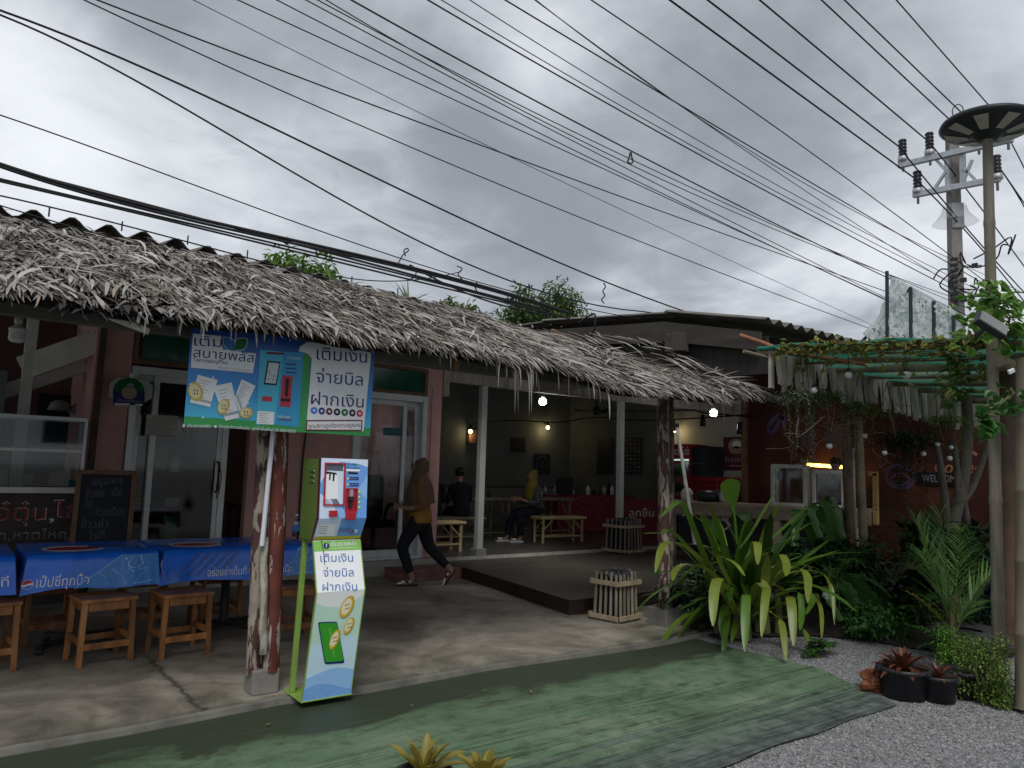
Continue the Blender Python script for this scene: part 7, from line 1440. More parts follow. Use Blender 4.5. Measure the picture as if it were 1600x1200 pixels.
# ------------------------------------------------------------------ plants
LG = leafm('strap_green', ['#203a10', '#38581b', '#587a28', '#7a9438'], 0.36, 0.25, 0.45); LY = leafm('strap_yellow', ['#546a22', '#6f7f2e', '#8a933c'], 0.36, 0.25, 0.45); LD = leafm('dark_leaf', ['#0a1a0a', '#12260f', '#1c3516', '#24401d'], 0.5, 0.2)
FERN = leafm('fern_green', ['#1c3a14', '#2a5520', '#3b6b2a', '#4c7c36'], 0.55, 0.3); PALM = leafm('palm_green', ['#44642c', '#5d8440', '#7da258'], 0.45, 0.3); NEST = leafm('nest_fern', ['#2d4a22', '#3d5e2d', '#52743c'], 0.35, 0.25, 0.5); VINE = leafm('vine_green', ['#47702a', '#628f38', '#86b04c'], 0.4, 0.4, 0.4)
SHRUB = leafm('shrub_green', ['#3b5420', '#5a7530', '#8a9a4a'], 0.5, 0.3); BROM = leafm('bromeliad_red', ['#3a1a16', '#54291f', '#63382b', '#4a4424'], 0.4, 0.2); BROMY = leafm('bromeliad_yellow', ['#4f6420', '#7d8a34', '#94803a', '#7a4a2c'], 0.4, 0.25)
STEM = M('plant_stem', (0.10, 0.11, 0.04), 0.7, 0.3, 8)
def strap_plant():
    ctr = GZ(1165, 985, 0.0); t_ = thing('strap_leaf_plant', 'large clump of arching yellow green strap leaves at the end of the mat', 'plant', (ctr.x, ctr.y, 0)); S = 3.75
    def P(pts, Yp): return [GY(x, y, Yp+i*(-0.10)) for i, (x, y) in enumerate(pts)]
    q = MB(); py = MB()
    def full(pts): return [(1165+(pts[0][0]-1165)*0.3, 965)] + pts
    HERO = [([(1118, 904), (1101, 872), (1069, 791), (1053, 790), (1033, 808)], .06, -.30, 0), ([(1115, 899), (1080, 862), (1053, 848), (1035, 856), (1024, 895)], .07, -.32, 1), ([(1117, 901), (1092, 886), (1069, 883), (1055, 893), (1051, 908)], .06, -.36, 1),
            ([(1128, 915), (1122, 903), (1116, 925), (1114, 978)], .085, -.62, 1), ([(1160, 950), (1166, 928), (1165, 960), (1164, 1018)], .08, -.66, 0), ([(1180, 915), (1197, 916), (1196, 935), (1190, 995)], .075, -.62, 1), ([(1200, 915), (1230, 931), (1237, 950), (1240, 1010)], .085, -.66, 1),
            ([(1195, 955), (1218, 970), (1224, 990), (1228, 1032)], .06, -.74, 1), ([(1150, 880), (1175, 832), (1213, 768)], .055, -.25, 0), ([(1160, 885), (1210, 836), (1268, 786)], .055, -.22, 0), ([(1200, 912), (1245, 884), (1300, 866), (1371, 864)], .07, -.45, 0),
            ([(1213, 907), (1255, 875), (1298, 842)], .06, -.30, 0), ([(1190, 930), (1196, 895), (1197, 864)], .085, -.50, 1), ([(1225, 895), (1250, 890), (1262, 905), (1262, 942)], .075, -.66, 1), ([(1221, 904), (1258, 892), (1286, 898), (1300, 925), (1304, 976)], .045, -.52, 1),
            ([(1235, 965), (1255, 985), (1268, 1010), (1281, 1036)], .055, -.74, 1), ([(1262, 928), (1278, 938), (1284, 960), (1284, 998)], .04, -.70, 1), ([(1130, 890), (1112, 845), (1094, 802)], .06, -.25, 0), ([(1178, 885), (1178, 850), (1184, 850), (1184, 882)], .075, -.55, 1), ([(1218, 880), (1222, 866), (1229, 880), (1228, 900)], .075, -.58, 1),
            ([(1124, 878), (1137, 873), (1152, 882), (1164, 900)], .045, -.60, 1), ([(1060, 840), (1035, 834), (1006, 834)], .06, -.2, 0), ([(1145, 900), (1130, 850), (1112, 790)], .06, -.3, 0), ([(1215, 930), (1252, 920), (1270, 935), (1260, 960)], .06, -.7, 0), ([(1205, 935), (1245, 925), (1253, 955), (1250, 985)], .06, -.7, 0), ([(1150, 890), (1190, 845), (1206, 805)], .05, -.25, 0), ([(1190, 900), (1225, 880), (1255, 868)], .05, -.4, 0)]
    for pts, w, Yp, tone in HERO:
        side = V(0.8, -0.6, 0) if (max(p[0] for p in pts)-min(p[0] for p in pts)) < 26 else None
        q = MB(); q.ribbon([V(ctr.x+rnd(-.1, .1), ctr.y+rnd(-.08, .08), 0.08)]+P(pts, Yp) if True else P(pts, Yp), w*0.95, LY if tone else LG, sub=4, fold=0.22, side=side); q.build('strap_leaf', t_)
    q = MB()
    for k in range(84):
        a = rnd(0, 6.28); el = rnd(0.35, 1.35); q.blade(V(ctr.x+rnd(-.28, .28), ctr.y+rnd(-.15, .2), rnd(0.05, 0.35)), (math.cos(a)*math.cos(el), math.sin(a)*math.cos(el)*0.7, math.sin(el)), rnd(0.7, 1.2), rnd(0.05, 0.085), rnd(0.8, 2.6), LG, 9, 0.25, lambda t: min(1, 0.7+t)*(1-max(0, (t-0.75)/0.25)**2*0.9))
    q.build('inner_leaves', t_)
    q = MB()
    for k in range(14): x = ctr.x+rnd(-.3, .3); y = ctr.y+rnd(-.2, .2); q.tube([(x, y, -0.02), (x+rnd(-.05, .05), y, 0.4)], [0.05, 0.03], STEM, 8)
    q.build('stem', t_)
strap_plant()
def small_leaf_mass(name, label, cat, c, size, n, L, w, mat, group=None, sag=0.0, stems=8):
    c = Vector(c); q = MB(); sub = [(rnd(-1, 1), rnd(-1, 1), rnd(-1, 1), rnd(0.25, 0.5)) for _ in range(14)]
    for _ in range(n):
        s = random.choice(sub); v = V(random.gauss(0, 1), random.gauss(0, 1), random.gauss(0, 1)).normalized()*s[3]*random.random()**0.4; p_ = V(s[0]*0.62+v.x, s[1]*0.62+v.y, s[2]*0.62+v.z); p_ = V(p_.x*size[0], p_.y*size[1], p_.z*size[2]-sag*abs(p_.x)*size[2]); d = V(v.x+rnd(-.6, .6), v.y+rnd(-.6, .6), v.z*0.5+rnd(-.7, .3))
        q.leaf(c+p_, d, V(rnd(-.5, .5), rnd(-.5, .5), 1), L*rnd(0.6, 1.2), w*rnd(0.7, 1.2), mat)
    t_ = thing(name, label, cat, (c.x, c.y, c.z-size[2]), group); q.build('foliage', t_); q = MB()
    for k in range(stems): s = random.choice(sub); q.tube(smooth_line([V(c.x+rnd(-.04, .04), c.y+rnd(-.04, .04), c.z-size[2]), c+V(s[0]*size[0]*.3, s[1]*size[1]*.3, -size[2]*0.3), c+V(s[0]*size[0]*.6, s[1]*size[1]*.6, s[2]*size[2]*.6)], 3), 0.008, STEM, 5)
    q.build('stems', t_); return t_
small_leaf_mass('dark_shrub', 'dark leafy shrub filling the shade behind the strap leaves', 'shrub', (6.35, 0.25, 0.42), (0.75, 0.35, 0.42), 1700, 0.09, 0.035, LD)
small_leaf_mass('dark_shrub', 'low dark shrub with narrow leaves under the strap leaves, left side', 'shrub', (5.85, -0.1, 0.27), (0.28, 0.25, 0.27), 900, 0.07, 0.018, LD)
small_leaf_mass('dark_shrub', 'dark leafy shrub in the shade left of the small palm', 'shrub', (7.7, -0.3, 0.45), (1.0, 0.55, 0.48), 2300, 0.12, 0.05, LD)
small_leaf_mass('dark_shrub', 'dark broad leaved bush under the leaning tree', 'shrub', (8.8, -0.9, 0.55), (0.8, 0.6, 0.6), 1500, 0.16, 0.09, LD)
small_leaf_mass('moss_clump', 'round clump of fine green moss leaves right of the strap leaves', 'plant', GY(1325, 868, -0.2), (0.28, 0.2, 0.22), 1700, 0.05, 0.016, FERN)
small_leaf_mass('dark_shrub', 'low dark ground cover shrub between the nest fern and the black pots', 'shrub', (7.15, -0.95, 0.14), (0.55, 0.35, 0.17), 1300, 0.07, 0.03, FERN)
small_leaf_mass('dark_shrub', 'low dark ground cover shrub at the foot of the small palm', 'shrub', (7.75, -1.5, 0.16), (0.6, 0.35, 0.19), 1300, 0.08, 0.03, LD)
def paddle():
    c = GY(1145, 800, 0.1); t_ = thing('paddle_leaf_plant', 'upright paddle shaped leaf standing above the strap leaves', 'plant', (c.x, c.y, 0)); q = MB(); P1 = GY(1141, 752, 0.05)
    q.ribbon([GY(1152, 850, 0.1), GY(1147, 800, 0.08), GY(1142, 770, 0.05), GY(1140, 748, 0.02)], 0.20, LG, lambda t: 0.12 if t < 0.40 else 0.12+0.88*math.sin(min(1, (t-0.40)/0.55)*math.pi*0.62+0.05)*(1-max(0, (t-0.85)/0.15)**2*0.8), 5, 0.12, V(0.8, -0.6, 0)); q.build('leaf', t_)
    q = MB(); q.ribbon([GY(1160, 880, 0.2), GY(1158, 830, 0.15), GY(1160, 800, 0.1), GY(1168, 815, 0.0)], 0.22, LD, lambda t: 0.15+0.85*math.sin(min(1, t)*math.pi)**0.8, 5, 0.1, V(0.8, -0.6, 0)); q.build('leaf', t_)
paddle()
def nest_fern(c, leaves, label):
    t_ = thing('nest_fern', label, 'fern', c, 'nest ferns with broad wavy leaves')
    for pts, w, Yp in leaves:
        q = MB(); PP = [GY(x, y, Yp-0.06*i) for i, (x, y) in enumerate(pts)]; side = V(0.8, -0.6, 0.0); L = smooth_line(PP, 6); n = len(L)-1; vs = []
        for i, p_ in enumerate(L):
            t = i/n; ww = w*(0.25+0.75*math.sin(min(1, t*1.15+0.12)*math.pi*0.9))*0.5; wv = 0.018*math.sin(i*2.2); d = (L[min(i+1, n)]-L[max(i-1, 0)]).normalized(); sd = (side-d*side.dot(d)); sd = sd.normalized() if sd.length > .1 else V(0, 0, 1); nm = sd.cross(d)
            vs += [p_-sd*(ww*(1+0.12*math.sin(i*2.9)))+nm*(wv+0.02), p_, p_+sd*(ww*(1+0.12*math.sin(i*3.3+1)))+nm*(0.02-wv)]
        q.add(vs, [f for i in range(n) for f in ((3*i, 3*i+1, 3*i+4, 3*i+3), (3*i+1, 3*i+2, 3*i+5, 3*i+4))], NEST, True); q.build('frond', t_)
    return t_
nest_fern(GY(1290, 900, -0.1), [([(1290, 880), (1255, 800), (1245, 815), (1243, 853)], .17, 0.0), ([(1295, 880), (1275, 800), (1268, 795), (1282, 840)], .16, -.05), ([(1300, 885), (1290, 800), (1300, 785), (1320, 845)], .16, -.1), ([(1300, 880), (1300, 810), (1318, 795), (1326, 845)], .15, 0.0), ([(1280, 890), (1235, 850), (1222, 845), (1205, 862)], .14, 0.05), ([(1300, 890), (1310, 830), (1290, 790), (1262, 786)], .12, 0.1)], 'nest fern with broad drooping leaves before the glass cases')
nest_fern(GY(1325, 915, -0.5), [([(1310, 900), (1335, 915), (1360, 945), (1392, 985)], .17, -.5), ([(1312, 905), (1330, 930), (1345, 965), (1356, 990)], .14, -.5), ([(1320, 900), (1350, 925), (1375, 960), (1370, 1000)], .16, -.55), ([(1330, 905), (1380, 935), (1400, 960), (1440, 1000)], .13, -.45), ([(1310, 910), (1295, 920), (1300, 940), (1315, 970)], .12, -.6), ([(1320, 905), (1370, 920), (1410, 955), (1446, 995)], .11, -.4)], 'nest fern with long pointed leaves hanging towards the gravel')
def frond(q, base, d, L, droop, mat, n=18, leaf=0.12, w=0.016, ang=0.9, stem=0.006, prof=None, lift=0.25):
    p_ = Vector(base); d = Vector(d).normalized(); st = L/n; pts = [p_]
    for i in range(n):
        t = (i+1)/n; p_ = p_+d*st; pts.append(p_); sd = d.cross(V(0, 0, 1)); sd = sd.normalized() if sd.length > .05 else V(1, 0, 0); up = sd.cross(d)
        f = (prof(t) if prof else math.sin(min(1, t*0.93+0.1)*math.pi)**0.6)
        if t > 0.15:
            for s in (-1, 1): a_ = ang*rnd(0.85, 1.2); q.blade(p_+V(rnd(-.004, .004), rnd(-.004, .004), 0), sd*s*math.sin(a_)+d*math.cos(a_)+up*lift*rnd(0.4, 1.4), leaf*f*rnd(0.75, 1.1)+0.01, w*rnd(0.85, 1.1), rnd(0.4, 0.9), mat, 4, 0.2)
        d = (d+V(0, 0, -droop/n)).normalized()
    q.tube(pts, [stem*(1-0.7*i/len(pts)) for i in range(len(pts))], STEM, 5)
def fern(c, n, L, label, mat=FERN, group='ferns in the shade bed', el=(0.3, 1.1), az=(0, 6.28)):
    t_ = thing('fern', label, 'fern', c, group); c = Vector(c); q = MB()
    for k in range(n): a = rnd(*az); e = rnd(*el); frond(q, c+V(rnd(-.04, .04), rnd(-.04, .04), 0.02), (math.cos(a)*math.cos(e), math.sin(a)*math.cos(e), math.sin(e)), L*rnd(0.7, 1.1), rnd(1.0, 2.0), mat, 20, 0.085, 0.020, 1.25, 0.004)
    q.build('fronds', t_); return t_
for p_, n, L, lab in (((7.2, -0.55, 0.45), 15, 0.75, 'lush sword fern between the moss clump and the small palm'), ((8.0, -0.9, 0.55), 16, 0.95, 'taller sword fern behind the small palm, left side'), ((7.6, -1.2, 0.15), 12, 0.7, 'low dark fern left of the small palm'), ((6.15, -1.05, -0.03), 7, 0.28, 'tiny fern on the gravel below the strap leaves'), ((6.8, -0.2, 0.5), 10, 0.55, 'fern tucked under the nest fern before the glass cases'), ((6.55, -1.85, 0.12), 10, 0.30, 'small fern at the foot of the small palm'), ((9.4, -0.4, 0.8), 12, 0.9, 'high dark fern left of the leaning tree')): fern(p_, n, L, lab)
def palm():
    c = GY(1490, 985, -1.85); t_ = thing('small_palm', 'small feather palm behind the potted bromeliads', 'palm', (c.x, c.y, 0)); b = V(c.x, c.y, 0.22)
    q = MB(); 
    for k in range(5): q.tube(smooth_line([V(c.x+rnd(-.03, .03), c.y, 0.0), b+V(rnd(-.03, .03), 0, 0.1), b+V(rnd(-.06, .06), 0, 0.32)], 3), [0.02]*7 if False else 0.014, M('palm_stem', (0.16, 0.13, 0.05), 0.6, 0.3, 6), 7)
    q.build('stem', t_)
    for tx, ty, dr, Yd in ((1435, 825, 0.5, 0.25), (1470, 815, 0.4, 0.0), (1516, 850, 0.6, -0.25), (1546, 900, 1.2, -0.2), (1500, 835, 0.7, 0.3), (1425, 925, 1.2, 0.15), (1535, 935, 1.4, 0.2), (1445, 870, 0.9, 0.35)):
        tip = GY(tx, ty, -1.85+Yd); d = tip-b; L = d.length; q = MB(); frond(q, b+d.normalized()*0.02, d.normalized()+V(0, 0, 0.10+dr*0.15), L*1.04, dr*0.55, BROMY if ty == 925 else PALM, 26, 0.33 if ty != 925 else 0.06, 0.016, 0.52, 0.008, lambda t: 0.5+0.5*math.sin(min(1, t)*math.pi)); q.build('frond', t_)
palm()
def pot(c, r, h, label, rim=True):
    t_ = thing('plant_pot', label, 'plant pot', c); q = MB(); q.lathe([(0, 0), (r*0.86, 0), (r*0.95, h*0.85), (r*1.06, h*0.86), (r*1.07, h), (r*0.97, h), (r*0.92, h*0.8)], c, PLASB, 28); q.build('pot', t_); q = MB(); q.lathe([(r*0.92, h*0.82), (r*0.5, h*0.88), (0, h*0.9)], c, SOIL, 20); q.build('soil', t_)
    if r > 0.1:
        q = MB()
        for a in (0.4, 2.5, 4.6): q.box(Vector(c)+V(r*1.05*math.cos(a), r*1.05*math.sin(a), h*0.93), (0.03, 0.03, 0.02), PLASB, Matrix.Rotation(a, 3, 'Z'))
        q.build('rim_lug', t_)
    return t_
def bromeliad(c, n, L, w, mat, label, droop=(0.3, 1.6)):
    t_ = thing('bromeliad', label, 'plant', c, 'bromeliads'); c = Vector(c)
    for k in range(n):
        a = k*2.399+rnd(-.2, .2); e = 1.35-1.15*k/n; q = MB(); q.blade(c, (math.cos(a)*math.cos(e), math.sin(a)*math.cos(e), math.sin(e)), L*rnd(0.75, 1.1)*(0.7+0.3*k/n), w*rnd(0.85, 1.15), rnd(*droop), mat, 7, 0.45, lambda t: (0.85+0.15*t)*(1-max(0, (t-0.7)/0.3)**2)); q.build('leaf', t_)
c1 = GZ(1430, 1098, -0.04)+V(0.10, 0.12, 0); pot(c1, 0.165, 0.20, 'larger round black pot holding the red bromeliad'); bromeliad(c1+V(0, 0, 0.17), 34, 0.25, 0.036, BROM, 'red brown bromeliad in the larger black pot')
c2 = GZ(1484, 1103, -0.04)+V(0.08, 0.10, 0); pot(c2, 0.115, 0.17, 'smaller black pot beside the larger one'); bromeliad(c2+V(0, 0, 0.14), 14, 0.17, 0.03, BROM, 'small reddish bromeliad in the smaller black pot')
sh = small_leaf_mass('small_shrub', 'fine leaved pale green shrub before the thick bamboo post', 'shrub', GY(1538, 1045, -2.35), (0.22, 0.22, 0.30), 4200, 0.026, 0.013, SHRUB, sag=0.2, stems=18)
c3 = GZ(1530, 1100, -0.04)+V(0.12, 0.15, 0); pot(c3, 0.13, 0.18, 'black pot hidden behind the fine leaved pale green shrub')
small_leaf_mass('small_shrub', 'bright little fern like shrub between the palm and the pots', 'shrub', GY(1482, 1010, -2.0), (0.12, 0.12, 0.17), 900, 0.035, 0.014, VINE)
q = MB(); c = GZ(1380, 1080, -0.03)+V(0.05, 0.08, 0.05); RK = M('rusty_wood', (0.14, 0.05, 0.022), 0.9, 0.6, 7, c2=(0.36, 0.15, 0.045), bmp=0.8); vs = []
def lump():
    q = MB(); n = 14; m_ = 9; rg = random.Random(9); vs = []
    for i in range(m_+1):
        a = math.pi*i/m_
        for j in range(n):
            t = 2*math.pi*j/n; f = 1+0.22*math.sin(3*t+i)+rg.uniform(-0.14, 0.14); vs.append(c+V(0.155*f*math.sin(a)*math.cos(t), 0.10*f*math.sin(a)*math.sin(t), 0.075*f*math.cos(a)+0.02*math.cos(t)))
    q.add(vs, [(i*n+j, (i+1)*n+j, (i+1)*n+(j+1) % n, i*n+(j+1) % n) for i in range(m_) for j in range(n)], RK); return q
tag(lump().build('driftwood_lump', loc=c), 'rusty orange brown lump of wood beside the black pots', 'wood')
c = GZ(1510, 1020, 0.0); q = MB(); cc = V(c.x-0.1, c.y-0.05, 0.12); q.lathe([(0.12, 0.09), (0.24, 0.12), (0.30, 0.08), (0.32, 0.0), (0.30, -0.08), (0.24, -0.12), (0.12, -0.10)], cc, M('old_rubber', (0.035, 0.035, 0.035), 0.8, 0.4, 12), 28); q.lathe([(0.0, 0.06), (0.2, 0.08)], cc, SOIL, 16); tag(q.build('old_tyre', loc=cc), 'old grey tyre planter behind the potted plants', 'tyre')
q = MB(); c = GY(1575, 920, -1.2); q.lathe([(0, -0.4), (0.22, -0.4), (0.24, -0.2), (0.24, 0.3), (0.20, 0.4), (0, 0.4)], c, M('blue_barrel', (0.012, 0.035, 0.14), 0.4, 0.2, 4), 20); tag(q.build('blue_barrel', loc=c-V(0, 0, .4)), 'dark blue barrel glimpsed between the right posts', 'barrel')
# foreground bromeliads at the bottom edge
for k, (x, y, n, L, lab) in enumerate(((662, 1216, 24, 0.19, 'yellow green bromeliad at the bottom edge, taller left one'), (758, 1224, 22, 0.17, 'yellow green bromeliad at the bottom edge, lower right one'))):
    c = GY(x, y, -2.3); bromeliad(c, n, L, 0.035, BROMY, lab, (0.1, 1.3)); pot((c.x, c.y, -0.04), 0.10, c.z+0.06, ['black pot under the taller bottom edge bromeliad', 'black pot under the lower bottom edge bromeliad'][k])

# vines over the pergola and round the lamp pole
def vine_band(name, label, pts, Yp, n, L, spread, mat=VINE, hang=0.1):       # Yp > 0: lies on the plane X = Yp
    P = smooth_line([GY(x, y, Yp) if Yp < 0 else GX(x, y, Yp) for x, y in pts], 6); t_ = thing(name, label, 'vine', P[0]); q = MB()
    for _ in range(n):
        a = random.choice(P); b = a+V(rnd(-spread, spread), rnd(-spread, spread), random.gauss(0, spread*0.7)-hang*random.random()); s = V(rnd(-1, 1), rnd(-1, 1), 0).normalized(); q.heart(b, s+V(0, 0, rnd(-0.9, 0.2)), V(rnd(-.6, .6), rnd(-1, .2), 0.7), L*rnd(0.6, 1.25), L*rnd(0.65, 0.9), mat, 0.3)
    q.build('leaves', t_); q = MB()
    for k in range(3): q.tube([p_+V(rnd(-.02, .02), rnd(-.03, .03), rnd(-.02, .02)) for p_ in P], 0.006, STEM, 5)
    q.build('stem', t_)
VIN2 = leafm('vine_mixed', ['#6d7b36', '#8e9a4c', '#9c7a48', '#5d7a36', '#b3b46a'], 0.5, 0.4)
vine_band('climbing_vine', 'small leaved vine trailing along the top of the green shade net', [(1222, 541), (1300, 537), (1400, 535), (1500, 532), (1560, 524)], 6.33, 480, 0.06, 0.045, VIN2, 0.05)
vine_band('climbing_vine', 'sparse vine behind the shade net top near the corrugated roof', [(1245, 548), (1300, 550), (1420, 552), (1540, 556)], 6.6, 110, 0.065, 0.06, VIN2, 0.2)
vine_band('climbing_vine', 'broad heart leaved vine round the lamp pole beside the floodlight', [(1510, 510), (1540, 490), (1560, 470), (1575, 500), (1590, 530)], -2.55, 110, 0.105, 0.12, VINE, 0.05)
vine_band('climbing_vine', 'big heart shaped leaves climbing the lamp pole below the pergola', [(1550, 650), (1530, 640), (1570, 625), (1580, 610)], -2.55, 36, 0.125, 0.09, leafm('heart_leaf', ['#2c5420', '#3b6b2a', '#4a7d35'], 0.35, 0.35, 0.5), 0.05)
vine_band('climbing_vine', 'thin vine tips curling up the lamp pole above the banner', [(1548, 480), (1540, 440), (1562, 455), (1572, 480)], -2.45, 16, 0.12, 0.06, VINE, 0.02)
vine_band('climbing_vine', 'vine leaves drooping from the net left of the lamp pole', [(1490, 550), (1500, 590), (1480, 600), (1530, 570)], -2.05, 80, 0.09, 0.08, leafm('vine_shade', ['#3a5a24', '#4f7030', '#7a7a3c'], 0.5, 0.4), 0.1)
def hanging(px, py, Yp, w, h, n, label, mat, trails, L=0.035):
    c = GY(px, py, Yp); t_ = thing('hanging_plant', label, 'hanging plant', c, 'hanging plants under the bamboo fringe'); q = MB(); q.lathe([(0, -0.07), (0.05, -0.07), (0.08, 0.0), (0.07, 0.0), (0, -0.02)], c, DWOOD, 14)
    if w > 0.1: q.build('basket', t_)
    q = MB(); top = V(c.x, c.y, frz(max(6.5, c.x))-0.02)
    for a in (0, 2.1, 4.2): q.tube([c+V(0.11*math.cos(a), 0.11*math.sin(a), 0), top], 0.004, CABLE, 4)
    q.build('hanger', t_); q = MB()
    for _ in range(n): v = V(random.gauss(0, 0.5), random.gauss(0, 0.5), random.gauss(0.2, 0.4)); q.leaf(c+V(v.x*w, v.y*w, v.z*h*0.5), V(v.x, v.y, rnd(-.8, .4)), V(0, 0, 1), L*rnd(0.7, 1.3), L*0.55, mat)
    for k in range(trails):
        a = rnd(0, 6.28); p_ = c+V(math.cos(a)*w*0.7, math.sin(a)*w*0.7, 0.02); D = rnd(0.5, 1.25)*h*2.2; x = 0
        while x < D: p_ = p_+V(rnd(-.008, .008), rnd(-.008, .008), -0.016); x += 0.016; q.leaf(p_, V(rnd(-1, 1), rnd(-1, 1), -0.6), V(0, 0, 1), L*rnd(0.5, 0.9), L*0.5, mat)
    q.build('foliage', t_)
HG = leafm('hanging_green', ['#2a3d18', '#43592a', '#5f7038', '#7a7a45'], 0.6, 0.3); HG2 = leafm('hanging_grey', ['#3b4436', '#55604c', '#6b6f58'], 0.7, 0.3)
hanging(1250, 625, -0.6, 0.20, 0.20, 900, 'pale trailing hanging plant at the thatch tip', HG2, 16); hanging(1290, 622, -0.5, 0.20, 0.18, 750, 'hanging plant right of the thatch tip', HG, 10); hanging(1345, 640, -0.5, 0.20, 0.18, 700, 'hanging plant before the dark pergola post', HG, 9)
hanging(1478, 658, -0.6, 0.22, 0.16, 700, 'bright hanging plant before the leaning tree', leafm('hanging_bright', ['#4a6422', '#6c8433', '#8d9a45'], 0.5, 0.35), 10); hanging(1415, 690, -0.4, 0.28, 0.24, 800, 'large dark hanging fern between the pergola post and the tree', LD, 10, 0.06)
hanging(1388, 650, -0.4, 0.2, 0.12, 300, 'small hanging plant with dry brown leaves beside the pergola post', leafm('hanging_dry', ['#3d3a22', '#564a2c', '#3a4a26'], 0.7, 0.3), 8); hanging(1262, 720, -0.7, 0.06, 0.10, 60, 'thin trailing plant hanging before the left glass case', HG, 7, 0.025)
# dry twigs tangled between the hanging plants
q = MB()
for k in range(70):
    a = GY(rnd(1235, 1420), rnd(625, 720), rnd(-.7, -.1)); q.tube(smooth_line([a, a+V(rnd(-.2, .2), rnd(-.1, .1), rnd(-.2, .1)), a+V(rnd(-.35, .35), rnd(-.15, .15), rnd(-.35, .1))], 3), 0.004, M('dry_twig', (0.13, 0.085, 0.065), 0.9, 0.3, 9) if k == 0 else bpy.data.materials['dry_twig'], 4)
tag(q.build('dry_twigs', loc=GY(1330, 670, -0.4)), 'tangle of dry reddish twigs hanging under the bamboo fringe', 'twigs', kind='stuff')
# string lights: globes on sockets, and shell ornaments
GLOBE = M('globe_white', (0.62, 0.62, 0.60), 0.25, 0.05, 5, bmp=0)
for k, (x, y, Yp, r, lab) in enumerate(((1272, 610, -.75, .032, 'before the left end of the bamboo fringe'), (1326, 586, -1.0, .034, 'on the left under the bamboo poles'), (1416, 586, -1.5, .036, 'in the middle under the bamboo poles'), (1483, 598, -1.7, .034, 'under the poles left of the lamp pole'), (1513, 592, -2.0, .034, 'under the poles, nearest the lamp pole'), (1296, 697, -.6, .03, 'low among the trailing plants, leftmost of the low row'), (1351, 681, -.5, .028, 'beside the dark pergola post'), (1382, 708, -.5, .03, 'below the dark hanging fern'), (1443, 709, -.6, .03, 'left of the leaning tree stems'), (1465, 694, -.7, .028, 'on the left stem of the leaning tree'), (1486, 699, -.7, .028, 'between the stems of the leaning tree'), (1484, 716, -.8, .03, 'lowest between the stems of the leaning tree'))):
    c = GY(x, y, Yp); t_ = thing('globe_bulb', 'unlit white globe bulb '+lab, 'bulb', c, 'unlit white globe bulbs'); q = MB(); q.ball(c, r, GLOBE, 14); q.build('globe', t_); q = MB(); q.lathe([(0, r*1.9), (r*0.5, r*1.9), (r*0.55, r*0.7), (0, r*0.7)], c, BLACK, 10); q.tube([c+V(0, 0, r*1.8), c+V(0, 0, max(0.08, frz(max(6.5, c.x))-0.03-c.z))], 0.004, CABLE, 4); q.build('socket', t_)
# floodlight on the lamp pole
c = GY(1548, 508, -2.78); fl = thing('solar_floodlight', 'small grey solar floodlight tilted on the lamp pole among vine leaves', 'floodlight', c); rot = Matrix.Rotation(-HEAD, 3, 'Z') @ Matrix.Rotation(R(32), 3, 'Y') @ Matrix.Rotation(R(-25), 3, 'X')
q = MB(); q.box(c, (0.20, 0.05, 0.095), PLASB, rot); q.build('housing', fl, 0.006); q = MB(); q.box(c+rot @ V(0, -0.027, 0), (0.185, 0.004, 0.08), M('floodlight_face', (0.22, 0.22, 0.20), 0.4, 0.1, 5), rot)
for i in range(10):
    for j in range(4): q.box(c+rot @ V(-0.081+i*0.018, -0.030, -0.028+j*0.0187), (0.011, 0.003, 0.011), GREYP, rot)
q.build('led_face', fl); q = MB(); q.bar(c, c+V(0.03, 0.10, -0.05), 0.02, 0.02, BLACK); q.build('bracket', fl)
q = MB(); c = GY(1580, 580, -2.55); q.box(c, (0.045, 0.02, 0.03), WP, Matrix.Rotation(R(-35), 3, 'Y') @ Matrix.Rotation(-HEAD, 3, 'Z')); tag(q.build('white_socket', bevel=0.003, loc=c), 'small white plug socket hanging between the right posts', 'socket')
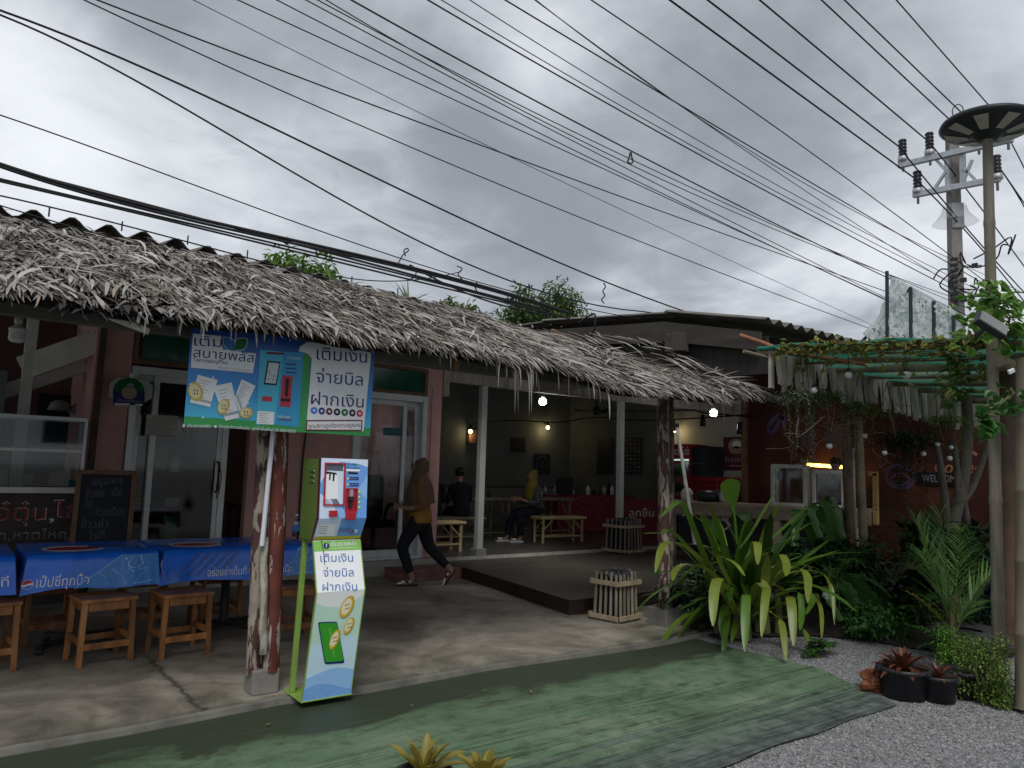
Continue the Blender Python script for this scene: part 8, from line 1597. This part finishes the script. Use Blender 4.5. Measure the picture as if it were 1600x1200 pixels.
# trees behind the roofs
def tree(x, y, Yp, R_, n, label, mat, L=0.2, flatz=0.75):
    c = GY(x, y, Yp); t_ = thing('leafy_tree', label, 'tree', (c.x, c.y, 0), 'trees behind the roofs'); q = MB(); lob = []
    for k in range(26):
        v = V(random.gauss(0, 1), random.gauss(0, 1), random.gauss(0.1, 0.8)).normalized()*rnd(0.45, 1.0); lob.append((V(v.x*R_, v.y*R_, v.z*R_*flatz), rnd(0.22, 0.40)*R_))
    for _ in range(n):
        o_, r_ = random.choice(lob); v = V(random.gauss(0, 1), random.gauss(0, 1), random.gauss(0, 1)).normalized()*r_*random.random()**0.45; q.leaf(c+o_+v, v*0.6/r_+V(rnd(-.6, .6), rnd(-.6, .6), rnd(-.9, .1)), V(rnd(-.5, .5), rnd(-.5, .5), 1), L*rnd(0.6, 1.2), L*0.36, mat)
    q.build('crown', t_); q = MB(); q.tube(smooth_line([V(c.x, c.y, 0), V(c.x+.1, c.y, c.z*0.5), c+V(0, 0, -R_*0.3)], 3), [0.22, 0.2, 0.18, 0.16, 0.14, 0.12, 0.08], TR, 9); q.build('trunk', t_); q = MB()
    for o_, r_ in lob[:14]: q.tube(smooth_line([c+V(0, 0, -R_*0.5), c+o_*0.5+V(0, 0, -.1), c+o_], 3), [0.07, 0.06, 0.05, 0.04, 0.03, 0.02, 0.015], TR, 6)
    q.build('limbs', t_)
TG = leafm('tree_leaf', ['#2c4020', '#455c30', '#60784044'[:7], '#7d9255'], 0.6, 0.45)
tree(858, 503, 14, 1.75, 8500, 'dense leafy tree showing above the right end of the thatch', TG, 0.22, 0.72); tree(462, 440, 11, 0.95, 1500, 'small leafy tree top above the wavy roof edge on the left', leafm('tree_leaf_light', ['#3a5a1c', '#557a2a', '#7a9a45'], 0.5, 0.35), 0.24, 0.55); tree(715, 488, 12, 0.6, 500, 'thin leafy tree top behind the cable knot', TG, 0.24, 0.8)
c = GY(638, 478, 12); t_ = thing('palm_top', 'spiky pale palm top rising behind the roof under the cables', 'palm', (c.x, c.y, 0)); q = MB()
for k in range(26): a = rnd(0, 6.28); e_ = rnd(0.0, 1.4); q.blade(c, (math.cos(a)*math.cos(e_), math.sin(a)*math.cos(e_), math.sin(e_)), rnd(0.6, 1.0), 0.05, 0.6, leafm('palm_pale', ['#6b7a5a', '#8a967a'], 0.5, 0.3) if k == 0 else bpy.data.materials['palm_pale'], 5)
q.build('fronds', t_); q = MB(); q.tube([(c.x, c.y, 0), c], [0.14, 0.1], TR, 8); q.build('trunk', t_)
